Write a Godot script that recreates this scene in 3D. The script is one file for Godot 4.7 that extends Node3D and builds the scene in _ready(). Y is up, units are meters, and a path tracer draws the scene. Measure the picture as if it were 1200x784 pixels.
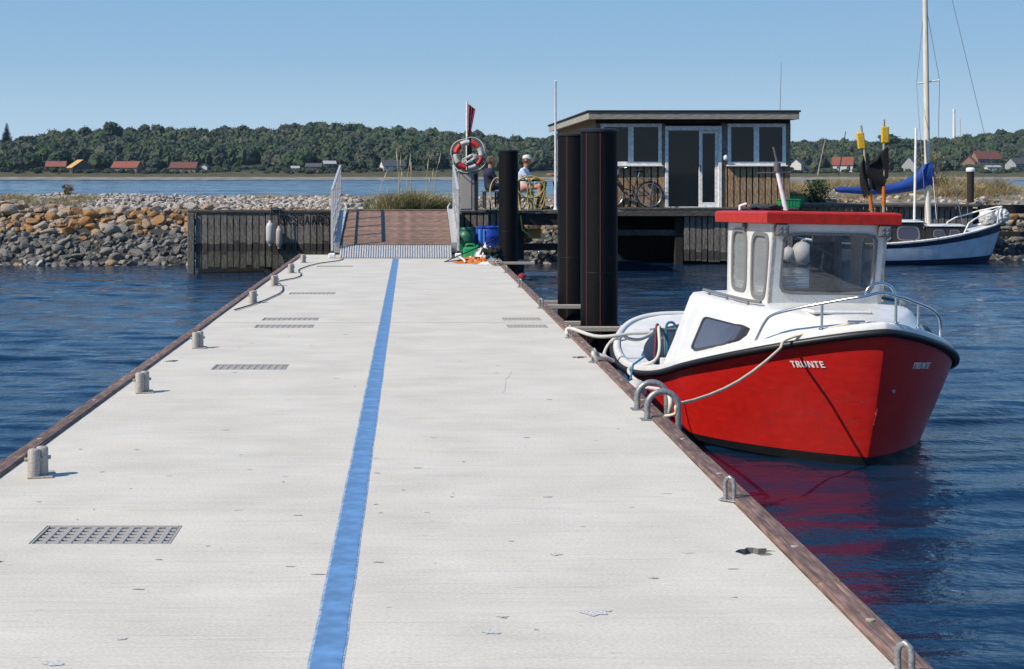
extends Node3D
# A concrete floating pier in a small harbour: y is up, the pier deck lies at y = 0, the water at y = -0.65.

const FOCAL := 1650.0            # focal length in pixels of a 1200 wide picture
const EYE := 1.65                # height of the camera above the pier deck
const SEA := -0.65               # water level
const QUAY := 0.82               # level of the timber quay
var used := {}
var rng := RandomNumberGenerator.new()
var M := {}
var noise := FastNoiseLite.new()
var noise_b := FastNoiseLite.new()


# ---------------------------------------------------------------- mesh helper
class Shape:
	var v := PackedVector3Array()
	var n := PackedVector3Array()
	var c := PackedColorArray()
	var uv := PackedVector2Array()
	var tint := Color(1, 1, 1)

	func tri3(a: Vector3, b: Vector3, d: Vector3, na: Vector3, nb: Vector3, nd: Vector3) -> void:
		var cr := (b - a).cross(d - a)
		if cr.length_squared() < 1e-16:
			return
		if cr.dot(na + nb + nd) > 0.0:          # front faces run clockwise
			v.append(a); v.append(d); v.append(b)
			n.append(na); n.append(nd); n.append(nb)
		else:
			v.append(a); v.append(b); v.append(d)
			n.append(na); n.append(nb); n.append(nd)
		c.append(tint); c.append(tint); c.append(tint)

	func tri(a: Vector3, b: Vector3, d: Vector3, out := Vector3.ZERO) -> void:
		var cr := (b - a).cross(d - a).normalized()
		if out != Vector3.ZERO and cr.dot(out) < 0.0:
			cr = -cr
		tri3(a, b, d, cr, cr, cr)

	func quad(a: Vector3, b: Vector3, d: Vector3, e: Vector3, out := Vector3.ZERO) -> void:
		tri(a, b, d, out)
		tri(a, d, e, out)

	func quad_n(a: Vector3, b: Vector3, d: Vector3, e: Vector3, na: Vector3, nb: Vector3, nd: Vector3, ne: Vector3) -> void:
		tri3(a, b, d, na, nb, nd)
		tri3(a, d, e, na, nd, ne)

	func box(at: Vector3, size: Vector3, b := Basis.IDENTITY, ch := -1.0) -> void:
		var h := size * 0.5
		if ch < 0.0:
			ch = minf(0.006, minf(h.x, minf(h.y, h.z)) * 0.35)
		var axes := [b.x, b.y, b.z]
		var hs := [h.x, h.y, h.z]
		for i in 3:
			var j := (i + 1) % 3
			var k := (i + 2) % 3
			for s in [-1.0, 1.0]:
				var o: Vector3 = axes[i] * hs[i] * s
				var p: Vector3 = axes[j] * (hs[j] - ch)
				var q: Vector3 = axes[k] * (hs[k] - ch)
				quad(at + o + p + q, at + o + p - q, at + o - p - q, at + o - p + q, o)
		if ch <= 0.0:
			return
		for i in 3:
			var j := (i + 1) % 3
			var k := (i + 2) % 3
			for s in [-1.0, 1.0]:
				for t in [-1.0, 1.0]:
					var e: Vector3 = axes[i] * (hs[i] - ch)
					var p1: Vector3 = axes[j] * hs[j] * s + axes[k] * (hs[k] - ch) * t
					var p2: Vector3 = axes[j] * (hs[j] - ch) * s + axes[k] * hs[k] * t
					quad(at + p1 + e, at + p1 - e, at + p2 - e, at + p2 + e, p1 + p2)
		for s in [-1.0, 1.0]:
			for t in [-1.0, 1.0]:
				for w in [-1.0, 1.0]:
					var p1: Vector3 = b.x * h.x * s + b.y * (h.y - ch) * t + b.z * (h.z - ch) * w
					var p2: Vector3 = b.x * (h.x - ch) * s + b.y * h.y * t + b.z * (h.z - ch) * w
					var p3: Vector3 = b.x * (h.x - ch) * s + b.y * (h.y - ch) * t + b.z * h.z * w
					tri(at + p1, at + p2, at + p3, p1 + p2 + p3)

	# a beam of w by h between two points; up is roughly the direction of h
	func beam(a: Vector3, d: Vector3, w: float, h: float, up := Vector3.UP, ch := -1.0) -> void:
		var z := (d - a).normalized()
		if absf(z.dot(up)) > 0.98:
			up = Vector3.RIGHT
		var x := up.cross(z).normalized()
		var y := z.cross(x)
		box((a + d) * 0.5, Vector3(w, h, a.distance_to(d)), Basis(x, y, z), ch)

	func tube(pts: Array, r, seg := 8, closed := false, caps := true, flat := 1.0, flat_dir := Vector3.ZERO) -> void:
		var m := pts.size()
		var rings := []
		var norms := []
		var x := Vector3.ZERO
		for i in m:
			var a: Vector3 = pts[(i - 1 + m) % m] if closed else pts[maxi(i - 1, 0)]
			var b: Vector3 = pts[(i + 1) % m] if closed else pts[mini(i + 1, m - 1)]
			var t := (b - a).normalized()
			if flat_dir != Vector3.ZERO:
				x = flat_dir - t * flat_dir.dot(t)
			elif x == Vector3.ZERO:
				x = t.cross(Vector3.UP if absf(t.y) < 0.9 else Vector3.RIGHT)
			x = (x - t * x.dot(t)).normalized()
			var y := t.cross(x)
			var rad: float = r if (r is float or r is int) else r[i]
			var ring := PackedVector3Array()
			var nn := PackedVector3Array()
			for k in seg:
				var an := TAU * k / seg
				var dir := x * cos(an) + y * sin(an)
				nn.append((x * cos(an) + y * sin(an) / flat).normalized())
				ring.append(pts[i] + (x * cos(an) + y * sin(an) * flat) * rad)
			rings.append(ring)
			norms.append(nn)
		for i in (m if closed else m - 1):
			var i2 := (i + 1) % m
			for k in seg:
				var k2 := (k + 1) % seg
				quad_n(rings[i][k], rings[i][k2], rings[i2][k2], rings[i2][k], norms[i][k], norms[i][k2], norms[i2][k2], norms[i2][k])
		if caps and not closed:
			for e in [0, m - 1]:
				var out: Vector3 = pts[e] - pts[1 if e == 0 else m - 2]
				for k in range(1, seg - 1):
					tri(rings[e][0], rings[e][k], rings[e][k + 1], out)

	# profile: array of Vector2(radius, height) turned about the axis y of xf
	func lathe(profile: Array, seg := 24, xf := Transform3D.IDENTITY, crease := 0.5) -> void:
		for i in profile.size() - 1:
			var p: Vector2 = profile[i]
			var q: Vector2 = profile[i + 1]
			var dq := q - p
			if dq.length() < 1e-6:
				continue
			var nf := Vector2(dq.y, -dq.x).normalized()
			var na := nf
			var nb := nf
			if i > 0:
				var pn: Vector2 = Vector2(p.y - profile[i - 1].y, -(p.x - profile[i - 1].x)).normalized()
				if pn.dot(nf) > crease:
					na = (pn + nf).normalized()
			if i < profile.size() - 2:
				var nn: Vector2 = Vector2(profile[i + 2].y - q.y, -(profile[i + 2].x - q.x)).normalized()
				if nn.dot(nf) > crease:
					nb = (nn + nf).normalized()
			for k in seg:
				var a := TAU * k / seg
				var b := TAU * (k + 1) / seg
				var ca := Vector3(cos(a), 0, sin(a))
				var cb := Vector3(cos(b), 0, sin(b))
				var ups := Vector3.UP
				quad_n(xf * (ca * p.x + ups * p.y), xf * (cb * p.x + ups * p.y), xf * (cb * q.x + ups * q.y), xf * (ca * q.x + ups * q.y),
					(xf.basis * (ca * na.x + ups * na.y)).normalized(), (xf.basis * (cb * na.x + ups * na.y)).normalized(), (xf.basis * (cb * nb.x + ups * nb.y)).normalized(), (xf.basis * (ca * nb.x + ups * nb.y)).normalized())

	# rows of points joined into a smooth sheet
	func sheet(rows: Array, out_hint := Vector3.ZERO, loop_u := false, smooth := true) -> void:
		var R := rows.size()
		var C: int = rows[0].size()
		var nn := []
		for i in R:
			var line := PackedVector3Array()
			for j in C:
				var a: Vector3 = rows[maxi(i - 1, 0)][j]
				var b: Vector3 = rows[mini(i + 1, R - 1)][j]
				var p: Vector3 = rows[i][(j - 1 + C) % C] if loop_u else rows[i][maxi(j - 1, 0)]
				var q: Vector3 = rows[i][(j + 1) % C] if loop_u else rows[i][mini(j + 1, C - 1)]
				var nv := (b - a).cross(q - p)
				if nv.length() < 1e-9:
					nv = out_hint if out_hint != Vector3.ZERO else Vector3.UP
				line.append(nv.normalized())
			nn.append(line)
		var flip := 1.0
		if out_hint != Vector3.ZERO:
			var s := 0.0
			for l in nn:
				for q in l:
					s += q.dot(out_hint)
			flip = 1.0 if s > 0.0 else -1.0
		for i in R - 1:
			for j in (C if loop_u else C - 1):
				var j2 := (j + 1) % C
				if smooth:
					quad_n(rows[i][j], rows[i][j2], rows[i + 1][j2], rows[i + 1][j], nn[i][j] * flip, nn[i][j2] * flip, nn[i + 1][j2] * flip, nn[i + 1][j] * flip)
				else:
					quad(rows[i][j], rows[i][j2], rows[i + 1][j2], rows[i + 1][j], nn[i][j] * flip)

	# flat polygon given as points in a plane, drawn as a fan round its middle, thick in the direction dir
	func slab(pts: Array, dir: Vector3, sides := true) -> void:
		var mid := Vector3.ZERO
		for p in pts:
			mid += p
		mid /= pts.size()
		for i in pts.size():
			var a: Vector3 = pts[i]
			var b: Vector3 = pts[(i + 1) % pts.size()]
			tri(mid + dir, a + dir, b + dir, dir)
			if sides:
				tri(mid, a, b, -dir)
				quad(a, b, b + dir, a + dir, (a + b) * 0.5 - mid)

	func add(other: Shape, xf: Transform3D) -> void:
		var mirrored := xf.basis.determinant() < 0.0
		for i in range(0, other.v.size(), 3):
			for k in ([0, 2, 1] if mirrored else [0, 1, 2]):
				v.append(xf * other.v[i + k])
				n.append((xf.basis * other.n[i + k]).normalized())
				c.append(other.c[i + k] * tint)

	func mesh() -> ArrayMesh:
		var arr := []
		arr.resize(Mesh.ARRAY_MAX)
		arr[Mesh.ARRAY_VERTEX] = v
		arr[Mesh.ARRAY_NORMAL] = n
		arr[Mesh.ARRAY_COLOR] = c
		if uv.size() == v.size():
			arr[Mesh.ARRAY_TEX_UV] = uv
		var m := ArrayMesh.new()
		m.add_surface_from_arrays(Mesh.PRIMITIVE_TRIANGLES, arr)
		return m


# ---------------------------------------------------------------- scene helpers
func at(px: float, py: float, d: float) -> Vector3:      # the point at depth d seen at a pixel of the 1200 x 784 photograph
	return Vector3((px - 482.0) * d / FOCAL, EYE + (206.0 - py) * d / FOCAL, -d)


func numbered(called: String) -> String:
	if not used.has(called):
		used[called] = 0
		return called
	used[called] += 1
	return "%s_%03d" % [called, used[called]]


func tag(o: Node, label := "", category := "", group := "", kind := "") -> Node:
	if label: o.set_meta("label", label)
	if category: o.set_meta("category", category)
	if group: o.set_meta("group", group)
	if kind: o.set_meta("kind", kind)
	return o


func thing(called: String, label: String, category: String, where := Vector3.ZERO, turn := 0.0, group := "") -> Node3D:
	var o := Node3D.new()
	o.name = numbered(called)
	add_child(o, true)
	o.position = where
	o.rotation.y = turn
	tag(o, label, category, group)
	return o


func obj(called: String, s, m: Material, parent: Node = null) -> MeshInstance3D:
	var o := MeshInstance3D.new()
	o.mesh = s.mesh() if s is Shape else s
	o.material_override = m
	if parent == null:
		o.name = numbered(called)
		add_child(o, true)
	else:
		var k := 0
		var nm := called
		while parent.has_node(NodePath(nm)):
			k += 1
			nm = "%s_%03d" % [called, k]
		o.name = nm
		parent.add_child(o, true)
	return o


func solo(called: String, s, m: Material, label: String, category: String, group := "", where := Vector3.ZERO) -> MeshInstance3D:
	var o := obj(called, s, m)
	o.position = where
	tag(o, label, category, group)
	return o


func structure(called: String, s, m: Material, label := "") -> MeshInstance3D:
	var o := obj(called, s, m)
	tag(o, label, "", "", "structure")
	return o


func copy(o: Node3D, label := "", turn := INF) -> Node3D:
	var c: Node3D = o.duplicate()
	var base: String = o.name
	c.name = numbered(base)
	add_child(c, true)
	if label: c.set_meta("label", label)
	return c


func scatter(called: String, mesh: Mesh, m: Material, xfs: Array, cols: Array, parent: Node = null) -> MultiMeshInstance3D:
	var mm := MultiMesh.new()
	mm.transform_format = MultiMesh.TRANSFORM_3D
	mm.use_colors = not cols.is_empty()
	mm.mesh = mesh
	mm.instance_count = xfs.size()
	for i in xfs.size():
		mm.set_instance_transform(i, xfs[i])
		if cols.size(): mm.set_instance_color(i, cols[i])
	var o := MultiMeshInstance3D.new()
	o.multimesh = mm
	o.material_override = m
	if parent == null:
		o.name = numbered(called)
		add_child(o, true)
	else:
		o.name = called
		parent.add_child(o, true)
	o.set_meta("kind", "stuff")
	return o


# ---------------------------------------------------------------- materials
func ntex(freq: float, lo: float, hi: float, octaves := 4, seed_ := 1, size := 512, kind := FastNoiseLite.TYPE_SIMPLEX_SMOOTH, as_normal := false, bump := 4.0, c0 := Color(1, 1, 1), c1 := Color(1, 1, 1)) -> NoiseTexture2D:
	var t := NoiseTexture2D.new()
	t.width = size
	t.height = size
	t.seamless = true
	t.generate_mipmaps = false
	var f := FastNoiseLite.new()
	f.seed = seed_
	f.noise_type = kind
	f.frequency = freq
	f.fractal_octaves = octaves
	t.noise = f
	if as_normal:
		t.as_normal_map = true
		t.bump_strength = bump
	else:
		var g := Gradient.new()
		g.set_color(0, Color(lo * c0.r, lo * c0.g, lo * c0.b))
		g.set_color(1, Color(hi * c1.r, hi * c1.g, hi * c1.b))
		t.color_ramp = g
	return t


func lin(r: float, g: float, b: float, a := 1.0) -> Color:
	var k := Color(r, g, b).linear_to_srgb()
	k.a = a
	return k


func mat(c: Color, rough: float, metal := 0.0, tex: Texture2D = null, scale := Vector3.ONE, bump := 0.0, bump_tex: Texture2D = null) -> StandardMaterial3D:
	var m := StandardMaterial3D.new()
	m.albedo_color = c
	m.roughness = rough
	m.metallic = metal
	if tex or bump > 0.0:
		m.uv1_triplanar = true
		m.uv1_world_triplanar = true
		m.uv1_scale = scale
		m.albedo_texture = tex
	if bump > 0.0:
		m.heightmap_enabled = true
		m.heightmap_scale = bump
		m.heightmap_texture = bump_tex if bump_tex else tex
	return m


func layered(m: StandardMaterial3D, tex: Texture2D, scale: Vector3) -> StandardMaterial3D:
	m.detail_enabled = true
	m.detail_blend_mode = BaseMaterial3D.BLEND_MODE_MUL
	m.detail_albedo = tex
	m.detail_uv_layer = BaseMaterial3D.DETAIL_UV_2
	m.uv2_triplanar = true
	m.uv2_world_triplanar = true
	m.uv2_scale = scale
	return m


func glass(c: Color, alpha: float) -> StandardMaterial3D:
	var m := StandardMaterial3D.new()
	m.albedo_color = Color(c.r, c.g, c.b, alpha)
	m.transparency = BaseMaterial3D.TRANSPARENCY_ALPHA
	m.roughness = 0.03
	m.metallic_specular = 0.5
	return m


func concrete_texture() -> ImageTexture:        # floated concrete: grain, soft stains, irregular short trowel marks, pores
	var n := 1024
	var a := FastNoiseLite.new(); a.seed = 5; a.frequency = 0.006; a.fractal_octaves = 5
	var b := FastNoiseLite.new(); b.seed = 6; b.frequency = 0.25; b.fractal_octaves = 2
	var c := FastNoiseLite.new(); c.seed = 8; c.frequency = 0.0028; c.fractal_octaves = 3
	var ia := a.get_seamless_image(n, n).get_data()
	var ib := b.get_seamless_image(n, n).get_data()
	var ic := c.get_seamless_image(n, n).get_data()
	var v := PackedFloat32Array()
	v.resize(n * n)
	for i in n * n:
		v[i] = 0.945 + (ia[i] - 128) * 0.00022 + (ib[i] - 128) * 0.0005 + (ic[i] - 128) * 0.0001
	var r := RandomNumberGenerator.new()
	r.seed = 77
	for k in 2600:
		var x := r.randf() * n
		var y := r.randf() * n
		var l := int(pow(r.randf(), 2.5) * 260.0) + 8
		var amp := r.randf_range(0.012, 0.065) * (1.0 if r.randf() < 0.4 else -1.0)
		if l < 30: amp *= 1.6
		var tilt := r.randfn() * 0.03
		var bend := r.randfn() * 0.0003
		for q in l:
			var yy := int(y + q * tilt + q * q * bend)
			var f := sin(PI * q / l)
			var id := posmod(yy, n) * n + posmod(int(x) + q, n)
			v[id] += amp * f
			if amp < -0.02: v[posmod(yy + 1, n) * n + posmod(int(x) + q, n)] += amp * f * 0.5
	for k in 700:
		var x := r.randi() % n
		var y := r.randi() % n
		var amp := r.randf_range(0.05, 0.28) * (1.0 if r.randf() < 0.25 else -1.0)
		var w := 1 + int(pow(r.randf(), 4.0) * 7.0)
		for q in w:
			v[y * n + posmod(x + q, n)] += amp
	var data := PackedByteArray()
	data.resize(n * n * 3)
	for i in n * n:
		var t := clampf(v[i], 0.0, 1.0)
		data[i * 3] = int(t * 255.0)
		data[i * 3 + 1] = int(t * 254.0)
		data[i * 3 + 2] = int(t * 251.0)
	return ImageTexture.create_from_image(Image.create_from_data(n, n, false, Image.FORMAT_RGB8, data))


func make_materials() -> void:
	var blotch := ntex(0.008, 0.80, 1.0, 5, 11)
	var blotch2 := ntex(0.02, 0.62, 1.0, 5, 12)
	var grain := ntex(0.012, 0.55, 1.0, 5, 21)
	var fine := ntex(0.06, 0.7, 1.0, 3, 31)
	var speck := ntex(0.09, 0.62, 1.0, 2, 41, 512, FastNoiseLite.TYPE_CELLULAR)
	M.blotch = blotch; M.fine = fine; M.grain = grain
	M.concrete = layered(mat(lin(0.635, 0.605, 0.55), 0.9, 0, concrete_texture(), Vector3(0.19, 0.3, 0.27)), ntex(0.012, 0.955, 1.0, 6, 52, 1024, FastNoiseLite.TYPE_SIMPLEX_SMOOTH, false, 4, Color(1, 0.995, 0.985)), Vector3(0.11, 0.5, 0.13))
	M.concrete_rough = layered(mat(lin(0.40, 0.39, 0.37), 0.95, 0, fine, Vector3(4, 4, 4), 0.6), blotch, Vector3(0.5, 0.5, 0.5))
	M.pit = mat(lin(0.26, 0.25, 0.235), 0.95, 0, fine, Vector3(9, 9, 9), 0.6)
	M.dropping = mat(lin(0.75, 0.75, 0.73), 0.9, 0, blotch2, Vector3(8, 8, 8))
	M.blue_paint = layered(mat(lin(0.145, 0.315, 0.585), 0.65, 0, blotch, Vector3(1.4, 1, 2)), ntex(0.015, 0.90, 1.0, 5, 53), Vector3(0.4, 1, 0.9))
	M.blue_edge = mat(lin(0.36, 0.50, 0.68), 0.75, 0, blotch2, Vector3(3, 3, 3))
	M.edge_wood = []
	for i in 4:
		var k: float = [1.0, 0.86, 1.12, 0.95][i]
		M.edge_wood.append(layered(mat(lin(0.45 * k, 0.28 * k, 0.22 * k), 0.75, 0, grain, Vector3(9, 9, 0.5), 0.25), blotch2, Vector3(1.3, 1.3, 0.5)))
	M.gang_wood = []
	for i in 4:
		var k: float = [1.0, 0.84, 1.14, 0.93][i]
		M.gang_wood.append(layered(mat(lin(0.56 * k, 0.34 * k, 0.235 * k), 0.7, 0, grain, Vector3(0.5, 9, 9), 0.25), blotch2, Vector3(0.5, 1.3, 1.3)))
	M.galv = layered(mat(lin(0.62, 0.63, 0.64), 0.4, 0.45, fine, Vector3(3, 3, 3)), blotch2, Vector3(5, 5, 5))
	M.galv_dull = layered(mat(lin(0.74, 0.73, 0.70), 0.6, 0.05, fine, Vector3(5, 5, 5)), ntex(0.03, 0.72, 1.0, 5, 61, 256, FastNoiseLite.TYPE_SIMPLEX_SMOOTH, false, 4, Color(1, 0.9, 0.8)), Vector3(7, 7, 7))
	M.alu = layered(mat(lin(0.78, 0.78, 0.78), 0.45, 0.12, fine, Vector3(2, 2, 2)), blotch, Vector3(3, 3, 3))
	M.grate = mat(lin(0.46, 0.43, 0.40), 0.7, 0.0, fine, Vector3(12, 12, 12))
	M.steel = mat(lin(0.62, 0.63, 0.64), 0.22, 1.0)
	M.pile = layered(mat(lin(0.0055, 0.006, 0.009), 0.6, 0, ntex(0.03, 0.55, 1.0, 4, 71), Vector3(3, 0.25, 3)), blotch2, Vector3(2, 0.5, 2))
	M.pile.metallic_specular = 0.3
	M.pile_cap = mat(lin(0.012, 0.012, 0.014), 0.5, 0, fine, Vector3(4, 4, 4))
	M.red_line = mat(lin(0.10, 0.025, 0.03), 0.7)
	M.rope = mat(lin(0.82, 0.79, 0.71), 0.9, 0, ntex(0.05, 0.72, 1.0, 2, 81), Vector3(20, 20, 20), 0.6)
	M.rope_beige = mat(lin(0.74, 0.64, 0.46), 0.9, 0, blotch, Vector3(6, 6, 6))
	M.crack = mat(lin(0.30, 0.29, 0.27), 0.95)
	M.rope_blue = mat(lin(0.03, 0.24, 0.42), 0.85, 0, fine, Vector3(20, 20, 20), 0.4)
	M.rope_red = mat(lin(0.22, 0.05, 0.04), 0.85, 0, fine, Vector3(20, 20, 20), 0.4)
	M.rope_dark = mat(lin(0.035, 0.06, 0.07), 0.85, 0, fine, Vector3(20, 20, 20), 0.4)
	M.cable = mat(lin(0.12, 0.12, 0.12), 0.7, 0, fine, Vector3(10, 10, 10))
	# boats
	var scuff := NoiseTexture2D.new()
	scuff.width = 1024; scuff.height = 1024; scuff.seamless = true; scuff.generate_mipmaps = false
	var sn := FastNoiseLite.new()
	sn.noise_type = FastNoiseLite.TYPE_SIMPLEX_SMOOTH; sn.fractal_type = FastNoiseLite.FRACTAL_RIDGED; sn.fractal_octaves = 3; sn.frequency = 0.006; sn.seed = 5
	sn.domain_warp_enabled = true; sn.domain_warp_amplitude = 60.0; sn.domain_warp_frequency = 0.008
	scuff.noise = sn
	var sg := Gradient.new()
	sg.set_color(0, Color(0.93, 0.9, 0.9)); sg.set_color(1, Color(1, 1, 1))
	scuff.color_ramp = sg
	M.red_hull = layered(mat(lin(0.66, 0.018, 0.012), 0.32, 0, scuff, Vector3(0.8, 0.8, 0.8)), ntex(0.015, 0.84, 1.0, 5, 91), Vector3(1.2, 2.2, 1.2))
	M.caustic_tint = mat(lin(0.66, 0.085, 0.07), 0.6, 0, blotch2, Vector3(6, 6, 6))  # paler red for the painted water light on the bow
	M.red_roof = layered(mat(lin(0.74, 0.028, 0.012), 0.4, 0, fine, Vector3(3, 3, 3)), blotch, Vector3(2, 2, 2))
	M.black_rubber = mat(lin(0.014, 0.014, 0.016), 0.45, 0, fine, Vector3(6, 6, 6))
	M.boot = mat(lin(0.012, 0.012, 0.014), 0.4, 0, blotch2, Vector3(3, 3, 3))
	M.gelcoat = layered(mat(lin(0.80, 0.80, 0.78), 0.3, 0, ntex(0.01, 0.90, 1.0, 4, 92), Vector3(1, 1, 1)), ntex(0.03, 0.90, 1.0, 4, 93), Vector3(3, 1.2, 3))
	M.gelcoat_grey = mat(lin(0.33, 0.35, 0.38), 0.5, 0, blotch, Vector3(2, 2, 2))
	M.sole = mat(lin(0.10, 0.11, 0.13), 0.6, 0, blotch2, Vector3(3, 3, 3))
	M.seal = mat(lin(0.28, 0.28, 0.28), 0.5, 0.3, fine, Vector3(8, 8, 8))
	M.seal_black = mat(lin(0.02, 0.02, 0.022), 0.5)
	M.pane = glass(Color(0.35, 0.38, 0.40), 0.14)
	M.pane_side = glass(Color(0.62, 0.64, 0.65), 0.5)
	M.pane_dark = glass(Color(0.02, 0.022, 0.025), 0.72)
	M.pane_smoke = mat(lin(0.065, 0.06, 0.085), 0.08)
	M.letter_white = mat(lin(0.78, 0.78, 0.75), 0.5)
	M.black = mat(lin(0.012, 0.012, 0.013), 0.6, 0, fine, Vector3(6, 6, 6))
	M.black_cloth = mat(lin(0.012, 0.012, 0.014), 0.95, 0, fine, Vector3(20, 20, 20), 0.2)
	M.yellow = mat(lin(0.72, 0.46, 0.02), 0.7, 0, blotch, Vector3(6, 6, 6))
	M.orange = mat(lin(0.75, 0.20, 0.02), 0.7, 0, blotch2, Vector3(6, 6, 6))
	M.bamboo = mat(lin(0.52, 0.44, 0.31), 0.6, 0, blotch2, Vector3(4, 9, 4))
	M.lens = mat(lin(0.16, 0.165, 0.17), 0.25, 0.2)
	M.lamp_body = mat(lin(0.12, 0.12, 0.12), 0.5, 0.3)
	M.navy = mat(lin(0.012, 0.022, 0.06), 0.35, 0, blotch, Vector3(2, 2, 2))
	M.pale_hull = layered(mat(lin(0.64, 0.75, 0.90), 0.3, 0, blotch, Vector3(0.7, 0.7, 0.7)), ntex(0.02, 0.86, 1.0, 4, 94), Vector3(3, 1, 3))
	M.varnish = mat(lin(0.055, 0.04, 0.03), 0.4, 0, grain, Vector3(0.6, 8, 8))
	M.mast = mat(lin(0.80, 0.74, 0.62), 0.45, 0, blotch, Vector3(8, 0.5, 8))
	M.sail_blue = mat(lin(0.012, 0.07, 0.36), 0.85, 0, fine, Vector3(12, 12, 12), 0.3)
	M.sail_white = mat(lin(0.72, 0.72, 0.70), 0.85, 0, blotch, Vector3(6, 6, 6), 0.3)
	M.wire = mat(lin(0.30, 0.31, 0.32), 0.4, 0.8)
	# quay and hut
	M.grey_plank = []
	for i in 5:
		var k: float = [1.0, 0.82, 1.18, 0.92, 1.07][i]
		var gp := layered(mat(lin(0.43 * k, 0.395 * k, 0.35 * k), 0.9, 0, grain, Vector3(9, 0.45, 9), 0.5), blotch2, Vector3(2, 0.7, 2))
		gp.vertex_color_use_as_albedo = true
		M.grey_plank.append(gp)
	M.brown_plank = []
	for i in 5:
		var k: float = [1.0, 0.86, 1.15, 0.94, 1.06][i]
		M.brown_plank.append(layered(mat(lin(0.80 * k, 0.53 * k, 0.31 * k), 0.85, 0, grain, Vector3(9, 0.5, 9), 0.3), blotch2, Vector3(2, 0.7, 2)))
	M.quay_beam = layered(mat(lin(0.19, 0.175, 0.16), 0.9, 0, grain, Vector3(0.5, 8, 8), 0.4), blotch2, Vector3(0.7, 2, 2))
	M.dark_beam = layered(mat(lin(0.05, 0.046, 0.042), 0.9, 0, grain, Vector3(0.5, 8, 8), 0.4), blotch2, Vector3(0.7, 2, 2))
	M.quay_deck = layered(mat(lin(0.24, 0.22, 0.19), 0.9, 0, grain, Vector3(0.6, 8, 8), 0.4), blotch2, Vector3(0.7, 2, 2))
	M.fascia = mat(lin(0.47, 0.40, 0.33), 0.8, 0, grain, Vector3(0.5, 8, 8))
	M.fascia_pale = mat(lin(0.52, 0.50, 0.46), 0.8, 0, grain, Vector3(8, 8, 0.5))
	M.felt = mat(lin(0.025, 0.025, 0.027), 0.9, 0, fine, Vector3(3, 3, 3), 0.3)
	M.white_paint = mat(lin(0.88, 0.88, 0.87), 0.5, 0, blotch, Vector3(2, 2, 2))
	M.window_dark = glass(Color(0.006, 0.008, 0.014), 0.9)
	M.window_dark.metallic_specular = 0.45
	M.inside = mat(lin(0.045, 0.042, 0.04), 0.9, 0, blotch2, Vector3(1, 1, 1))
	M.inside_pale = mat(lin(0.28, 0.27, 0.26), 0.9, 0, blotch2, Vector3(2, 2, 2))
	M.letter_dark = mat(lin(0.025, 0.023, 0.02), 0.9)
	M.letter_dark.metallic_specular = 0.1
	M.box_grey = layered(mat(lin(0.52, 0.51, 0.49), 0.6, 0.2, blotch, Vector3(2, 1, 2)), blotch2, Vector3(3, 1.2, 3))
	M.buoy_white = mat(lin(0.72, 0.72, 0.69), 0.6, 0, blotch2, Vector3(6, 6, 6))
	M.buoy_red = mat(lin(0.62, 0.03, 0.035), 0.6, 0, blotch, Vector3(6, 6, 6))
	M.green_dark = mat(lin(0.012, 0.16, 0.085), 0.45, 0, blotch2, Vector3(4, 4, 4))
	M.green_bright = mat(lin(0.012, 0.30, 0.10), 0.4, 0, blotch, Vector3(4, 4, 4))
	M.blue_plastic = mat(lin(0.012, 0.06, 0.42), 0.42, 0, blotch, Vector3(3, 3, 3))
	M.hose_yellow = mat(lin(0.52, 0.46, 0.14), 0.6, 0, blotch2, Vector3(8, 8, 8))
	M.hose_pale = mat(lin(0.50, 0.45, 0.25), 0.6, 0, blotch2, Vector3(8, 8, 8))
	M.flag_red = mat(lin(0.32, 0.02, 0.03), 0.9, 0, fine, Vector3(12, 12, 12))
	M.skin_cloth = mat(Color(1, 1, 1), 0.85)
	M.skin_cloth.vertex_color_use_as_albedo = true
	# ground
	var rk := ntex(0.02, 0.55, 1.0, 5, 101)
	M.rock = []
	for c in [Vector3(0.40, 0.375, 0.33), Vector3(0.50, 0.475, 0.42), Vector3(0.26, 0.248, 0.225), Vector3(0.76, 0.55, 0.35), Vector3(0.74, 0.40, 0.16), Vector3(0.85, 0.70, 0.53), Vector3(0.55, 0.36, 0.24), Vector3(0.90, 0.83, 0.74)]:
		M.rock.append(layered(mat(lin(c.x, c.y, c.z), 0.92, 0, rk, Vector3(2.2, 2.2, 2.2), 2.2), ntex(0.015, 0.6, 1.0, 4, 102), Vector3(3, 3, 3)))
	M.rubble = mat(lin(0.075, 0.07, 0.062), 0.95, 0, speck, Vector3(2, 2, 2), 3.0)
	M.gravel = layered(mat(lin(0.62, 0.55, 0.47), 0.95, 0, speck, Vector3(1.3, 1.3, 1.3), 4.0), blotch2, Vector3(0.25, 0.25, 0.25))
	M.rock_mm = layered(mat(Color(1, 1, 1), 0.93, 0, rk, Vector3(2.2, 2.2, 2.2), 2.0), blotch2, Vector3(3, 3, 3))
	M.rock_mm.vertex_color_use_as_albedo = true
	M.blade = mat(Color(1, 1, 1), 0.8)
	M.blade.vertex_color_use_as_albedo = true
	M.blade.backlight_enabled = true
	M.blade.backlight = lin(0.12, 0.11, 0.05)
	M.leaf = mat(Color(1, 1, 1), 0.85)
	M.leaf.vertex_color_use_as_albedo = true
	M.bark = mat(lin(0.07, 0.055, 0.045), 0.9, 0, grain, Vector3(2, 0.4, 2))
	M.sand = layered(mat(lin(0.40, 0.36, 0.29), 0.95, 0, blotch2, Vector3(0.01, 0.05, 0.05)), blotch, Vector3(0.02, 0.02, 0.02))
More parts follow.
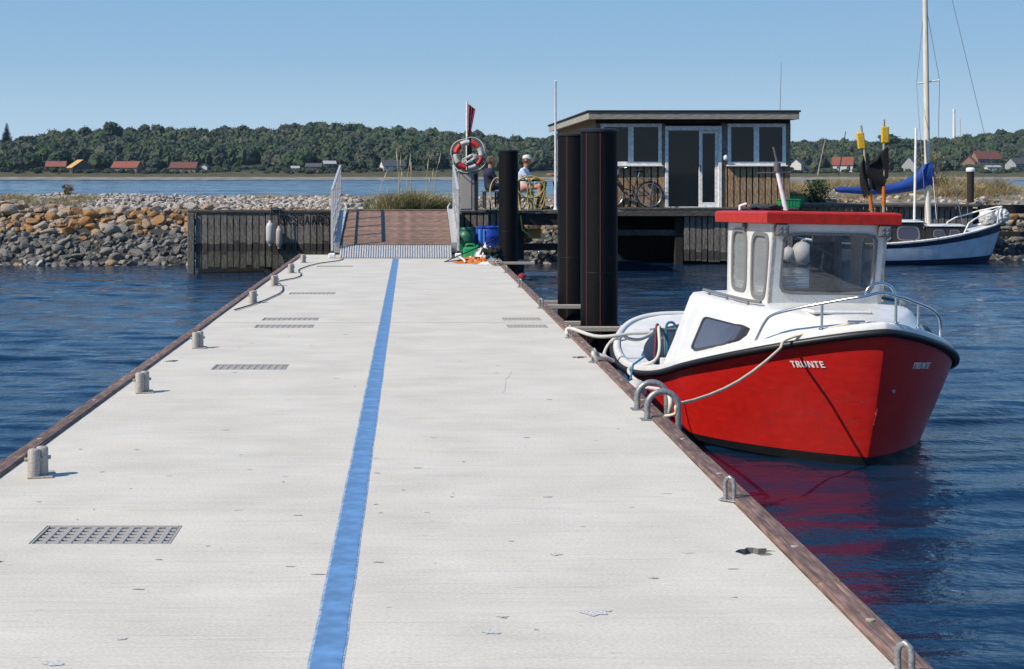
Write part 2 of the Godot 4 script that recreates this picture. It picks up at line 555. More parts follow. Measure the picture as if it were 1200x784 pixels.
	M.meadow = layered(mat(lin(0.13, 0.135, 0.055), 0.95, 0, blotch2, Vector3(0.006, 0.03, 0.03)), ntex(0.02, 0.7, 1.0, 5, 103, 512, FastNoiseLite.TYPE_SIMPLEX_SMOOTH, false, 4, Color(1, 0.9, 0.6)), Vector3(0.02, 0.02, 0.02))
	M.hill = mat(lin(0.035, 0.05, 0.025), 0.95, 0, blotch2, Vector3(0.02, 0.02, 0.02))
	var w := StandardMaterial3D.new()
	w.albedo_color = lin(0.003, 0.018, 0.046)
	w.roughness = 0.04
	w.metallic_specular = 0.44
	w.uv1_triplanar = true
	w.uv1_world_triplanar = true
	w.uv1_scale = Vector3(0.5, 0.5, 1.25)
	w.normal_enabled = true
	w.normal_texture = ntex(0.012, 0, 1, 4, 111, 1024, FastNoiseLite.TYPE_SIMPLEX_SMOOTH, true, 5.0)
	w.normal_scale = 1.3
	M.water = w
	var b := w.duplicate()
	b.uv1_scale = Vector3(0.12, 0.12, 0.4)
	b.normal_scale = 1.0
	b.roughness = 0.08
	M.water_far = b


func _ready() -> void:
	rng.seed = 7
	noise.seed = 3; noise.frequency = 0.05; noise.fractal_octaves = 4
	noise_b.seed = 9; noise_b.frequency = 0.35; noise_b.fractal_octaves = 3
	# camera: level, with the lens shifted, as the verticals of the photograph stay parallel
	var cam := Camera3D.new()
	cam.name = "camera"
	add_child(cam)
	cam.position = Vector3(0, EYE, 0)
	cam.projection = Camera3D.PROJECTION_FRUSTUM
	cam.near = 0.1
	cam.far = 9000.0
	cam.size = 0.1 * 784.0 / FOCAL
	cam.frustum_offset = Vector2(0.1 * (600.0 - 482.0) / FOCAL, -0.1 * (392.0 - 206.0) / FOCAL)
	cam.current = true
	# sky and air
	var env := Environment.new()
	env.background_mode = Environment.BG_SKY
	var sky := Sky.new()
	# clear summer sky: pale at the horizon, deep blue overhead
	var steps := [[0.0, Color(0.490, 0.640, 0.755)], [2.0, Color(0.395, 0.555, 0.700)], [4.5, Color(0.285, 0.462, 0.650)], [8.0, Color(0.215, 0.395, 0.620)], [20.0, Color(0.130, 0.310, 0.600)], [45.0, Color(0.075, 0.230, 0.530)], [90.0, Color(0.050, 0.165, 0.420)]]
	var im := Image.create(8, 1024, false, Image.FORMAT_RGBF)
	for y in 1024:
		var el := 90.0 - (y + 0.5) / 1024.0 * 180.0
		var c: Color = Color(0.10, 0.15, 0.20)
		for k in steps.size() - 1:
			if el >= steps[k][0] and el <= steps[k + 1][0]:
				c = steps[k][1].lerp(steps[k + 1][1], (el - steps[k][0]) / (steps[k + 1][0] - steps[k][0]))
		for x in 8: im.set_pixel(x, y, c)
	var pano := PanoramaSkyMaterial.new()
	pano.panorama = ImageTexture.create_from_image(im)
	sky.sky_material = pano
	env.sky = sky
	env.tonemap_mode = Environment.TONE_MAPPER_LINEAR
	env.tonemap_exposure = 1.12
	env.sdfgi_enabled = true
	env.ssao_enabled = true
	env.ssil_enabled = true
	env.fog_enabled = true
	env.fog_density = 0.00005
	env.fog_light_color = Color(0.62, 0.74, 0.86)
	var we := WorldEnvironment.new()
	we.name = "world_environment"
	we.environment = env
	add_child(we)
	var sun := DirectionalLight3D.new()
	sun.name = "sun"
	add_child(sun)
	sun.look_at_from_position(Vector3(-0.97, 1.0, 0.42) * 10.0, Vector3.ZERO)
	sun.light_energy = 1.6
	sun.light_color = Color(1.0, 0.955, 0.89)
	sun.light_angular_distance = 0.5
	sun.shadow_enabled = true

	make_materials()
	make_water()
	make_far_shore()
	make_breakwater()
	make_pier()
	make_quays()
	make_gangway()
	make_hut()
	make_piles()
	make_pier_fittings()
	make_red_boat()
	make_sailing_boat()
	make_small_things()
	make_people()


func wobj(called: String, s, m: Material, th: Node3D) -> MeshInstance3D:      # a part whose mesh is written in world metres
	var o := obj(called, s, m, th)
	o.position = -th.position
	return o


# ---------------------------------------------------------------- water
var waves := []

func wave_setup() -> void:
	var r := RandomNumberGenerator.new()
	r.seed = 21
	for i in 22:
		var lam := 0.22 * pow(1.13, i)
		var ang := deg_to_rad(86.0) + r.randfn(0.0, 0.36)        # crests run mostly across the view
		var k := TAU / lam
		var slope := 0.064 if lam < 0.9 else 0.024
		waves.append([cos(ang) * k, sin(ang) * k, slope / k, r.randf() * TAU])


func make_water() -> void:
	wave_setup()
	var s := Shape.new()
	for zone in [[-1.0, 19.0, 0.09], [19.0, 41.0, 0.14]]:
		var cell: float = zone[2]
		var nx := int(round(42.0 / cell))
		var nd := int(round((zone[1] - zone[0]) / cell))
		var pts := PackedVector3Array()
		var nrm := PackedVector3Array()
		pts.resize((nx + 1) * (nd + 1))
		nrm.resize(pts.size())
		for j in nd + 1:
			var d: float = zone[0] + (zone[1] - zone[0]) * j / nd
			for i in nx + 1:
				var x := -18.0 + 42.0 * i / nx
				var h := 0.0
				var gx := 0.0
				var gz := 0.0
				var k := 0.75 + 0.5 * noise.get_noise_2d(x * 3.0, d * 3.0)
				if d > 30.0: k *= lerpf(1.0, 0.6, clampf((d - 30.0) / 6.0, 0, 1))
				for w in waves:
					var ph: float = w[0] * x - w[1] * d + w[3]
					h += w[2] * sin(ph)
					var cs: float = w[2] * cos(ph)
					gx += cs * w[0]
					gz += cs * w[1]
				pts[j * (nx + 1) + i] = Vector3(x, SEA + h * k, -d)
				nrm[j * (nx + 1) + i] = Vector3(-gx * k, 1.0, -gz * k).normalized()
		for j in nd:
			for i in nx:
				var a := j * (nx + 1) + i
				var b := a + 1
				var e := a + nx + 1
				var g := e + 1
				s.quad_n(pts[a], pts[b], pts[g], pts[e], nrm[a], nrm[b], nrm[g], nrm[e])
	structure("harbour_water", s, M.water, "dark blue rippled harbour water around the pier and boats")
	var f := Shape.new()
	var rect := func(x0: float, x1: float, d0: float, d1: float):
		f.quad(Vector3(x0, SEA, -d0), Vector3(x1, SEA, -d0), Vector3(x1, SEA, -d1), Vector3(x0, SEA, -d1), Vector3.UP)
	rect.call(-3000.0, -18.0, -1500.0, 41.0)
	rect.call(24.0, 3000.0, -1500.0, 41.0)
	rect.call(-18.0, 24.0, -1500.0, -1.0)
	rect.call(-3000.0, 3000.0, 41.0, 56.0)
	rect.call(-3000.0, 3000.0, 800.0, 4500.0)
	var rows := []                                        # the chop on the bay
	var d := 56.0
	while d < 800.0:
		var l := []
		for i in 151:
			var u := i / 150.0
			var x := lerpf(-0.55 * d - 40.0, 0.75 * d + 40.0, u)
			var h := 0.0
			for q in [[1.35, 0.35, 0.020], [0.92, -0.2, 0.03], [2.1, 0.6, 0.012], [0.61, 0.15, 0.04], [3.0, -0.5, 0.008]]:
				h += q[2] * sin(d * q[0] * 1.7 + x * q[1] + noise.get_noise_2d(x * 0.6, d * 0.4) * 9.0)
			h *= 0.55 + 1.1 * smoothstep(-0.3, 0.4, noise.get_noise_2d(x * 0.05, d * 0.35 + 200.0))
			l.append(Vector3(x, SEA + (h if i > 0 and i < 150 else 0.0), -d))
		rows.append(l)
		d += 0.42 + d * 0.0009
	var far_l := []
	for p in rows[0]: far_l.append(Vector3(p.x, SEA, -800.0))
	f.sheet(rows, Vector3.UP)
	for e in [0, 150]:
		var a: Vector3 = rows[0][e]
		var b: Vector3 = rows[rows.size() - 1][e]
		var o := -3000.0 if e == 0 else 3000.0
		f.quad(Vector3(o, SEA, a.z), a, b, Vector3(o, SEA, b.z), Vector3.UP)
	structure("bay_water", f, M.water_far, "open blue water of the bay behind the breakwater")


# ---------------------------------------------------------------- far shore
const SKYLINE := [[-400, 168], [-150, 160], [-60, 164], [0, 166], [20, 170], [35, 168], [50, 160], [80, 155], [120, 153], [150, 155], [175, 151], [240, 152], [300, 150], [370, 146], [420, 148], [480, 153], [540, 156], [600, 162], [645, 164], [760, 166], [927, 166], [980, 164], [1020, 166], [1060, 164], [1110, 161], [1150, 158], [1180, 153], [1240, 150], [1400, 150], [1700, 160]]

func ridge(x: float) -> float:
	var px := x * FOCAL / 1080.0 + 482.0
	var y := 166.0
	for i in SKYLINE.size() - 1:
		if px >= SKYLINE[i][0] and px <= SKYLINE[i + 1][0]:
			var t: float = smoothstep(0, 1, (px - SKYLINE[i][0]) / float(SKYLINE[i + 1][0] - SKYLINE[i][0]))
			y = lerpf(SKYLINE[i][1], SKYLINE[i + 1][1], t)
	return EYE + (206.0 - y) * 1080.0 / FOCAL - 8.5


func land(x: float, d: float) -> float:
	var r := ridge(x)
	if d < 804.0: return lerpf(-2.0, SEA, (d - 780.0) / 24.0)
	if d < 840.0: return lerpf(SEA, 3.2, (d - 804.0) / 36.0)
	if d < 1080.0: return lerpf(3.2, r, pow((d - 840.0) / 240.0, 0.85)) + noise.get_noise_2d(x * 0.3, d * 0.3) * 1.5
	return lerpf(r, 5.0, clampf((d - 1080.0) / 500.0, 0, 1))


func far(px: float, d: float) -> Vector3:
	var x := (px - 482.0) * d / FOCAL
	return Vector3(x, land(x, d), -d)


func crown_mesh(r: RandomNumberGenerator, conic := false) -> Shape:
	var s := Shape.new()
	var fn := FastNoiseLite.new()
	fn.seed = r.randi() % 1000
	fn.frequency = 1.1
	fn.fractal_octaves = 3
	var ic := ico(2)
	var pos := PackedVector3Array()
	for p in ic[0]:
		var k := 1.0 + fn.get_noise_3dv(p * 1.6) * 0.55
		var q: Vector3 = p * k * 0.8
		if conic:
			q = Vector3(q.x * (1.0 - q.y) * 0.5, q.y * 1.4, q.z * (1.0 - q.y) * 0.5)
		else:
			q.y *= 0.85 if q.y > 0.0 else 0.95
		pos.append(q)
	for f in ic[1]:
		var out: Vector3 = pos[f[0]] + pos[f[1]] + pos[f[2]]
		var k := 0.8 + 0.4 * r.randf()
		s.tint = Color(k, k, k)
		s.tri(pos[f[0]], pos[f[1]], pos[f[2]], out)
	for i in 150:                                        # leaf clumps standing off the crown
		var p: Vector3 = pos[r.randi() % pos.size()] * r.randf_range(0.9, 1.14)
		var dir := Vector3(r.randfn(), r.randfn() + 0.5, r.randfn()).normalized()
		var a := dir.cross(Vector3(r.randfn(), r.randfn(), r.randfn())).normalized() * r.randf_range(0.05, 0.11)
		var b := dir.cross(a).normalized() * r.randf_range(0.05, 0.10)
		var k := 0.8 + 0.4 * r.randf()
		s.tint = Color(k, k * 1.02, k * 0.9)
		s.tri(p + a, p - a * 0.6 + b, p - a * 0.5 - b, dir)
		s.tri(p + a * 0.3 + b * 0.9, p - a * 0.8, p + a * 0.2 - b, dir + a)
	return s


func ico(sub: int) -> Array:
	var t := (1.0 + sqrt(5.0)) / 2.0
	var v := PackedVector3Array([Vector3(-1, t, 0), Vector3(1, t, 0), Vector3(-1, -t, 0), Vector3(1, -t, 0), Vector3(0, -1, t), Vector3(0, 1, t), Vector3(0, -1, -t), Vector3(0, 1, -t), Vector3(t, 0, -1), Vector3(t, 0, 1), Vector3(-t, 0, -1), Vector3(-t, 0, 1)])
	for i in v.size(): v[i] = v[i].normalized()
	var f := [[0, 11, 5], [0, 5, 1], [0, 1, 7], [0, 7, 10], [0, 10, 11], [1, 5, 9], [5, 11, 4], [11, 10, 2], [10, 7, 6], [7, 1, 8], [3, 9, 4], [3, 4, 2], [3, 2, 6], [3, 6, 8], [3, 8, 9], [4, 9, 5], [2, 4, 11], [6, 2, 10], [8, 6, 7], [9, 8, 1]]
	for k in sub:
		var mids := {}
		var nf := []
		for tr in f:
			var m := []
			for e in 3:
				var a: int = tr[e]
				var b: int = tr[(e + 1) % 3]
				var key := Vector2i(mini(a, b), maxi(a, b))
				if not mids.has(key):
					mids[key] = v.size()
					v.append((v[a] + v[b]).normalized())
				m.append(mids[key])
			nf.append([tr[0], m[0], m[2]]); nf.append([tr[1], m[1], m[0]]); nf.append([tr[2], m[2], m[1]]); nf.append([m[0], m[1], m[2]])
		f = nf
	return [v, f]


func house(called: String, label: String, px: float, d: float, w: float, depth: float, hw: float, hr: float, turn: float, wall: Material, roof: Material, chimney := false, sink := 0.0) -> Node3D:
	var p := far(px, d)
	p.y -= sink
	var t := thing(called, label, "house", p, turn, "houses along the far shore")
	var s := Shape.new()
	s.box(Vector3(0, hw * 0.5 - 0.6, 0), Vector3(w, hw + 1.2, depth), Basis.IDENTITY, 0.03)
	for e in [-1.0, 1.0]:
		s.slab([Vector3(e * w * 0.499, hw, -depth * 0.5), Vector3(e * w * 0.499, hw, depth * 0.5), Vector3(e * w * 0.499, hw + hr * 0.94, 0)], Vector3(-e * 0.3, 0, 0))
	obj("wall", s, wall, t)
	var rf := Shape.new()
	var o := 0.5
	for e in [-1.0, 1.0]:
		var a := Vector3(-w * 0.5 - o, hw - o * hr / (depth * 0.5), e * (depth * 0.5 + o))
		var b := Vector3(w * 0.5 + o, hw - o * hr / (depth * 0.5), e * (depth * 0.5 + o))
		var c := Vector3(w * 0.5 + o, hw + hr, 0)
		var g := Vector3(-w * 0.5 - o, hw + hr, 0)
		rf.slab([a, b, c, g], Vector3(0, 0.25, 0))
	var ro := obj("roof", rf, roof, t)
	if chimney:
		var c := Shape.new()
		c.box(Vector3(w * 0.12, hw + hr + 0.3, 0), Vector3(0.9, 1.6, 0.8), Basis.IDENTITY, 0.02)
		obj("chimney", c, M.rock[6], ro)
	for i in maxi(2, int(w / 4.0)):
		var win := Shape.new()
		var x := -w * 0.5 + w * (i + 0.5) / maxi(2, int(w / 4.0))
		win.box(Vector3(x, hw * 0.52, depth * 0.5 + 0.02), Vector3(1.5, hw * 0.42, 0.08), Basis.IDENTITY, 0.01)
		var wi := obj("window", win, M.white_paint, t)
		var pn := Shape.new()
		pn.box(Vector3(x, hw * 0.52, depth * 0.5 + 0.05), Vector3(1.25, hw * 0.35, 0.06), Basis.IDENTITY, 0.0)
		obj("pane", pn, M.pane_smoke, wi)
	var dr := Shape.new()
	dr.box(Vector3(w * 0.33, hw * 0.4, depth * 0.5 + 0.03), Vector3(1.1, hw * 0.8, 0.08), Basis.IDENTITY, 0.01)
	obj("door", dr, M.varnish, t)
	return t


func make_far_shore() -> void:
	var rows_sand := []
	var rows_grass := []
	var rows_hill := []
	for dd in [798.0, 804.0, 812.0, 819.0]:
		var l := []
		for i in 121: l.append(Vector3(-1000.0 + i * 18.0, land(-1000.0 + i * 18.0, dd), -dd - noise.get_noise_1d(i * 5.0) * 6.0))
		rows_sand.append(l)
	for dd in [819.0, 826.0, 835.0, 845.0]:
		var l := []
		for i in 121: l.append(Vector3(-1000.0 + i * 18.0, land(-1000.0 + i * 18.0, dd), -dd - noise.get_noise_1d(i * 5.0) * 6.0))
		rows_grass.append(l)
	for k in 28:
		var dd := 845.0 + k * 26.0
		var l := []
		for i in 121:
			var x := -1000.0 + i * 18.0
			l.append(Vector3(x, land(x, dd), -dd - (noise.get_noise_1d(i * 5.0) * 6.0 if k == 0 else 0.0)))
		rows_hill.append(l)
	var s := Shape.new(); s.sheet(rows_sand, Vector3.UP)
	structure("far_beach", s, M.sand, "pale sandy beach along the far shore")
	s = Shape.new(); s.sheet(rows_grass, Vector3.UP)
	structure("shore_meadow", s, M.meadow, "olive grass strip behind the far beach")
	s = Shape.new(); s.sheet(rows_hill, Vector3.UP)
	structure("wooded_hill", s, M.hill, "long low hill behind the bay")
	# houses; the wood keeps clear of them
	var orange_roof := mat(lin(0.62, 0.36, 0.12), 0.85, 0, M.blotch, Vector3(0.3, 0.3, 0.3))
	var red_roof := mat(lin(0.17, 0.06, 0.042), 0.85, 0, M.blotch, Vector3(0.3, 0.3, 0.3))
	var red_tile := mat(lin(0.27, 0.078, 0.045), 0.85, 0, M.blotch, Vector3(0.3, 0.3, 0.3))
	var pink_roof := mat(lin(0.27, 0.10, 0.075), 0.85, 0, M.blotch, Vector3(0.3, 0.3, 0.3))
	var grey_roof := mat(lin(0.08, 0.085, 0.09), 0.85, 0, M.blotch, Vector3(0.3, 0.3, 0.3))
	var pale_roof := mat(lin(0.42, 0.42, 0.42), 0.7, 0, M.blotch, Vector3(0.3, 0.3, 0.3))
	var wall_dark := mat(lin(0.10, 0.08, 0.065), 0.9, 0, M.blotch, Vector3(0.5, 0.5, 0.5))
	var wall_brick := mat(lin(0.30, 0.19, 0.14), 0.9, 0, M.blotch, Vector3(0.5, 0.5, 0.5))
	var wall_white := mat(lin(0.72, 0.71, 0.68), 0.85, 0, M.blotch, Vector3(0.5, 0.5, 0.5))
	var wall_grey := mat(lin(0.36, 0.38, 0.40), 0.85, 0, M.blotch, Vector3(0.5, 0.5, 0.5))
	var H := [
		["far_house", "low far house with a pinkish red roof, leftmost on the far shore", 66, 850, 13.0, 8.0, 2.6, 3.4, 0.1, wall_dark, pink_roof, true],
		["far_house", "far house with a big sloping orange yellow roof, second from the left", 94, 846, 11.0, 15.0, 2.6, 5.2, -1.0, wall_dark, orange_roof, false],
		["far_house", "long far house with a bright red tiled roof and a white gable end", 149, 848, 19.0, 9.0, 2.8, 4.0, -0.3, wall_brick, red_tile, false],
		["far_house", "wide far bungalow with a dull dark red roof and chimney", 216, 848, 18.0, 10.0, 2.9, 3.8, -0.1, wall_brick, red_roof, true],
		["far_cottage", "small white far cottage just right of the dark red bungalow", 239, 852, 4.5, 6.0, 3.0, 2.0, 1.4, wall_white, grey_roof, false],
		["far_cottage", "tiny pale far hut left of the gangway rail", 346, 846, 5.0, 4.0, 1.8, 1.2, 0.1, wall_white, pale_roof, false],
		["far_cottage", "dark brown far cabin with a low black roof", 368, 848, 10.5, 7.0, 2.6, 2.2, -0.1, wall_brick, grey_roof, false],
		["far_cottage", "far shed with a light grey roof beside the brown cabin", 386, 856, 8.0, 6.0, 3.2, 1.8, 0.2, wall_dark, pale_roof, false],
		["far_house", "long far house with dark thatch and a white gable, behind the reeds", 460, 850, 16.0, 8.0, 3.0, 3.8, 0.35, wall_white, grey_roof, false],
		["far_house", "white far house with a dark roof right of the harbour hut", 935, 860, 7.5, 8.0, 5.0, 3.4, 0.9, wall_white, grey_roof, true],
		["far_house", "white far house with a bright orange roof, left of the black flags", 988, 852, 13.0, 8.0, 4.4, 5.0, -0.35, wall_white, red_tile, false],
		["far_house", "grey far house with a steep dark gable behind the mast", 1070, 856, 14.0, 10.0, 4.2, 5.6, 0.8, wall_grey, grey_roof, false],
		["far_house", "large far house with a brick red roof high on the right hill", 1155, 895, 19.0, 10.0, 5.0, 5.4, 0.2, wall_brick, red_roof, true],
		["far_house", "far house with a red brown gable half hidden by trees, left of the large one", 1136, 880, 8.0, 9.0, 3.6, 4.6, 1.0, wall_brick, red_tile, false],
		["far_house", "pale grey far house with several gables at the right edge", 1192, 862, 14.0, 9.0, 4.0, 4.0, 0.5, wall_grey, grey_roof, false],
		["far_cottage", "flat white far boathouse below the red roofed houses", 1163, 850, 9.0, 6.0, 3.2, 0.9, 0.0, wall_white, pale_roof, false]]
	var clear := []
	for h in H:
		house(h[0], h[1], h[2], h[3], h[4] * 0.88, h[5] * 0.88, h[6] * 0.9, h[7] * 0.86, h[8], h[9], h[10], h[11])
		clear.append(Vector3((h[2] - 482.0) * h[3] / FOCAL, h[4] * 0.55, h[3]))
	# the wood
	var r := RandomNumberGenerator.new()
	r.seed = 77
	var crowns := []
	for i in 5: crowns.append(crown_mesh(r).mesh())
	var xfs := [[], [], [], [], []]
	var cols := [[], [], [], [], []]
	var hues := [Color(0.030, 0.056, 0.017), Color(0.038, 0.070, 0.020), Color(0.025, 0.047, 0.020), Color(0.055, 0.078, 0.034), Color(0.030, 0.046, 0.030), Color(0.07, 0.082, 0.045)]
	for i in 5600:
		var d := 850.0 + 300.0 * pow(r.randf(), 1.1)
		var x := r.randf_range(-560.0, 760.0) * d / 1000.0
		var ok := true
		for c in clear:
			if absf(x - c.x * d / c.z) < c.y + 3.0 and d < c.z + 9.0:
				ok = false
		if not ok: continue
		var px := x * FOCAL / d + 482.0
		if px > 927.0 and d < 900.0 and r.randf() < 0.55: continue
		var front := d < 875.0
		var sc := r.randf_range(3.6, 7.2) * (0.62 if front and r.randf() < 0.5 else 1.0)
		if px > 920.0: sc *= 0.85
		var k := r.randi() % 5
		var b := Basis(Vector3.UP, r.randf() * TAU).scaled(Vector3(sc, sc * r.randf_range(0.85, 1.35), sc))
		xfs[k].append(Transform3D(b, Vector3(x, land(x, d) + sc * r.randf_range(0.55, 0.95), -d)))
		var hue: Color = hues[r.randi() % hues.size()]
		var f := r.randf_range(0.65, 1.05)
		cols[k].append(Color(hue.r * f, hue.g * f, hue.b * f))
	for i in 700:                                          # shrubs and garden trees round the houses
		var h: Array = H[r.randi() % H.size()]
		var d: float = h[3] + r.randf_range(-9.0, 6.0)
		var x: float = (h[2] - 482.0) * h[3] / FOCAL + r.randfn() * 15.0
		var sc := r.randf_range(0.7, 2.1)
		var k := r.randi() % 5
		xfs[k].append(Transform3D(Basis(Vector3.UP, r.randf() * TAU).scaled(Vector3(sc * 1.3, sc, sc * 1.3)), Vector3(x, land(x, d) + sc * 0.5, -d)))
		var hue: Color = hues[r.randi() % hues.size()]
		cols[k].append(hue * r.randf_range(0.5, 1.0))
	for k in 5:
		var o := scatter("far_wood", crowns[k], M.leaf, xfs[k], cols[k])
		o.name = numbered("far_wood") if k > 0 else "far_wood"
		tag(o, "dense dark green wood covering the hill across the bay", "wood", "the wood across the bay")
	# trees that stand out from it
	var far_tree := func(px: float, ypx: float, d: float, w: float, label: String):
		var p := far(px, d)
		var top := EYE + (206.0 - ypx) * d / FOCAL
		var t := thing("far_tree", label, "tree", p, 0.0, "single trees on the far shore")
		var h := top - p.y
		var tr := Shape.new()
		tr.tube([Vector3(0, -0.5, 0), Vector3(0.1, h * 0.3, 0), Vector3(0, h * 0.8, 0.1)], [0.45, 0.35, 0.12], 7)
		for q in 4:
			var an := q * 1.7 + px
			tr.tube([Vector3(0, h * (0.35 + 0.08 * q), 0), Vector3(cos(an) * w * 0.3, h * (0.5 + 0.09 * q), sin(an) * w * 0.3)], [0.2, 0.06], 5)
		obj("trunk", tr, M.bark, t)
		var cr := Shape.new()
		for q in 5:
			cr.add(crown_mesh(r), Transform3D(Basis.IDENTITY.scaled(Vector3(w * 0.34, h * 0.26, w * 0.34)), Vector3(r.randf_range(-0.25, 0.25) * w, h * (0.42 + 0.1 * q), r.randf_range(-0.2, 0.2) * w)))
		for q in cr.c.size():
			cr.c[q] = Color(cr.c[q].r * 0.036, cr.c[q].g * 0.054, cr.c[q].b * 0.028)
		obj("crown", cr, M.leaf, t)
	far_tree.call(128, 143, 1040.0, 17.0, "round topped tree standing proud of the skyline above the orange yellow roof")
	far_tree.call(137, 148, 1044.0, 12.0, "smaller tree against the right side of the round topped skyline tree")
	far_tree.call(172, 146, 1050.0, 13.0, "first of two broken crowned trees on the skyline above the long red roof")
	far_tree.call(187, 148, 1050.0, 12.0, "second, lower of the two broken crowned skyline trees above the long red roof")
	far_tree.call(371, 143, 1070.0, 8.0, "small pointed tree at the highest point of the hill")
	far_tree.call(502, 151, 1060.0, 10.0, "dark round tree on the skyline just left of the lifebuoy flagpole")
	far_tree.call(512, 154, 1058.0, 8.0, "lower dark tree right beside the round skyline tree by the flagpole")
	far_tree.call(1046, 157, 1010.0, 22.0, "broad dome of a tree behind the sailing boat's mast")
	# a spruce at the left edge
	var p := far(8.0, 960.0)
	var h := EYE + (206.0 - 143.0) * 960.0 / FOCAL - p.y
	var sp := thing("spruce_tree", "tall pointed spruce rising above the wood at the left edge", "tree", p)
	var tr := Shape.new()
	tr.tube([Vector3(0, -1, 0), Vector3(0, h * 0.99, 0)], [0.5, 0.05], 7)
	obj("trunk", tr, M.bark, sp)
	var cr := Shape.new()
	for lv in 26:
		var y := h * (0.22 + 0.77 * lv / 26.0)
		var rad := (1.0 - lv / 26.0) * 6.2 + 0.5
		for q in 11:
			var an := q * TAU / 11.0 + lv * 0.9 + r.randf() * 0.4
			var rr := rad * r.randf_range(0.55, 1.1)
			var tip := Vector3(cos(an) * rr, y - rr * 0.28, sin(an) * rr)
			var side := Vector3(-sin(an), 0, cos(an)) * (0.35 + rr * 0.16)
			var root := Vector3(0, y + 0.3, 0)
			var k := r.randf_range(0.7, 1.3)
			cr.tint = Color(0.024 * k, 0.036 * k, 0.026 * k)
			cr.tri(root, tip + side, tip - side + Vector3(0, 0.25, 0), Vector3.UP)
			cr.tri(root + Vector3(0, -0.8, 0), tip * Vector3(0.8, 1, 0.8) + side + Vector3(0, -0.8, 0), tip - side + Vector3(0, -0.3, 0), Vector3.UP)
	obj("crown", cr, M.leaf, sp)
	# white tower and a thin mast on the skyline
	var wt := far(1118.0, 1200.0)
	var s2 := Shape.new()
	var top := EYE + (206.0 - 128.0) * 1200.0 / FOCAL - wt.y
	s2.lathe([Vector2(1.5, -1), Vector2(1.5, 0), Vector2(0.9, top - 3.0), Vector2(1.1, top - 3.0), Vector2(1.1, top), Vector2(0.01, top + 0.3)], 16)
	solo("white_tower", s2, M.white_paint, "slim white tower rising above the right hill", "tower", "", wt)
	var tm := far(1125.5, 1200.0)
	var s3 := Shape.new()
	var t3 := EYE + (206.0 - 139.0) * 1200.0 / FOCAL - tm.y
	s3.lathe([Vector2(0.4, -1), Vector2(0.4, 0), Vector2(0.2, t3), Vector2(0.01, t3 + 0.1)], 8)
	solo("radio_mast", s3, M.galv_dull, "thin grey mast right of the white tower on the hill", "mast", "", tm)
	# two leaning masts of boats across the bay
	for q in [[960.0, 196.0, 967.0, 164.0, M.bamboo, "pale leaning mast of a boat hauled out on the far shore"], [984.0, 196.0, 991.0, 154.0, M.black, "dark leaning mast on the far shore, left of the orange roofed house"]]:
		var a := at(q[0], q[1], 830.0)
		var b := at(q[2], q[3], 830.0)
		var bs := Shape.new()
		var g := Vector3(a.x - (b.x - a.x) * 0.22, land(a.x, 830.0) - 0.3, -830.0)
		bs.tube([g - g, a - g, b - g], [0.42, 0.36, 0.25], 7)
		solo("leaning_mast", bs, q[4], q[5], "mast", "", g)


# ---------------------------------------------------------------- breakwater
func shift(x: float) -> float:
	var k := smoothstep(2.0, 2.8, x) * 0.9 + smoothstep(4.3, 5.2, x) * 3.4 - smoothstep(13.6, 14.8, x) * 1.9
	return k


func bank(x: float, d: float) -> float:          # surface of the breakwater
	var e := d - shift(x)
	var n := noise_b.get_noise_2d(x, d) * 0.10
	var y: float
	if e < 35.4: y = -1.3
	elif e < 38.2: y = lerpf(-1.15, 0.66, (e - 35.4) / 2.8)
	elif e < 46.0: y = lerpf(0.66, 0.86, (e - 38.2) / 7.8)
	elif e < 53.0: y = lerpf(0.86, 0.9, (e - 46.0) / 7.0)
	else: y = lerpf(0.9, -2.0, clampf((e - 53.0) / 6.0, 0, 1))
	var right := smoothstep(9.5, 12.5, x) * smoothstep(40.0, 47.0, d) * (1.0 - smoothstep(50.0, 56.0, d))
	y += right * 0.42
	y += smoothstep(-7.5, -9.0, x) * smoothstep(38.0, 40.0, d) * (1.0 - smoothstep(44.0, 52.0, d)) * 0.12
	return y + n


func rock_shape(r: RandomNumberGenerator) -> ArrayMesh:
	var ic := ico(2)
	var pos := PackedVector3Array()
	var cuts := []
	for i in 11:
		cuts.append([Vector3(r.randfn(), r.randfn(), r.randfn()).normalized(), r.randf_range(0.45, 0.8)])
	var sx := r.randf_range(0.95, 1.35)
	var sy := r.randf_range(0.62, 0.85)
	for p in ic[0]:
		var q: Vector3 = p
		for c in cuts:
			var over: float = q.dot(c[0]) - c[1]
			if over > 0.0: q -= c[0] * over
		q *= 1.0 + noise_b.get_noise_3dv(p * 6.0 + cuts[0][0] * 50.0) * 0.08
		pos.append(Vector3(q.x * sx, q.y * sy, q.z))
	var nn := PackedVector3Array()
	nn.resize(pos.size())
	for f in ic[1]:
		var cr := (pos[f[1]] - pos[f[0]]).cross(pos[f[2]] - pos[f[0]])
		if cr.dot(pos[f[0]]) < 0.0: cr = -cr
		for k in 3: nn[f[k]] += cr
	var s := Shape.new()
	for f in ic[1]:
		s.tri3(pos[f[0]], pos[f[1]], pos[f[2]], nn[f[0]].normalized(), nn[f[1]].normalized(), nn[f[2]].normalized())
	return s.mesh()


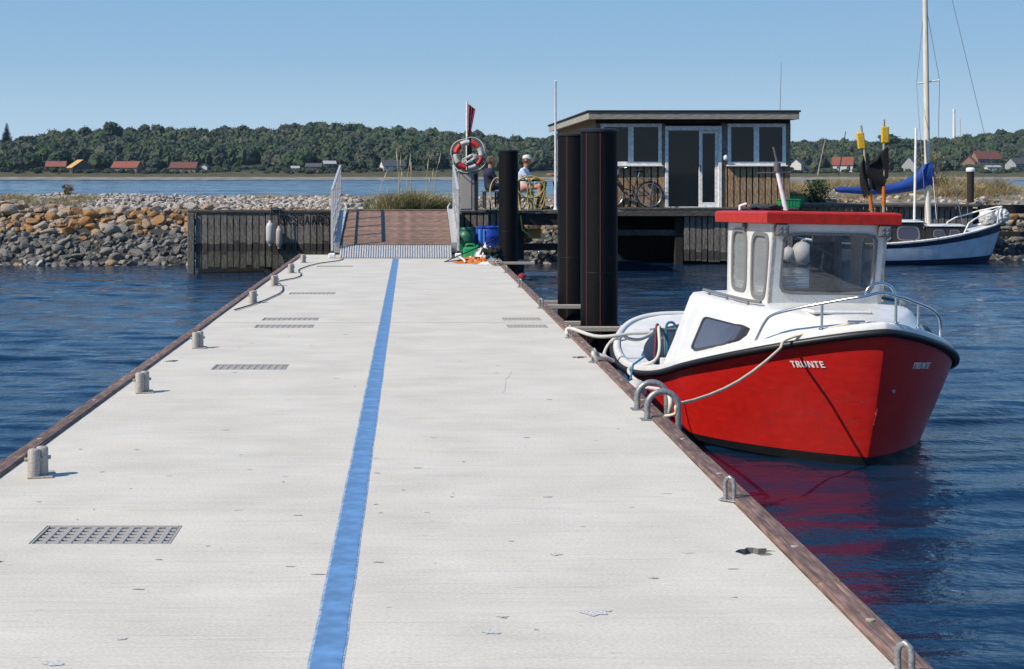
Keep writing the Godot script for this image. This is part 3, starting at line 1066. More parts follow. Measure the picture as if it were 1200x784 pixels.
func blade_clump(r: RandomNumberGenerator, count: int, spread: float, lean: float, width: float) -> ArrayMesh:
	var s := Shape.new()
	for i in count:
		var an := r.randf() * TAU
		var root := Vector3(cos(an), 0, sin(an)) * spread * sqrt(r.randf())
		var dir := Vector3(cos(an) + r.randfn() * 0.5, 0, sin(an) + r.randfn() * 0.5) * lean * r.randf_range(0.3, 1.2)
		var h := r.randf_range(0.55, 1.0)
		var side := Vector3(-sin(an + r.randfn()), 0, cos(an)).normalized() * width
		var p1 := root + Vector3(0, h * 0.55, 0) + dir * 0.3
		var p2 := root + Vector3(0, h * 0.95, 0) + dir
		var k := r.randf_range(0.7, 1.25)
		s.tint = Color(k, k, k)
		var nr := side.cross(Vector3.UP).normalized() + Vector3(0, 0.6, 0)
		s.quad(root - side, root + side, p1 + side * 0.8, p1 - side * 0.8, nr)
		s.tri(p1 - side * 0.8, p1 + side * 0.8, p2, nr)
	return s.mesh()


func make_breakwater() -> void:
	var s := Shape.new()
	var rows := []
	for j in 60:
		var l := []
		var d := 33.6 + j * 0.55
		for i in 241:
			var x := -30.0 + i * 0.28
			l.append(Vector3(x, bank(x, d), -d))
		rows.append(l)
	s.sheet(rows, Vector3.UP)
	for e in [[-400.0, -30.0], [37.2, 400.0]]:
		var rr := []
		for j in 60:
			var d := 33.6 + j * 0.55
			rr.append([Vector3(e[0], bank(-30.0 if e[0] < 0.0 else 37.2, d), -d), Vector3(e[1], bank(-30.0 if e[0] < 0.0 else 37.2, d), -d)])
		s.sheet(rr, Vector3.UP)
	var core := structure("breakwater", s, M.gravel, "stone and gravel breakwater between the harbour and the bay")
	rows = []
	for j in 14:
		var l := []
		for i in 241:
			var x := -30.0 + i * 0.28
			var d := 35.2 + j * 0.25 + shift(x)
			l.append(Vector3(x, bank(x, d) + 0.02, -d))
		rows.append(l)
	s = Shape.new()
	s.sheet(rows, Vector3.UP)
	obj("rubble_bed", s, M.rubble, core)
	var r := RandomNumberGenerator.new()
	r.seed = 5
	var shapes := []
	for i in 12: shapes.append(rock_shape(r))
	# boulders on the harbour face
	var found := []
	var fields := [[-13.5, -5.0, 1500], [2.3, 5.0, 130], [4.6, 11.0, 120], [14.2, 19.0, 260]]
	for f in fields:
		for k in f[2]:
			var x := r.randf_range(f[0], f[1])
			var t := r.randf()
			var e := lerpf(35.75, 38.9, t)
			var d := e + shift(x)
			var size := r.randf_range(0.085, 0.20) * (1.3 if t > 0.5 and t < 0.9 else 0.95)
			if t < 0.12: size *= 1.25
			var p := Vector3(x, bank(x, d) + size * 0.25, -d)
			var ok := true
			for q in found:
				if q[0].distance_to(p) < (q[1] + size) * 0.62:
					ok = false
					break
			if ok: found.append([p, size, t])
	found.sort_custom(func(a, b): return a[1] > b[1])
	var xfs := []
	var cols := []
	var vis := 0
	for q in found:
		var t: float = q[2] + r.randfn() * 0.05
		var mi: int
		if t < 0.13: mi = [5, 0, 3, 7, 0][r.randi() % 5]
		elif t < 0.52: mi = [0, 1, 2, 1, 0, 2, 1, 0][r.randi() % 8]
		elif t < 0.84: mi = [3, 4, 5, 4, 3, 4, 5, 3][r.randi() % 8]
		else: mi = [5, 7, 3, 7, 5, 7][r.randi() % 6]
		if q[0].x > 2.0 and q[0].x < 12.0 and mi in [4, 6]: mi = 7
		var b := Basis.from_euler(Vector3(r.randf_range(-0.5, 0.5), r.randf() * TAU, r.randf_range(-0.4, 0.4))).scaled(Vector3.ONE * q[1] * 1.12)
		if vis < 298 and q[0].x > -12.2:
			vis += 1
			var o := MeshInstance3D.new()
			o.mesh = shapes[r.randi() % 12]
			o.material_override = M.rock[mi]
			o.name = "boulder" if vis == 1 else "boulder_%03d" % (vis - 1)
			core.add_child(o, true)
			o.transform = Transform3D(b, q[0])
		else:
			xfs.append(Transform3D(b, q[0]))
			var c: Color = M.rock[mi].albedo_color.srgb_to_linear()
			cols.append(c)
	# small stones that fill the gaps and cover the top
	for k in 9600:
		var top := k > 5200
		var x: float = r.randf_range(-13.5, 19.0)
		var e := r.randf_range(38.6, 50.0) if top else r.randf_range(35.8, 39.0)
		if top and r.randf() < 0.5:
			x = r.randf_range(-12.5, -1.5); e = r.randf_range(38.6, 47.0)
		var d := e + shift(x)
		if x > 4.6 and x < 10.3 and d > 36.5: continue
		var size := r.randf_range(0.06, 0.13) * (1.0 if not top else r.randf_range(0.45, 1.15))
		xfs.append(Transform3D(Basis.from_euler(Vector3(r.randf() * 0.6, r.randf() * TAU, r.randf() * 0.6)).scaled(Vector3.ONE * size), Vector3(x, bank(x, d) + size * 0.25, -d)))
		var kk := r.randf_range(0.75, 1.25)
		var c: Color = Color(1.0, 0.91, 0.80) if top else ([Color(0.33, 0.33, 0.31), Color(0.42, 0.40, 0.36), Color(0.24, 0.24, 0.24)] if e < 37.3 else [Color(0.74, 0.54, 0.33), Color(0.70, 0.60, 0.48), Color(0.56, 0.36, 0.2)])[r.randi() % 3]
		if top and r.randf() < 0.2: c = Color(0.55, 0.46, 0.37)
		cols.append(Color(c.r * kk, c.g * kk, c.b * kk))
	scatter("small_stones", shapes[3], M.rock_mm, xfs, cols, core)
	# grasses
	var clumps := []
	for i in 3: clumps.append(blade_clump(r, 22, 0.14, 0.85, 0.008))
	var straw := [Color(0.36, 0.26, 0.13), Color(0.42, 0.33, 0.18), Color(0.28, 0.20, 0.10), Color(0.24, 0.20, 0.085), Color(0.15, 0.16, 0.06)]
	var patch := func(called: String, label: String, boxes: Array, green: float):
		var xs := []
		var cs := []
		for bx in boxes:
			for k in bx[4]:
				var x := r.randf_range(bx[0], bx[1])
				var d := r.randf_range(bx[2], bx[3])
				if noise_b.get_noise_2d(x * 2.0 + 40.0, d * 2.0) < -0.02: continue
				var hgt: float = r.randf_range(0.5, 1.0) * bx[5]
				xs.append(Transform3D(Basis(Vector3.UP, r.randf() * TAU).scaled(Vector3(hgt * 1.2, hgt, hgt * 1.2)), Vector3(x, bank(x, d) - 0.03, -d)))
				var c: Color = straw[4] if r.randf() < green else straw[r.randi() % 4]
				var kk := r.randf_range(0.8, 1.2)
				cs.append(Color(c.r * kk, c.g * kk, c.b * kk))
		var o := scatter(called, clumps[r.randi() % 3], M.blade, xs, cs)
		tag(o, label, "grass")
	patch.call("dry_grass", "olive and straw coloured grass on the breakwater at the left edge", [[-14.5, -9.3, 38.6, 42.5, 620, 0.42], [-9.6, -8.6, 40.0, 43.0, 60, 0.3]], 0.35)
	patch.call("sparse_grass", "low dry tufts scattered over the pale gravel between wall and bay", [[-9.0, 1.6, 43.0, 52.0, 190, 0.25], [-6.0, -1.5, 46.5, 50.0, 160, 0.28]], 0.1)
	patch.call("shore_grass", "tall dry straw grass on the mound behind the moored sailing boat", [[11.0, 19.0, 43.5, 52.0, 2300, 0.44], [10.0, 13.0, 43.0, 49.0, 260, 0.4], [16.2, 19.5, 44.0, 52.0, 600, 0.6], [10.3, 19.8, 42.2, 47.0, 1500, 0.26]], 0.14)
	# the clump of beach grass above the gangway
	var bg := thing("beach_grass", "bushy clump of beach grass with tall seed stalks behind the gangway", "grass", Vector3(0.0, 0.82, -35.6))
	var xs := []
	var cs := []
	for k in 280:
		var x := r.randfn() * 0.56 + 0.05
		if x < -1.15 or x > 1.35: continue
		var z := r.randf_range(-0.9, 0.6)
		var hgt := r.randf_range(0.22, 0.72) * (1.0 - 0.35 * absf(x) / 1.2) * (1.25 if r.randf() < 0.1 else 1.0)
		xs.append(Transform3D(Basis(Vector3.UP, r.randf() * TAU).scaled(Vector3(hgt * 1.3, hgt, hgt * 1.3)), Vector3(x, -0.03, z)))
		var c: Color = [Color(0.24, 0.22, 0.10), Color(0.14, 0.19, 0.06), Color(0.46, 0.36, 0.20), Color(0.38, 0.30, 0.15), Color(0.10, 0.12, 0.05)][r.randi() % 5]
		cs.append(c)
	scatter("blades", clumps[0], M.blade, xs, cs, bg)
	var st := Shape.new()
	for k in 13:
		var x := r.randfn() * 0.5 + 0.1
		var h := r.randf_range(0.75, 1.4)
		var l := r.randfn() * 0.16
		var z := r.randf_range(-0.6, 0.4)
		st.tint = Color(0.50, 0.44, 0.28) * r.randf_range(0.7, 1.1)
		st.tube([Vector3(x, 0, z), Vector3(x + l * 0.4, h * 0.6, z), Vector3(x + l, h, z)], [0.007, 0.006, 0.004], 4)
		st.tube([Vector3(x + l * 0.85, h * 0.86, z), Vector3(x + l * 0.97, h * 0.95, z), Vector3(x + l * 1.15, h * 1.1, z)], [0.008, 0.018, 0.004], 5)
	obj("seed_stalks", st, M.blade, bg).set_meta("kind", "stuff")
	# leafy bushes
	var leafy := func(called: String, label: String, where: Vector3, w: float, h: float, hue: Color, nl: int):
		var t := thing(called, label, "bush", where)
		var stems := Shape.new()
		for k in 9:
			var an := k * 0.7
			stems.tube([Vector3(0, -0.05, 0), Vector3(cos(an) * w * 0.2, h * 0.4, sin(an) * w * 0.2), Vector3(cos(an) * w * 0.42, h * 0.85, sin(an) * w * 0.42)], [0.018, 0.012, 0.005], 5)
		obj("stems", stems, M.bark, t)
		var lv := Shape.new()
		for k in nl:
			var p := Vector3(r.randfn() * w * 0.24, h * (0.12 + 0.88 * r.randf()), r.randfn() * w * 0.24)
			p.x *= 1.15 - 0.5 * p.y / h
			var dir := Vector3(r.randfn(), r.randfn() + 0.6, r.randfn()).normalized()
			var a := dir.cross(Vector3(r.randfn(), r.randfn(), r.randfn())).normalized() * r.randf_range(0.03, 0.06)
			var b := dir.cross(a).normalized() * r.randf_range(0.015, 0.028)
			var k2 := r.randf_range(0.6, 1.4)
			lv.tint = Color(hue.r * k2, hue.g * k2, hue.b * k2)
			lv.quad(p - a, p + b, p + a, p - b, dir)
		obj("leaves", lv, M.leaf, t).set_meta("kind", "stuff")
	leafy.call("green_bush", "small leafy green bush right of the harbour hut", Vector3(12.3, bank(12.3, 42.6) - 0.02, -42.6), 0.85, 0.75, Color(0.055, 0.10, 0.045), 900)
	leafy.call("olive_bush", "dry olive bush left of the dark post with the white top", Vector3(17.1, bank(17.1, 46.5) - 0.02, -46.5), 1.1, 1.15, Color(0.14, 0.14, 0.06), 800)
	leafy.call("twiggy_bush", "little dry shrub on the gravel above the boulders at the left", Vector3(-11.6, bank(-11.6, 47.5) - 0.02, -47.5), 0.45, 0.42, Color(0.22, 0.17, 0.11), 260)


# ---------------------------------------------------------------- the concrete pier
const PIER_L := -2.247
const PIER_R := 1.625
const SEAM := 15.83
const PIER_END := 29.43
const GRATES := [[-1.717, -1.078, 6.31, 6.64], [-1.708, -1.068, 11.98, 12.32], [-1.71, -1.07, 15.28, 15.60], [-1.71, -1.07, 16.06, 16.38], [-1.71, -1.07, 19.6, 19.92], [-1.71, -1.07, 25.5, 25.85], [1.05, 1.49, 15.28, 15.60], [1.05, 1.49, 16.06, 16.38]]
const CHIPS := [[1.51, 6.19, 0.085, 0.07], [-2.13, 12.54, 0.07, 0.06], [1.53, 12.8, 0.075, 0.07], [-1.76, 6.02, 0.022, 0.012]]


func csg_box(parent: Node, at_: Vector3, size: Vector3, cut := false) -> void:
	var b := CSGBox3D.new()
	b.name = numbered("csg_part")
	b.size = size
	b.position = at_
	b.operation = CSGShape3D.OPERATION_SUBTRACTION if cut else CSGShape3D.OPERATION_UNION
	b.material = parent.get_meta("mat_pit") if cut else parent.get_meta("mat_top")
	parent.add_child(b)


func text_shape(txt: String, height: float, depth: float, font_names: Array, bold := false) -> Shape:
	var tm := TextMesh.new()
	var f := SystemFont.new()
	f.font_names = PackedStringArray(font_names)
	if bold: f.font_weight = 700
	tm.text = txt
	tm.font = f
	tm.font_size = 64
	tm.pixel_size = 0.01
	tm.depth = 0.05
	tm.curve_step = 2.0
	var arr := tm.get_mesh_arrays()
	var pos: PackedVector3Array = arr[Mesh.ARRAY_VERTEX]
	var nor: PackedVector3Array = arr[Mesh.ARRAY_NORMAL]
	var idx: PackedInt32Array = arr[Mesh.ARRAY_INDEX] if arr[Mesh.ARRAY_INDEX] != null else PackedInt32Array(range(pos.size()))
	var lo := Vector3.INF
	var hi := -Vector3.INF
	for p in pos:
		lo = lo.min(p); hi = hi.max(p)
	var k := height / (hi.y - lo.y)
	var s := Shape.new()
	for i in range(0, idx.size() / 3 * 3, 3):
		var q := []
		for j in 3:
			var p := pos[idx[i + j]]
			q.append(Vector3((p.x - (lo.x + hi.x) * 0.5) * k, (p.y - lo.y) * k, (p.z - lo.z) / (hi.z - lo.z) * depth))
		s.tri3(q[0], q[1], q[2], nor[idx[i]], nor[idx[i + 1]], nor[idx[i + 2]])
	return s


func make_pier() -> void:
	var piers := []
	var spans := [[-6.0, SEAM - 0.012], [SEAM + 0.012, PIER_END]]
	for q in 2:
		var c := CSGCombiner3D.new()
		c.name = "pier" if q == 0 else "pier_001"
		add_child(c, true)
		tag(c, ["near pontoon of the pale concrete pier, from the camera to the joint", "far pontoon of the pale concrete pier, from the joint to the gangway"][q], "", "", "structure")
		c.set_meta("mat_top", M.concrete)
		c.set_meta("mat_pit", M.concrete_rough)
		var d0: float = spans[q][0]
		var d1: float = spans[q][1]
		csg_box(c, Vector3((PIER_L + PIER_R) * 0.5, -0.5, -(d0 + d1) * 0.5), Vector3(PIER_R - PIER_L, 1.0, d1 - d0))
		for g in GRATES:
			if g[2] > d0 and g[3] < d1:
				csg_box(c, Vector3((g[0] + g[1]) * 0.5, 0, -(g[2] + g[3]) * 0.5), Vector3(g[1] - g[0], 0.056, g[3] - g[2]), true)
		var r := RandomNumberGenerator.new()
		r.seed = 4 + q
		for h in CHIPS:
			if h[1] > d0 and h[1] < d1:
				var pg := CSGPolygon3D.new()
				pg.name = numbered("csg_part")
				var pts := PackedVector2Array()
				for k in 17:
					var an := TAU * k / 17.0
					pts.append(Vector2(cos(an) * h[2], sin(an) * h[3]) * r.randf_range(0.5, 1.2))
				pg.polygon = pts
				pg.depth = 0.075
				pg.operation = CSGShape3D.OPERATION_SUBTRACTION
				pg.material = M.pit
				pg.rotation.x = -PI / 2
				pg.position = Vector3(h[0], 0.05, -h[1])
				c.add_child(pg)
		piers.append(c)
	# gratings
	for g in GRATES:
		var host: Node = piers[0] if g[3] < SEAM else piers[1]
		var s := Shape.new()
		var w: float = g[1] - g[0]
		var dp: float = g[3] - g[2]
		var cx: float = (g[0] + g[1]) * 0.5
		var cz: float = -(g[2] + g[3]) * 0.5
		for e in [-1.0, 1.0]:
			s.box(Vector3(cx + e * (w * 0.5 - 0.009), -0.012, cz), Vector3(0.014, 0.022, dp - 0.008))
			s.box(Vector3(cx, -0.012, cz + e * (dp * 0.5 - 0.009)), Vector3(w - 0.034, 0.022, 0.014))
		var nx := 11
		for i in range(1, nx):
			s.box(Vector3(cx - w * 0.5 + w * i / nx, -0.012, cz), Vector3(0.03, 0.02, dp - 0.036))
		for j in range(1, 6):
			s.box(Vector3(cx, -0.0145, cz - dp * 0.5 + dp * j / 6.0), Vector3(w - 0.036, 0.02, 0.022))
		obj("grating", s, M.grate, host)
	# the painted stripe with its paler edges
	for q in 2:
		var d0: float = [-6.0, SEAM + 0.016][q]
		var d1: float = [SEAM - 0.016, 28.02][q]
		for e in [[-0.336, -0.229, 0.0026, M.blue_paint, "blue_stripe"], [-0.346, -0.2215, 0.0013, M.blue_edge, "stripe_edge"]]:
			var s := Shape.new()
			var n := int((d1 - d0) / 0.25)
			var l := []
			var rr := []
			for k in n + 1:
				var d := lerpf(d0, d1, k / float(n))
				var dx := -0.0009 * d
				var wob := noise_b.get_noise_1d(d * 9.0) * 0.004
				l.append(Vector3(e[0] + dx + wob, e[2], -d))
				rr.append(Vector3(e[1] + dx + noise_b.get_noise_1d(d * 9.0 + 90.0) * 0.004, e[2], -d))
			s.sheet([l, rr], Vector3.UP)
			obj(e[4], s, e[3], piers[q])
	# droppings, scrapes and litter spots on the concrete
	var r := RandomNumberGenerator.new()
	r.seed = 12
	var spots := [[650, 650, 0.026], [695, 719, 0.04], [712, 716, 0.014], [575, 741, 0.028], [62, 778, 0.03], [598, 634, 0.012], [445, 601, 0.012], [440, 591, 0.010], [120, 553, 0.014], [160, 527, 0.012], [45, 588, 0.012], [243, 640, 0.009], [143, 749, 0.016], [405, 392, 0.022], [365, 405, 0.014], [628, 738, 0.008], [860, 700, 0.01]]
	for q in spots:
		var d: float = EYE * FOCAL / (q[1] - 206.0)
		var p := at(q[0], q[1], d)
		p.y = 0.0
		var s := Shape.new()
		var pts := []
		var n := 15
		for k in n:
			var an := TAU * k / n
			var rad: float = q[2] * r.randf_range(0.6, 1.15)
			pts.append(p + Vector3(cos(an) * rad * 1.3, 0.0006, sin(an) * rad))
		s.slab(pts, Vector3(0, 0.002, 0), false)
		obj("bird_dropping", s, M.dropping, piers[0] if d < SEAM else piers[1])
	for k in 70:                                                        # little pores and dark flecks
		var x := r.randf_range(PIER_L + 0.1, PIER_R - 0.1)
		var d := r.randf_range(4.3, 15.0)
		var s := Shape.new()
		var pts := []
		var w := r.randf_range(0.006, 0.035)
		for q in 7:
			var an := TAU * q / 7.0
			pts.append(Vector3(x + cos(an) * w * r.randf_range(0.4, 1.3), 0.0004, -d + sin(an) * r.randf_range(0.001, 0.010)))
		s.slab(pts, Vector3(0, 0.0012, 0), false)
		obj("fleck", s, M.dropping if r.randf() < 0.35 else M.concrete_rough, piers[0])
	for q in [[[0.7, 10.6], [0.75, 11.3], [0.84, 11.9]]]:
		var lo := []
		var hi := []
		for k in 40:
			var u: float = k / 39.0 * (q.size() - 1)
			var i := mini(int(u), q.size() - 2)
			var x: float = lerpf(q[i][0], q[i + 1][0], u - i) + noise_b.get_noise_2d(u * 7.0, q[0][0] * 9.0) * 0.03
			var d: float = lerpf(q[i][1], q[i + 1][1], u - i) + noise_b.get_noise_2d(u * 6.0 + 50.0, q[0][0] * 5.0) * 0.04
			var w := 0.0009 * (0.5 + absf(noise_b.get_noise_1d(u * 20.0)) * 2.0)
			lo.append(Vector3(x - w, 0.0015, -d - w * 2.0))
			hi.append(Vector3(x + w, 0.0015, -d + w * 2.0))
		var s := Shape.new()
		s.sheet([lo, hi], Vector3.UP)
		obj("hairline_crack", s, M.crack, piers[0])
	# edge timbers, in lengths butted end to end
	for side in 2:
		var x: float = [-2.3, 1.681][side]
		var w: float = [0.1, 0.106][side]
		for q in 2:
			var d0: float = [0.6, SEAM + 0.02][q]
			var d1: float = [SEAM - 0.02, PIER_END][q]
			var n := 6 if q == 0 else 6
			for k in n:
				var a := lerpf(d0, d1, k / float(n)) + 0.005
				var b := lerpf(d0, d1, (k + 1) / float(n)) - 0.005
				var s := Shape.new()
				s.box(Vector3(x + r.randf_range(-0.003, 0.003), -0.075 + r.randf_range(-0.003, 0.003), -(a + b) * 0.5), Vector3(w, 0.19, b - a), Basis.IDENTITY, 0.009)
				obj("edge_timber", s, M.edge_wood[r.randi() % 4], piers[q])
				for bt in 2:
					var sb := Shape.new()
					for hh in [0.2, 0.8]:
						sb.lathe([Vector2(0.016, 0), Vector2(0.016, 0.006), Vector2(0.001, 0.008)], 10, Transform3D(Basis.IDENTITY, Vector3(x, 0.019, -lerpf(a, b, hh))))
					if bt == 0: obj("bolt", sb, M.galv_dull, piers[q])
	# hinge steel across the joint
	var hs := Shape.new()
	for x in [-2.0, 1.2]:
		hs.box(Vector3(x, -0.25, -SEAM), Vector3(0.3, 0.12, 0.02))
	obj("joint_hinge", hs, M.galv_dull, piers[1])


# ---------------------------------------------------------------- timber quays
func plank_mesh(r: RandomNumberGenerator, w: float, y0: float, y1: float, tide: float, wet := true) -> Shape:
	var s := Shape.new()
	var lean := r.randf_range(-0.006, 0.006)
	var ys := [y1, tide + r.randf_range(-0.05, 0.06), tide - 0.24 + r.randf_range(-0.06, 0.05), y0]
	var tints := [Color(1, 1, 1), Color(0.32, 0.32, 0.33), Color(0.62, 0.66, 0.6)] if wet else [Color(1, 1, 1), Color(0.92, 0.92, 0.92), Color(0.85, 0.85, 0.85)]
	for k in 3:
		s.tint = tints[k]
		s.box(Vector3(lean * k, (ys[k] + ys[k + 1]) * 0.5, 0), Vector3(w, ys[k] - ys[k + 1], 0.04), Basis.IDENTITY, 0.0)
	s.tint = Color(0.3, 0.3, 0.3)
	return s


func plank_wall(th: Node3D, x0: float, x1: float, d: float, y0: float, y1: float, pitch: float, r: RandomNumberGenerator, tide := 0.07) -> void:
	var meshes := []
	for k in 7: meshes.append(plank_mesh(r, pitch * r.randf_range(0.76, 0.84), y0 + r.randf_range(-0.06, 0.05), y1, tide).mesh())
	var n := int(round((x1 - x0) / pitch))
	for i in n:
		var o := obj("plank", meshes[r.randi() % 7], M.grey_plank[r.randi() % 5], th)
		o.position = Vector3(x0 + pitch * (i + 0.5), 0, -d + r.randf_range(-0.008, 0.008)) - th.position


func make_quays() -> void:
	var r := RandomNumberGenerator.new()
	r.seed = 31
	# the wall left of the gangway
	var q := thing("timber_quay", "weathered grey plank quay wall left of the gangway with dark raised letters", "quay", Vector3(-1.5, SEA, -33.4))
	plank_wall(q, -5.13, 2.25, 33.4, -0.50, 0.77, 0.152, r)
	var s := Shape.new()
	s.box(Vector3(-1.5, 0.805, -33.47), Vector3(7.62, 0.07, 0.24), Basis.IDENTITY, 0.012)
	wobj("cap_beam", s, M.quay_beam, q)
	s = Shape.new()
	for y in [0.55, -0.05]: s.box(Vector3(-1.5, y, -33.53), Vector3(7.5, 0.16, 0.14))
	wobj("rail_beam", s, M.dark_beam, q)
	for x in [-5.22, -3.4, -1.6, 0.3, 2.3]:
		s = Shape.new()
		s.box(Vector3(x, -0.6, -33.5 if x > -5.0 else -33.4), Vector3(0.16, 2.74, 0.16), Basis.IDENTITY, 0.012)
		wobj("post", s, M.grey_plank[1] if x < -5 else M.dark_beam, q)
	s = Shape.new()
	s.box(Vector3(-1.5, -0.2, -34.3), Vector3(7.4, 1.9, 0.1))
	wobj("backing_wall", s, M.dark_beam, q)
	s = Shape.new()
	for k in 8:                                           # one letter to a plank
		var ch := text_shape("ORSGAARD"[k], 0.21, 0.006, ["Droid Sans"])
		var wid := 0.0
		for p in ch.v: wid = maxf(wid, absf(p.x))
		s.add(ch, Transform3D(Basis.IDENTITY.scaled(Vector3(minf(1.0, 0.052 / wid), 1, 1)), Vector3(-5.054 + 0.152 * (13 + k), 0.50, -33.37)))
	wobj("lettering", s, M.letter_dark, q)
	# landing at the head of the gangway and the deck to the right of it
	var l := thing("quay_deck", "timber deck at the head of the gangway where people sit", "deck", Vector3(1.5, 0.7, -35.0))
	for k in 24:
		s = Shape.new()
		var d := 31.78 + k * 0.152
		var full := d > 33.45
		s.box(Vector3(1.75 if full else -0.31, 0.795, -d), Vector3(6.6 if full else 2.9, 0.05, 0.142))
		wobj("deck_board", s, M.quay_deck, l)
	s = Shape.new()
	s.box(Vector3(-0.31, 0.68, -31.8), Vector3(2.7, 0.17, 0.12))
	s.box(Vector3(3.55, 0.62, -33.52), Vector3(2.4, 0.28, 0.14))
	s.box(Vector3(3.55, -0.06, -33.9), Vector3(2.4, 0.16, 0.14))
	for x in [-1.5, 0.9, 2.6, 4.6]: s.box(Vector3(x, -0.5, -33.2 if x < 1.0 else -33.8), Vector3(0.2, 2.4, 0.2))
	wobj("deck_beam", s, M.dark_beam, l)
	# the quay that carries the hut
	var h := thing("hut_quay", "timber quay under the harbour hut, open and dark below on its left half", "quay", Vector3(7.5, SEA, -37.0))
	for k in 6:
		s = Shape.new()
		s.box(Vector3(7.28, 0.795, -36.62 - k * 0.152), Vector3(5.56, 0.05, 0.142))
		wobj("deck_board", s, M.quay_deck, h)
	s = Shape.new()
	s.box(Vector3(7.28, 0.79, -42.2), Vector3(5.56, 0.05, 9.4))
	wobj("floor_plate", s, M.quay_deck, h)
	s = Shape.new()
	s.box(Vector3(7.28, 0.685, -36.62), Vector3(5.56, 0.165, 0.12))
	wobj("front_beam", s, M.quay_beam, h)
	s = Shape.new()
	s.box(Vector3(5.8, 0.16, -36.9), Vector3(2.7, 0.15, 0.14))
	wobj("lower_beam", s, M.quay_beam, h)
	s = Shape.new()
	for x in [4.62, 7.0, 9.98]: s.box(Vector3(x, -0.4, -36.9), Vector3(0.2, 2.1, 0.2))
	wobj("post", s, M.dark_beam, h)
	s = Shape.new()
	s.box(Vector3(7.28, 0.0, -39.2), Vector3(5.4, 1.5, 0.1))
	wobj("backing_wall", s, M.dark_beam, h)
	plank_wall(h, 7.1, 9.96, 36.72, -0.56, 0.60, 0.158, r, -0.3)
	# right hand wall behind the sailing boat
	var w := thing("timber_quay", "dark plank quay wall behind the moored sailing boat", "quay", Vector3(13.0, SEA, -38.5))
	plank_wall(w, 10.15, 15.4, 38.5, -0.50, 0.80, 0.158, r, -0.1)
	s = Shape.new()
	s.box(Vector3(12.8, 0.835, -38.46), Vector3(5.36, 0.075, 0.24), Basis.IDENTITY, 0.012)
	wobj("cap_beam", s, M.quay_beam, w)
	s = Shape.new()
	for x in [10.1, 12.2, 13.8, 15.45]: s.box(Vector3(x, -0.5, -38.6), Vector3(0.16, 2.5, 0.16))
	s.box(Vector3(13.0, -0.2, -39.0), Vector3(4.8, 1.6, 0.1))
	wobj("backing_wall", s, M.dark_beam, w)
	s = Shape.new()
	s.box(Vector3(12.8, 0.835, -40.0), Vector3(5.4, 0.05, 2.8), Basis.IDENTITY, 0.004)
	wobj("deck", s, M.quay_deck, w)
	var b := thing("quay_beams", "open quay frame of dark beams over boulders at the right edge", "quay", Vector3(17.4, SEA, -38.5))
	s = Shape.new()
	s.box(Vector3(17.6, 0.74, -38.45), Vector3(4.2, 0.24, 0.2), Basis.IDENTITY, 0.012)
	s.box(Vector3(17.6, 0.06, -38.5), Vector3(4.2, 0.14, 0.16), Basis.IDENTITY, 0.012)
	wobj("beam", s, M.dark_beam, b)
	for x in [15.62, 17.7, 19.6]:
		s = Shape.new()
		s.box(Vector3(x, -0.6, -38.66), Vector3(0.2, 2.5, 0.2), Basis.IDENTITY, 0.012)
		wobj("post", s, M.dark_beam, b)


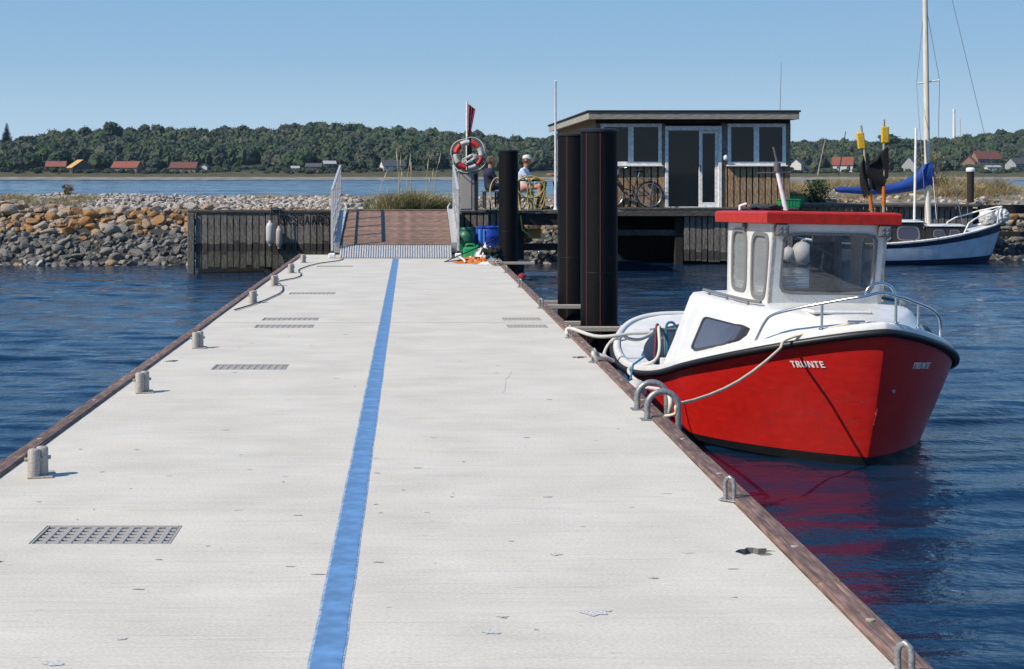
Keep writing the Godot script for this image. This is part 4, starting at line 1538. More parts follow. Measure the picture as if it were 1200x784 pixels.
# ---------------------------------------------------------------- gangway
func make_gangway() -> void:
	var g := thing("gangway", "gangway of reddish brown boards with white metal rails up to the quay", "gangway", Vector3(-0.31, 0.0, -28.06))
	var r := RandomNumberGenerator.new()
	r.seed = 3
	var a := Vector3(-0.31, 0.262, -28.5)
	var b := Vector3(-0.31, 0.855, -31.66)
	var dir := (b - a).normalized()
	var up := Vector3.RIGHT.cross(dir).normalized()
	if up.y < 0: up = -up
	var basis := Basis(Vector3.RIGHT, up, -dir)
	var n := 22
	var length := a.distance_to(b)
	for k in n:
		var s := Shape.new()
		s.box(a + dir * length * (k + 0.5) / n - up * 0.016 + up * r.randf_range(-0.0015, 0.0015), Vector3(2.235, 0.03, length / n - 0.016), basis, 0.004)
		wobj("board", s, M.gang_wood[r.randi() % 4], g)
	# ribbed ramp plate at the foot
	var f0 := Vector3(-0.31, 0.012, -28.06)
	var f1 := Vector3(-0.31, 0.24, -28.48)
	var fd := (f1 - f0).normalized()
	var fu := Vector3.RIGHT.cross(fd).normalized()
	if fu.y < 0: fu = -fu
	var fb := Basis(Vector3.RIGHT, fu, -fd)
	var fl := f0.distance_to(f1)
	var s := Shape.new()
	s.box((f0 + f1) * 0.5 - fu * 0.008, Vector3(2.25, 0.012, fl), fb, 0.002)
	var plate := wobj("ramp_plate", s, M.alu, g)
	s = Shape.new()
	for k in 46:
		s.box((f0 + f1) * 0.5 + fu * 0.008 + Vector3.RIGHT * (-1.1 + 2.2 * k / 45.0), Vector3(0.026, 0.02, fl - 0.01), fb, 0.004)
	obj("ribs", s, M.alu, plate)
	# stringers and rails
	for side in [-1.0, 1.0]:
		var x: float = -1.505 if side < 0 else 0.875
		s = Shape.new()
		s.beam(Vector3(x, 0.20, -28.5), Vector3(x, 0.80, -31.66), 0.12, 0.22)
		wobj("stringer", s, M.alu, g)
		var rx: float = -1.59 if side < 0 else 0.945
		s = Shape.new()
		s.beam(Vector3(rx, 1.36, -28.28), Vector3(rx, 1.87, -31.5), 0.05, 0.05)
		var rail := wobj("handrail", s, M.alu, g)
		for m in 2:
			s = Shape.new()
			var dy: float = [0.62, 0.98][m]
			s.beam(Vector3(rx, 1.36 - dy, -28.31), Vector3(rx, 1.87 - dy, -31.47), 0.035, 0.04 if m == 0 else 0.12)
			wobj("lower_rail", s, M.alu, g)
		for k in 5:
			var t := k / 4.0
			s = Shape.new()
			var d := lerpf(28.3, 31.48, t)
			s.box(Vector3(rx, lerpf(0.74, 1.32, t), -d), Vector3(0.048, lerpf(1.2, 1.04, t), 0.05), Basis.IDENTITY, 0.006)
			wobj("rail_post", s, M.alu, g)
		s = Shape.new()
		s.box(Vector3(rx + side * 0.0, 0.05, -28.2), Vector3(0.14, 0.1, 0.16), Basis.IDENTITY, 0.02)
		wobj("foot_block", s, M.white_paint, g)
		# bent tube ends at the head of the gangway
		s = Shape.new()
		s.tube([Vector3(x - side * 0.05, 0.78, -31.62), Vector3(x - side * 0.05, 0.95, -31.66), Vector3(x, 1.03, -31.7), Vector3(x + side * 0.03, 0.98, -31.74)], 0.02, 8)
		wobj("tube_end", s, M.alu, g)
	s = Shape.new()
	s.box(Vector3(-0.31, 0.875, -31.71), Vector3(2.3, 0.03, 0.09))
	wobj("threshold", s, M.edge_wood[2], g)


# ---------------------------------------------------------------- hut
func make_hut() -> void:
	var h := thing("harbour_hut", "flat roofed wooden harbour hut with white windows and sliding door", "hut", Vector3(7.4, QUAY, -37.0))
	var r := RandomNumberGenerator.new()
	r.seed = 8
	var F := -37.0
	# vertical boards below the windows
	for span in [[4.86, 6.66], [8.15, 9.96]]:
		var n := int(round((span[1] - span[0]) / 0.172))
		var pitch: float = (span[1] - span[0]) / n
		for i in n:
			var s := Shape.new()
			var proud: float = r.randf_range(0.008, 0.02)
			s.box(Vector3(span[0] + pitch * (i + 0.5), 1.365, F - 0.02 + proud), Vector3(pitch * r.randf_range(0.76, 0.84), 1.08, 0.022), Basis.IDENTITY, 0.003)
			wobj("wall_board", s, M.brown_plank[r.randi() % 5], h)
	var s := Shape.new()
	for span in [[4.85, 6.66], [8.15, 9.96]]:
		s.box(Vector3((span[0] + span[1]) * 0.5, 1.365, F - 0.07), Vector3(span[1] - span[0], 1.09, 0.07), Basis.IDENTITY, 0.0)
	s.box(Vector3(7.405, 3.085, F - 0.05), Vector3(5.11, 0.12, 0.11), Basis.IDENTITY, 0.004)
	wobj("front_frame", s, M.dark_beam, h)
	for q in [[4.85, 4.97], [6.575, 6.662], [8.15, 8.305], [9.832, 9.96]]:
		s = Shape.new()
		s.box(Vector3((q[0] + q[1]) * 0.5, 2.47, F - 0.03), Vector3(q[1] - q[0], 1.11, 0.12), Basis.IDENTITY, 0.004)
		wobj("corner_board", s, M.grey_plank[4], h)
	# windows
	for wv in [[4.97, 6.575, 5.765], [8.305, 9.832, 9.06]]:
		s = Shape.new()
		var x0: float = wv[0]
		var x1: float = wv[1]
		var y0 := 1.93
		var y1 := 3.02
		s.box(Vector3((x0 + x1) * 0.5, y1 - 0.045, F + 0.0), Vector3(x1 - x0, 0.09, 0.1))
		s.box(Vector3((x0 + x1) * 0.5, y0 + 0.045, F + 0.0), Vector3(x1 - x0, 0.09, 0.1))
		for x in [x0 + 0.045, x1 - 0.045]: s.box(Vector3(x, (y0 + y1) * 0.5, F), Vector3(0.09, y1 - y0 - 0.18, 0.098))
		s.box(Vector3(wv[2], (y0 + y1) * 0.5, F + 0.004), Vector3(0.14, y1 - y0 - 0.18, 0.098))
		var fr := wobj("window", s, M.white_paint, h)
		for pn in [[x0 + 0.09, wv[2] - 0.07], [wv[2] + 0.07, x1 - 0.09]]:
			s = Shape.new()
			s.box(Vector3((pn[0] + pn[1]) * 0.5, (y0 + y1) * 0.5, F - 0.01), Vector3(pn[1] - pn[0], y1 - y0 - 0.18, 0.008), Basis.IDENTITY, 0.0)
			obj("pane", s, M.window_dark, fr)
		s = Shape.new()
		s.box(Vector3((x0 + x1) * 0.5, y0 - 0.018, F + 0.05), Vector3(x1 - x0 + 0.06, 0.03, 0.16))
		obj("sill", s, M.white_paint, fr)
	# sliding door
	s = Shape.new()
	s.box(Vector3(7.406, 2.90, F), Vector3(1.488, 0.12, 0.12))
	for x in [6.705, 8.106]: s.box(Vector3(x, 1.83, F), Vector3(0.085, 2.02, 0.118))
	s.box(Vector3(7.406, 0.828, F), Vector3(1.488, 0.02, 0.12))
	var fr := wobj("door_frame", s, M.white_paint, h)
	s = Shape.new()
	for x in [7.605, 8.025]: s.box(Vector3(x, 1.838, F - 0.02), Vector3(0.09, 2.0, 0.06))
	s.box(Vector3(7.815, 0.895, F - 0.02), Vector3(0.33, 0.11, 0.058))
	s.box(Vector3(7.815, 2.80, F - 0.02), Vector3(0.33, 0.07, 0.058))
	var lf := obj("sliding_leaf", s, M.white_paint, fr)
	s = Shape.new()
	s.box(Vector3(7.815, 1.86, F - 0.02), Vector3(0.33, 1.82, 0.008), Basis.IDENTITY, 0.0)
	obj("pane", s, M.window_dark, fr)
	s = Shape.new()
	s.box(Vector3(7.155, 1.84, F - 0.075), Vector3(0.81, 1.98, 0.008), Basis.IDENTITY, 0.0)
	obj("pane", s, M.window_dark, fr)
	s = Shape.new()
	s.box(Vector3(7.585, 1.85, F + 0.03), Vector3(0.02, 0.18, 0.03))
	obj("handle", s, M.black, fr)
	# side, back, floor and ceiling
	s = Shape.new()
	var nb := 68
	for i in nb:
		var d := 37.08 + (46.6 - 37.08) * (i + 0.5) / nb
		s.box(Vector3(4.86 + (0.0 if i % 2 == 0 else -0.022), 1.975, -d), Vector3(0.025, 2.31, 0.14 * (0.86 if i % 2 == 0 else 1.1)), Basis.IDENTITY, 0.0)
	wobj("side_boards", s, M.brown_plank[2], h)
	s = Shape.new()
	s.box(Vector3(4.92, 1.975, -41.83), Vector3(0.08, 2.31, 9.5), Basis.IDENTITY, 0.0)
	s.box(Vector3(9.93, 1.975, -41.83), Vector3(0.08, 2.31, 9.5), Basis.IDENTITY, 0.0)
	s.box(Vector3(7.425, 1.975, -46.55), Vector3(4.9, 2.31, 0.08), Basis.IDENTITY, 0.0)
	wobj("wall", s, M.brown_plank[1], h)
	s = Shape.new()
	s.box(Vector3(7.4, 0.826, -41.9), Vector3(4.88, 0.012, 9.2), Basis.IDENTITY, 0.0)
	wobj("floor", s, M.inside, h)
	s = Shape.new()
	s.box(Vector3(7.32, 3.205, -41.75), Vector3(5.36, 0.13, 10.46), Basis.IDENTITY, 0.0)
	var roof := wobj("roof", s, M.fascia, h)
	s = Shape.new()
	s.box(Vector3(7.32, 3.21, -36.49), Vector3(5.46, 0.19, 0.04))
	obj("front_fascia", s, M.fascia, roof)
	s = Shape.new()
	for x in [4.61, 10.03]:
		s = Shape.new()
		s.box(Vector3(x, 3.21, -41.75), Vector3(0.04, 0.188, 10.48))
		obj("side_fascia", s, M.fascia_pale, roof)
	s = Shape.new()
	s.box(Vector3(7.32, 3.325, -41.75), Vector3(5.54, 0.05, 10.62), Basis.IDENTITY, 0.012)
	obj("roofing_felt", s, M.felt, roof)
	# things inside that show dimly through the glass
	s = Shape.new()
	s.box(Vector3(5.6, 1.5, -38.4), Vector3(1.1, 0.05, 0.6)); s.box(Vector3(5.2, 1.17, -38.4), Vector3(0.06, 0.66, 0.5)); s.box(Vector3(6.05, 1.17, -38.4), Vector3(0.06, 0.66, 0.5))
	s.box(Vector3(6.2, 2.3, -39.5), Vector3(0.45, 0.9, 0.4)); s.box(Vector3(7.2, 1.5, -40.0), Vector3(0.5, 0.45, 0.4)); s.box(Vector3(8.9, 1.62, -38.6), Vector3(1.2, 0.06, 0.6))
	s.box(Vector3(8.7, 2.25, -40.2), Vector3(0.7, 0.9, 0.3))
	wobj("furniture", s, M.inside_pale, h)
	s = Shape.new()
	s.box(Vector3(8.235, 2.15, F + 0.055), Vector3(0.07, 0.03, 0.05)); s.lathe([Vector2(0.02, 0.1), Vector2(0.055, 0.06), Vector2(0.06, -0.02), Vector2(0.03, -0.05), Vector2(0.001, -0.05)], 14, Transform3D(Basis.IDENTITY, Vector3(8.235, 2.1, F + 0.12)))
	wobj("wall_lamp", s, M.white_paint, h)


# ---------------------------------------------------------------- mooring piles
func make_piles() -> void:
	var where := [[2.147, 16.1, 2.18, "tall black mooring pile nearest the camera, with two red lines"], [2.165, 18.8, 2.21, "tall black mooring pile behind the nearest one, with one red line"], [1.93, 28.0, 2.16, "far black mooring pile with a flat cap at the end of the pier"]]
	for i in 3:
		var q: Array = where[i]
		var t := thing("mooring_pile", q[3], "mooring pile", Vector3(q[0], SEA, -q[1]), 0.0, "black mooring piles along the pier")
		var R: float = [0.21, 0.21, 0.193][i]
		var H: float = q[2] - SEA
		var s := Shape.new()
		s.lathe([Vector2(R, -1.6), Vector2(R, H - 0.03)], 48)
		s.lathe([Vector2(R + 0.003, H * 0.42), Vector2(R + 0.004, H * 0.42 + 0.01), Vector2(R, H * 0.42 + 0.02)], 48)
		obj("tube", s, M.pile, t)
		s = Shape.new()
		s.lathe([Vector2(R, H - 0.03), Vector2(R + 0.012, H - 0.03), Vector2(R + 0.014, H - 0.006), Vector2(R - 0.02, H + 0.006), Vector2(0.001, H + 0.012)], 48)
		obj("cap", s, M.pile_cap, t)
		for off in [[-0.77, -0.07, 0.86], [-0.51, 0.7], []][i]:
			s = Shape.new()
			var an := asin(off)
			s.box(Vector3(sin(an) * R, H * 0.5 - 0.4, cos(an) * R), Vector3(0.007, H + 0.72, 0.006), Basis(Vector3.UP, an), 0.001)
			obj("red_line", s, M.red_line, t)
		# steel guide that ties the pontoon to the pile
		var g := thing("pile_guide", "galvanised steel guide bracket round the " + ["nearest", "second", "far"][i] + " black pile at the pier edge", "bracket", Vector3(1.74, -0.1, -q[1]))
		for e in [-1.0, 1.0]:
			s = Shape.new()
			s.box(Vector3(0.34, 0.03, e * 0.29), Vector3(0.70, 0.055, 0.07), Basis.IDENTITY, 0.006)
			obj("arm", s, M.galv_dull, g)
		s = Shape.new()
		s.box(Vector3(0.66, 0.03, 0), Vector3(0.07, 0.053, 0.508), Basis.IDENTITY, 0.006)
		obj("crossbar", s, M.galv_dull, g)
		s = Shape.new()
		s.lathe([Vector2(0.04, -0.2), Vector2(0.05, -0.1), Vector2(0.05, 0.1), Vector2(0.04, 0.2)], 14, Transform3D(Basis(Vector3.RIGHT, PI / 2), Vector3(-0.02 + 0.01, 0.03, 0)))
		obj("roller", s, M.black_rubber, g)


# ---------------------------------------------------------------- fittings of the pier
func make_pier_fittings() -> void:
	# double bollards along the left edge
	var b := thing("bollard", "twin tube steel bollard nearest the camera on the left pier edge", "bollard", Vector3(-2.05, 0, -7.73), 0.0, "twin bollards along the left pier edge")
	var s := Shape.new()
	s.box(Vector3(0.012, 0.005, -0.02), Vector3(0.135, 0.01, 0.17), Basis(Vector3.UP, 0.2), 0.002)
	obj("base_plate", s, M.galv_dull, b)
	for q in [[-0.014, 0.03, 0.155], [0.018, -0.018, 0.16]]:
		s = Shape.new()
		s.lathe([Vector2(0.036, 0.008), Vector2(0.034, 0.02), Vector2(0.033, q[2] - 0.008), Vector2(0.028, q[2]), Vector2(0.001, q[2] + 0.001)], 22, Transform3D(Basis.IDENTITY, Vector3(q[0], 0, q[1])))
		var post := obj("post", s, M.galv_dull, b)
		s = Shape.new()
		s.tube([Vector3(q[0] - 0.05, 0.1, q[1] + 0.012), Vector3(q[0] + 0.046, 0.1, q[1] - 0.012)], 0.011, 10)
		obj("pin", s, M.galv_dull, post)
	var labels := ["second twin bollard from the camera on the left pier edge", "third twin bollard from the camera, just before the pier joint", "fourth twin bollard, first beyond the pier joint, with a cable beside it", "fifth twin bollard from the camera on the left edge, where the cable bends", "sixth twin bollard from the camera on the left pier edge", "farthest twin bollard, nearest the gangway rail"]
	var ds := [10.72, 13.48, 18.27, 21.1, 23.88, 26.69]
	for i in 6:
		var c := copy(b, labels[i])
		c.position = Vector3(-2.05 + [0.0, 0.005, -0.005, 0.0, 0.01, 0.0][i], 0, -ds[i])
		c.rotation.y = [0.05, -0.08, 0.1, -0.05, 0.0, 0.08][i]
	# cable lying along the bollards
	var pts := []
	var way := [[-2.16, 17.2], [-2.05, 17.75], [-1.93, 18.5], [-1.84, 19.5], [-1.86, 20.4], [-1.99, 21.35], [-2.1, 21.6], [-2.0, 22.1], [-1.84, 22.7], [-1.84, 23.5], [-1.95, 24.3], [-1.93, 25.1], [-1.78, 26.1], [-1.6, 26.7], [-1.4, 27.2], [-1.35, 27.9]]
	var cv := Curve3D.new()
	for w in way: cv.add_point(Vector3(w[0], 0.014, -w[1]))
	for i in range(1, way.size() - 1):
		var t := (cv.get_point_position(i + 1) - cv.get_point_position(i - 1)) * 0.22
		cv.set_point_in(i, -t); cv.set_point_out(i, t)
	for p in cv.tessellate(4, 3): pts.append(p)
	s = Shape.new()
	s.tube(pts, 0.009, 7)
	solo("cable", s, M.cable, "dark grey cable snaking between the far left bollards", "cable")
	# mooring eyes along the right edge
	var eye := Shape.new()
	eye.tube([Vector3(0, -0.02, 0.022), Vector3(0, 0.085, 0.024), Vector3(0, 0.108, 0.018), Vector3(0, 0.12, 0), Vector3(0, 0.108, -0.018), Vector3(0, 0.085, -0.024), Vector3(0, -0.02, -0.022)], 0.0115, 10)
	eye.box(Vector3(0, 0.004, 0), Vector3(0.05, 0.008, 0.1), Basis.IDENTITY, 0.002)
	var em := eye.mesh()
	var el := ["steel mooring eye cut by the lower right corner of the photo", "steel mooring eye on the right pier edge, first beyond the corner one", "steel mooring eye holding the red boat's stern line, beside the boat's stern", "white wrapped steel mooring eye beside the nearest black pile", "steel mooring eye between the second black pile and the clutter", "steel mooring eye halfway from the second pile to the far pile", "last steel mooring eye before the heap of gear"]
	var ed := [4.60, 7.13, 12.42, 14.3, 17.5, 20.8, 23.9]
	for i in 7:
		var o := solo("mooring_eye", em, M.galv, el[i], "mooring eye", "mooring eyes along the right pier edge", Vector3(1.612, 0.004, -ed[i]))
		o.rotation.y = PI / 2 - 0.75 + [0.0, 0.1, -0.2, 0.2, 0.0, 0.1, -0.1][i]
	# swim ladder
	var l := thing("ladder", "steel ladder with two arched grips over the pier edge by the red boat", "ladder", Vector3(1.7, 0, -9.73))
	for q in [0.21, -0.21]:
		s = Shape.new()
		var arc := [Vector3(-0.105, -0.03, q)]
		for k in 13:
			var an := PI - PI * k / 12.0
			arc.append(Vector3(cos(an) * 0.105, 0.088 + sin(an) * 0.105, q))
		arc.append(Vector3(0.105, 0.0, q)); arc.append(Vector3(0.105, -0.6, q)); arc.append(Vector3(0.105, -1.3, q))
		s.tube(arc, 0.021, 14)
		var gr := obj("grip", s, M.galv, l)
		s = Shape.new()
		s.box(Vector3(-0.105, 0.004, q), Vector3(0.09, 0.008, 0.09), Basis.IDENTITY, 0.002)
		obj("foot_plate", s, M.galv, gr)
	for k in 4:
		s = Shape.new()
		s.tube([Vector3(0.105, -0.2 - 0.28 * k, -0.21), Vector3(0.105, -0.2 - 0.28 * k, 0.21)], 0.016, 10)
		obj("rung", s, M.galv, l)


# ---------------------------------------------------------------- the red boat
const BL := 4.84

func prof(t: float, sm: float, p: float, q: float, pa: float, qa: float) -> float:
	if t < sm: return pow(maxf(0.0, 1.0 - pow(1.0 - clampf(t / sm, 0, 1), p)), 1.0 / q)
	return pow(maxf(0.0, 1.0 - pow(clampf((t - sm) / (1.0 - sm), 0, 1), pa)), 1.0 / qa)


func sheer(a: float) -> float:
	var s := a / BL
	if s < 0.68: return 0.385 + 0.725 * pow(1.0 - maxf(s, 0.0) / 0.68, 1.8)
	return 0.385 + 0.349 * pow((s - 0.68) / 0.32, 2.0)


func beam_at(a: float) -> float:
	return 1.175 * prof(a / BL, 0.301, 1.864, 1.345, 5.23, 3.06)


func bp(lat: float, w: float, a: float) -> Vector3:
	return Vector3(lat, w, 2.4 - a)


func hull_half(v: float, t: float) -> float:
	var k := clampf(v, 0, 1)
	var g := pow(k, 1.15)
	var m := lerpf(1.04, 1.175, g) * prof(t, lerpf(0.33, 0.301, g), lerpf(1.55, 1.864, g), lerpf(1.18, 1.345, g), lerpf(3.4, 5.23, g), lerpf(2.0, 3.06, g))
	if v < 0.0: m *= 1.0 + v * 0.9
	return m


func hull_point(v: float, t: float, side: float) -> Vector3:
	var k := clampf(v, 0, 1)
	var sb := 0.30 * pow(1.0 - k, 1.2) + (0.0 if v >= 0.0 else -v * 0.3)
	var se := BL - 0.4 * (1.0 - k) + (0.0 if v >= 0.0 else v * 0.5)
	var a := sb + t * (se - sb)
	return bp(side * hull_half(v, t), v * sheer(a) if v > 0.0 else v * 0.6, a)


func hull_at(a: float, w: float, side: float) -> Vector3:
	var v := w / sheer(a)
	var sb := 0.30 * pow(1.0 - v, 1.2)
	var se := BL - 0.4 * (1.0 - v)
	return bp(side * hull_half(v, clampf((a - sb) / (se - sb), 0, 1)), w, a)


func gunwale(n: int, inset: float, dh: float) -> Array:      # closed loop round the boat
	var raw := []
	for k in n:
		var u := float(k) / n
		var side := -1.0 if u < 0.5 else 1.0
		var uu := u * 2.0 if u < 0.5 else 2.0 - u * 2.0
		var t := 0.5 - 0.5 * cos(PI * uu)
		var a := t * BL
		raw.append(bp(side * beam_at(a), sheer(a) + dh, a))
	if absf(inset) < 1e-5: return raw
	var out := []
	for k in n:
		var p: Vector3 = raw[(k - 1 + n) % n]
		var q: Vector3 = raw[(k + 1) % n]
		var tv := (q - p); tv.y = 0
		var nv := Vector3(tv.z, 0, -tv.x).normalized()
		var c: Vector3 = raw[k]
		if nv.dot(Vector3(c.x, 0, c.z)) > 0.0: nv = -nv
		out.append(c + nv * inset)
	return out


func bilerp(q: Array, u: float, v: float) -> Vector3:
	return q[0].lerp(q[1], u).lerp(q[3].lerp(q[2], u), v)


func round_rect(hole: Array, ex: float, grow_u := 0.0, grow_v := 0.0, extra := []) -> Array:
	var c := Vector2((hole[0] + hole[2]) * 0.5, (hole[1] + hole[3]) * 0.5)
	var h := Vector2((hole[2] - hole[0]) * 0.5 + grow_u, (hole[3] - hole[1]) * 0.5 + grow_v)
	var pts := []
	var angs := []
	for k in 48: angs.append(TAU * k / 48.0)
	for e in extra: angs.append(fposmod(atan2((e.y - c.y) / h.y, (e.x - c.x) / h.x), TAU))
	angs.sort()
	for an in angs:
		var r := 1.0 / pow(pow(absf(cos(an)), ex) + pow(absf(sin(an)), ex), 1.0 / ex)
		pts.append(c + Vector2(cos(an) * r * h.x, sin(an) * r * h.y))
	return pts


# a wall panel with one window opening: q holds the four corners as seen from outside, th points inwards
func panel(s: Shape, q: Array, hole: Array, ex: float, th: Vector3) -> void:
	var corners := [Vector2(0, 0), Vector2(1, 0), Vector2(1, 1), Vector2(0, 1)]
	var inner := round_rect(hole, ex, 0, 0, corners)
	var c := Vector2((hole[0] + hole[2]) * 0.5, (hole[1] + hole[3]) * 0.5)
	var outer := []
	for p in inner:
		var d: Vector2 = p - c
		var k := INF
		if d.x > 1e-6: k = minf(k, (1.0 - c.x) / d.x)
		if d.x < -1e-6: k = minf(k, -c.x / d.x)
		if d.y > 1e-6: k = minf(k, (1.0 - c.y) / d.y)
		if d.y < -1e-6: k = minf(k, -c.y / d.y)
		outer.append(c + d * k)
	var n := inner.size()
	for i in n:
		var j := (i + 1) % n
		var a := bilerp(q, inner[i].x, inner[i].y)
		var b := bilerp(q, inner[j].x, inner[j].y)
		var e := bilerp(q, outer[j].x, outer[j].y)
		var f := bilerp(q, outer[i].x, outer[i].y)
		s.quad(a, b, e, f, -th)
		s.quad(a + th, b + th, e + th, f + th, th)
		s.quad(a, b, b + th, a + th)
		s.quad(e, f, f + th, e + th)


func window_seal(q: Array, hole: Array, ex: float, th: Vector3, wu: float, wv: float) -> Shape:
	var s := Shape.new()
	var a := round_rect(hole, ex)
	var b := round_rect(hole, ex, wu, wv)
	var up := -th.normalized() * 0.011
	for i in a.size():
		var j := (i + 1) % a.size()
		var p := bilerp(q, a[i].x, a[i].y)
		var r := bilerp(q, a[j].x, a[j].y)
		var t := bilerp(q, b[j].x, b[j].y)
		var w := bilerp(q, b[i].x, b[i].y)
		s.quad(p + up, r + up, t + up, w + up, up)
		s.quad(p + up, r + up, r - up, p - up)
		s.quad(t + up, w + up, w, t)
	return s


func window_pane(q: Array, hole: Array, ex: float, th: Vector3, k: float) -> Shape:
	var s := Shape.new()
	var pts := []
	for p in round_rect(hole, ex): pts.append(bilerp(q, p.x, p.y) + th * k)
	s.slab(pts, -th.normalized() * 0.005)
	return s


func make_red_boat() -> void:
	var t := thing("red_boat", "red motorboat with a white wheelhouse under a red roof, moored at the pier", "motorboat", Vector3(3.358, SEA, -13.198), 0.11)
	t.rotation.z = -0.018
	# hull
	var bands := [["hull", 0.085, 1.0, 18, M.red_hull], ["boot_stripe", 0.0, 0.085, 3, M.boot], ["bottom", -0.8, 0.0, 8, M.boot]]
	for b in bands:
		var s := Shape.new()
		for side in [-1.0, 1.0]:
			var rows := []
			for i in int(b[3]) + 1:
				var v := lerpf(b[1], b[2], i / float(b[3]))
				var l := []
				for k in 81: l.append(hull_point(v, 0.5 - 0.5 * cos(PI * k / 80.0), side))
				rows.append(l)
			s.sheet(rows, Vector3(side, 0, 0))
		obj(b[0], s, b[4], t)
	# rubbing strake: a black rubber profile all round
	var N := 160
	var prof_pts := [[-0.006, -0.045], [-0.040, -0.040], [-0.048, -0.012], [-0.040, 0.012], [-0.006, 0.018]]
	var loops := []
	for p in prof_pts: loops.append(gunwale(N, p[0], p[1]))
	var s := Shape.new()
	s.sheet(loops, Vector3.ZERO, true)
	obj("rubbing_strake", s, M.black_rubber, t)
	# white rim above it
	loops = []
	for p in [[-0.012, 0.016], [-0.006, 0.048], [0.008, 0.064], [0.03, 0.068], [0.058, 0.060], [0.062, 0.035]]: loops.append(gunwale(N, p[0], p[1]))
	s = Shape.new()
	s.sheet(loops, Vector3.ZERO, true)
	obj("rim", s, M.gelcoat, t)
	# deck: solid forward, a ring round the cockpit aft
	s = Shape.new()
	var well := func(a: float) -> float:
		if a < 2.62 or a > 4.56: return 0.0
		return 0.93 * pow(maxf(0.0, 1.0 - pow((a - 2.62) / 1.94, 3.0)), 1.0 / 2.2)
	for side in [-1.0, 1.0]:
		var rin := []
		var rout := []
		var st := []
		for k in 120: st.append(0.12 + (4.76 - 0.12) * k / 119.0)
		st.append_array([2.6199, 2.6201, 4.5599])
		st.sort()
		for a in st:
			rin.append(bp(side * well.call(a), sheer(a) + 0.05 + 0.03 * (1.0 - pow(well.call(a) / 1.0, 2.0)), a))
			rout.append(bp(side * maxf(beam_at(a) - 0.07, 0.0), sheer(a) + 0.05, a))
		s.sheet([rin, rout], Vector3.UP)
	obj("deck", s, M.gelcoat, t)
	s = Shape.new()
	var sole := Shape.new()
	for side in [-1.0, 1.0]:
		var top := []
		var mid := []
		var low := []
		for k in 60:
			var a := 2.6202 + 1.9397 * (0.5 - 0.5 * cos(PI * k / 59.0))
			var w: float = well.call(a)
			top.append(bp(side * w, sheer(a) + 0.05 + 0.03 * (1.0 - w * w), a))
			mid.append(bp(side * maxf(w - 0.02, 0.0), sheer(a) - 0.1, a))
			low.append(bp(side * maxf(w - 0.05, 0.0), 0.06, minf(a, 4.5)))
		s.sheet([top, mid, low], Vector3(-side, 0, 0))
		var ctr := []
		for p in low: ctr.append(Vector3(0, p.y, p.z))
		sole.sheet([low, ctr], Vector3.UP)
	obj("cockpit_lining", s, M.gelcoat_grey, t)
	obj("cockpit_sole", sole, M.sole, t)
	s = Shape.new()
	s.box(bp(0, 0.22, 4.05), Vector3(1.15, 0.3, 0.36), Basis.IDENTITY, 0.03)
	obj("stern_bench", s, M.gelcoat_grey, t)
	# trunk cabin
	var tb := func(a: float) -> float: return minf(beam_at(a) - 0.10, 0.95)
	var tt := func(a: float) -> float: return 0.74 * pow(smoothstep(0.05, 1.3, a), 0.6)
	var ht := func(a: float) -> float: return 1.14 + 0.06 * smoothstep(0.1, 1.0, a)
	var sect := func(a: float, sweep: float) -> Array:
		var B: float = maxf(tb.call(a), 0.01)
		var T: float = minf(tt.call(a), B)
		var H: float = ht.call(a)
		var D := sheer(a) + 0.045
		var half := [[B + 0.015, D], [B, D + 0.035], [lerpf(B, T, 0.35), lerpf(D, H, 0.35)], [lerpf(B, T, 0.7), lerpf(D, H, 0.7)], [lerpf(B, T, 0.93), lerpf(D, H, 0.93)], [T - 0.015, H - 0.006], [T * 0.9 - 0.03, H + 0.006], [T * 0.5, H + 0.018]]
		var pts := []
		for k in half.size(): pts.append(bp(-half[k][0], half[k][1], a + sweep * (1.0 - (half[k][1] - D) / (H - D))))
		pts.append(bp(0, H + 0.022, a))
		for k in half.size():
			var p: Vector3 = pts[half.size() - 1 - k]
			pts.append(Vector3(-p.x, p.y, p.z))
		return pts
	var rows := []
	for a in [0.09, 0.13, 0.18, 0.25, 0.34, 0.45, 0.58, 0.74, 0.92, 1.12, 1.35, 1.6, 1.85, 2.1, 2.3, 2.42, 2.5]:
		rows.append(sect.call(a, 0.16 * smoothstep(2.0, 2.5, a)))
	s = Shape.new()
	s.sheet(rows, Vector3.UP)
	var last: Array = rows[rows.size() - 1]
	for k in last.size() - 1:
		s.quad(last[k], last[k + 1], Vector3(last[k + 1].x * 0.2, last[k + 1].y, last[k + 1].z), Vector3(last[k].x * 0.2, last[k].y, last[k].z), Vector3(0, 0, -1))
	s.box(bp(0, 0.62, 2.56), Vector3(0.5, 1.1, 0.03), Basis.IDENTITY, 0.004)
	for e in [-1.0, 1.0]: s.box(bp(e * 0.6, 0.25, 2.64), Vector3(0.78, 0.62, 0.03), Basis.IDENTITY, 0.004)
	var trunk := obj("cabin_trunk", s, M.gelcoat, t)
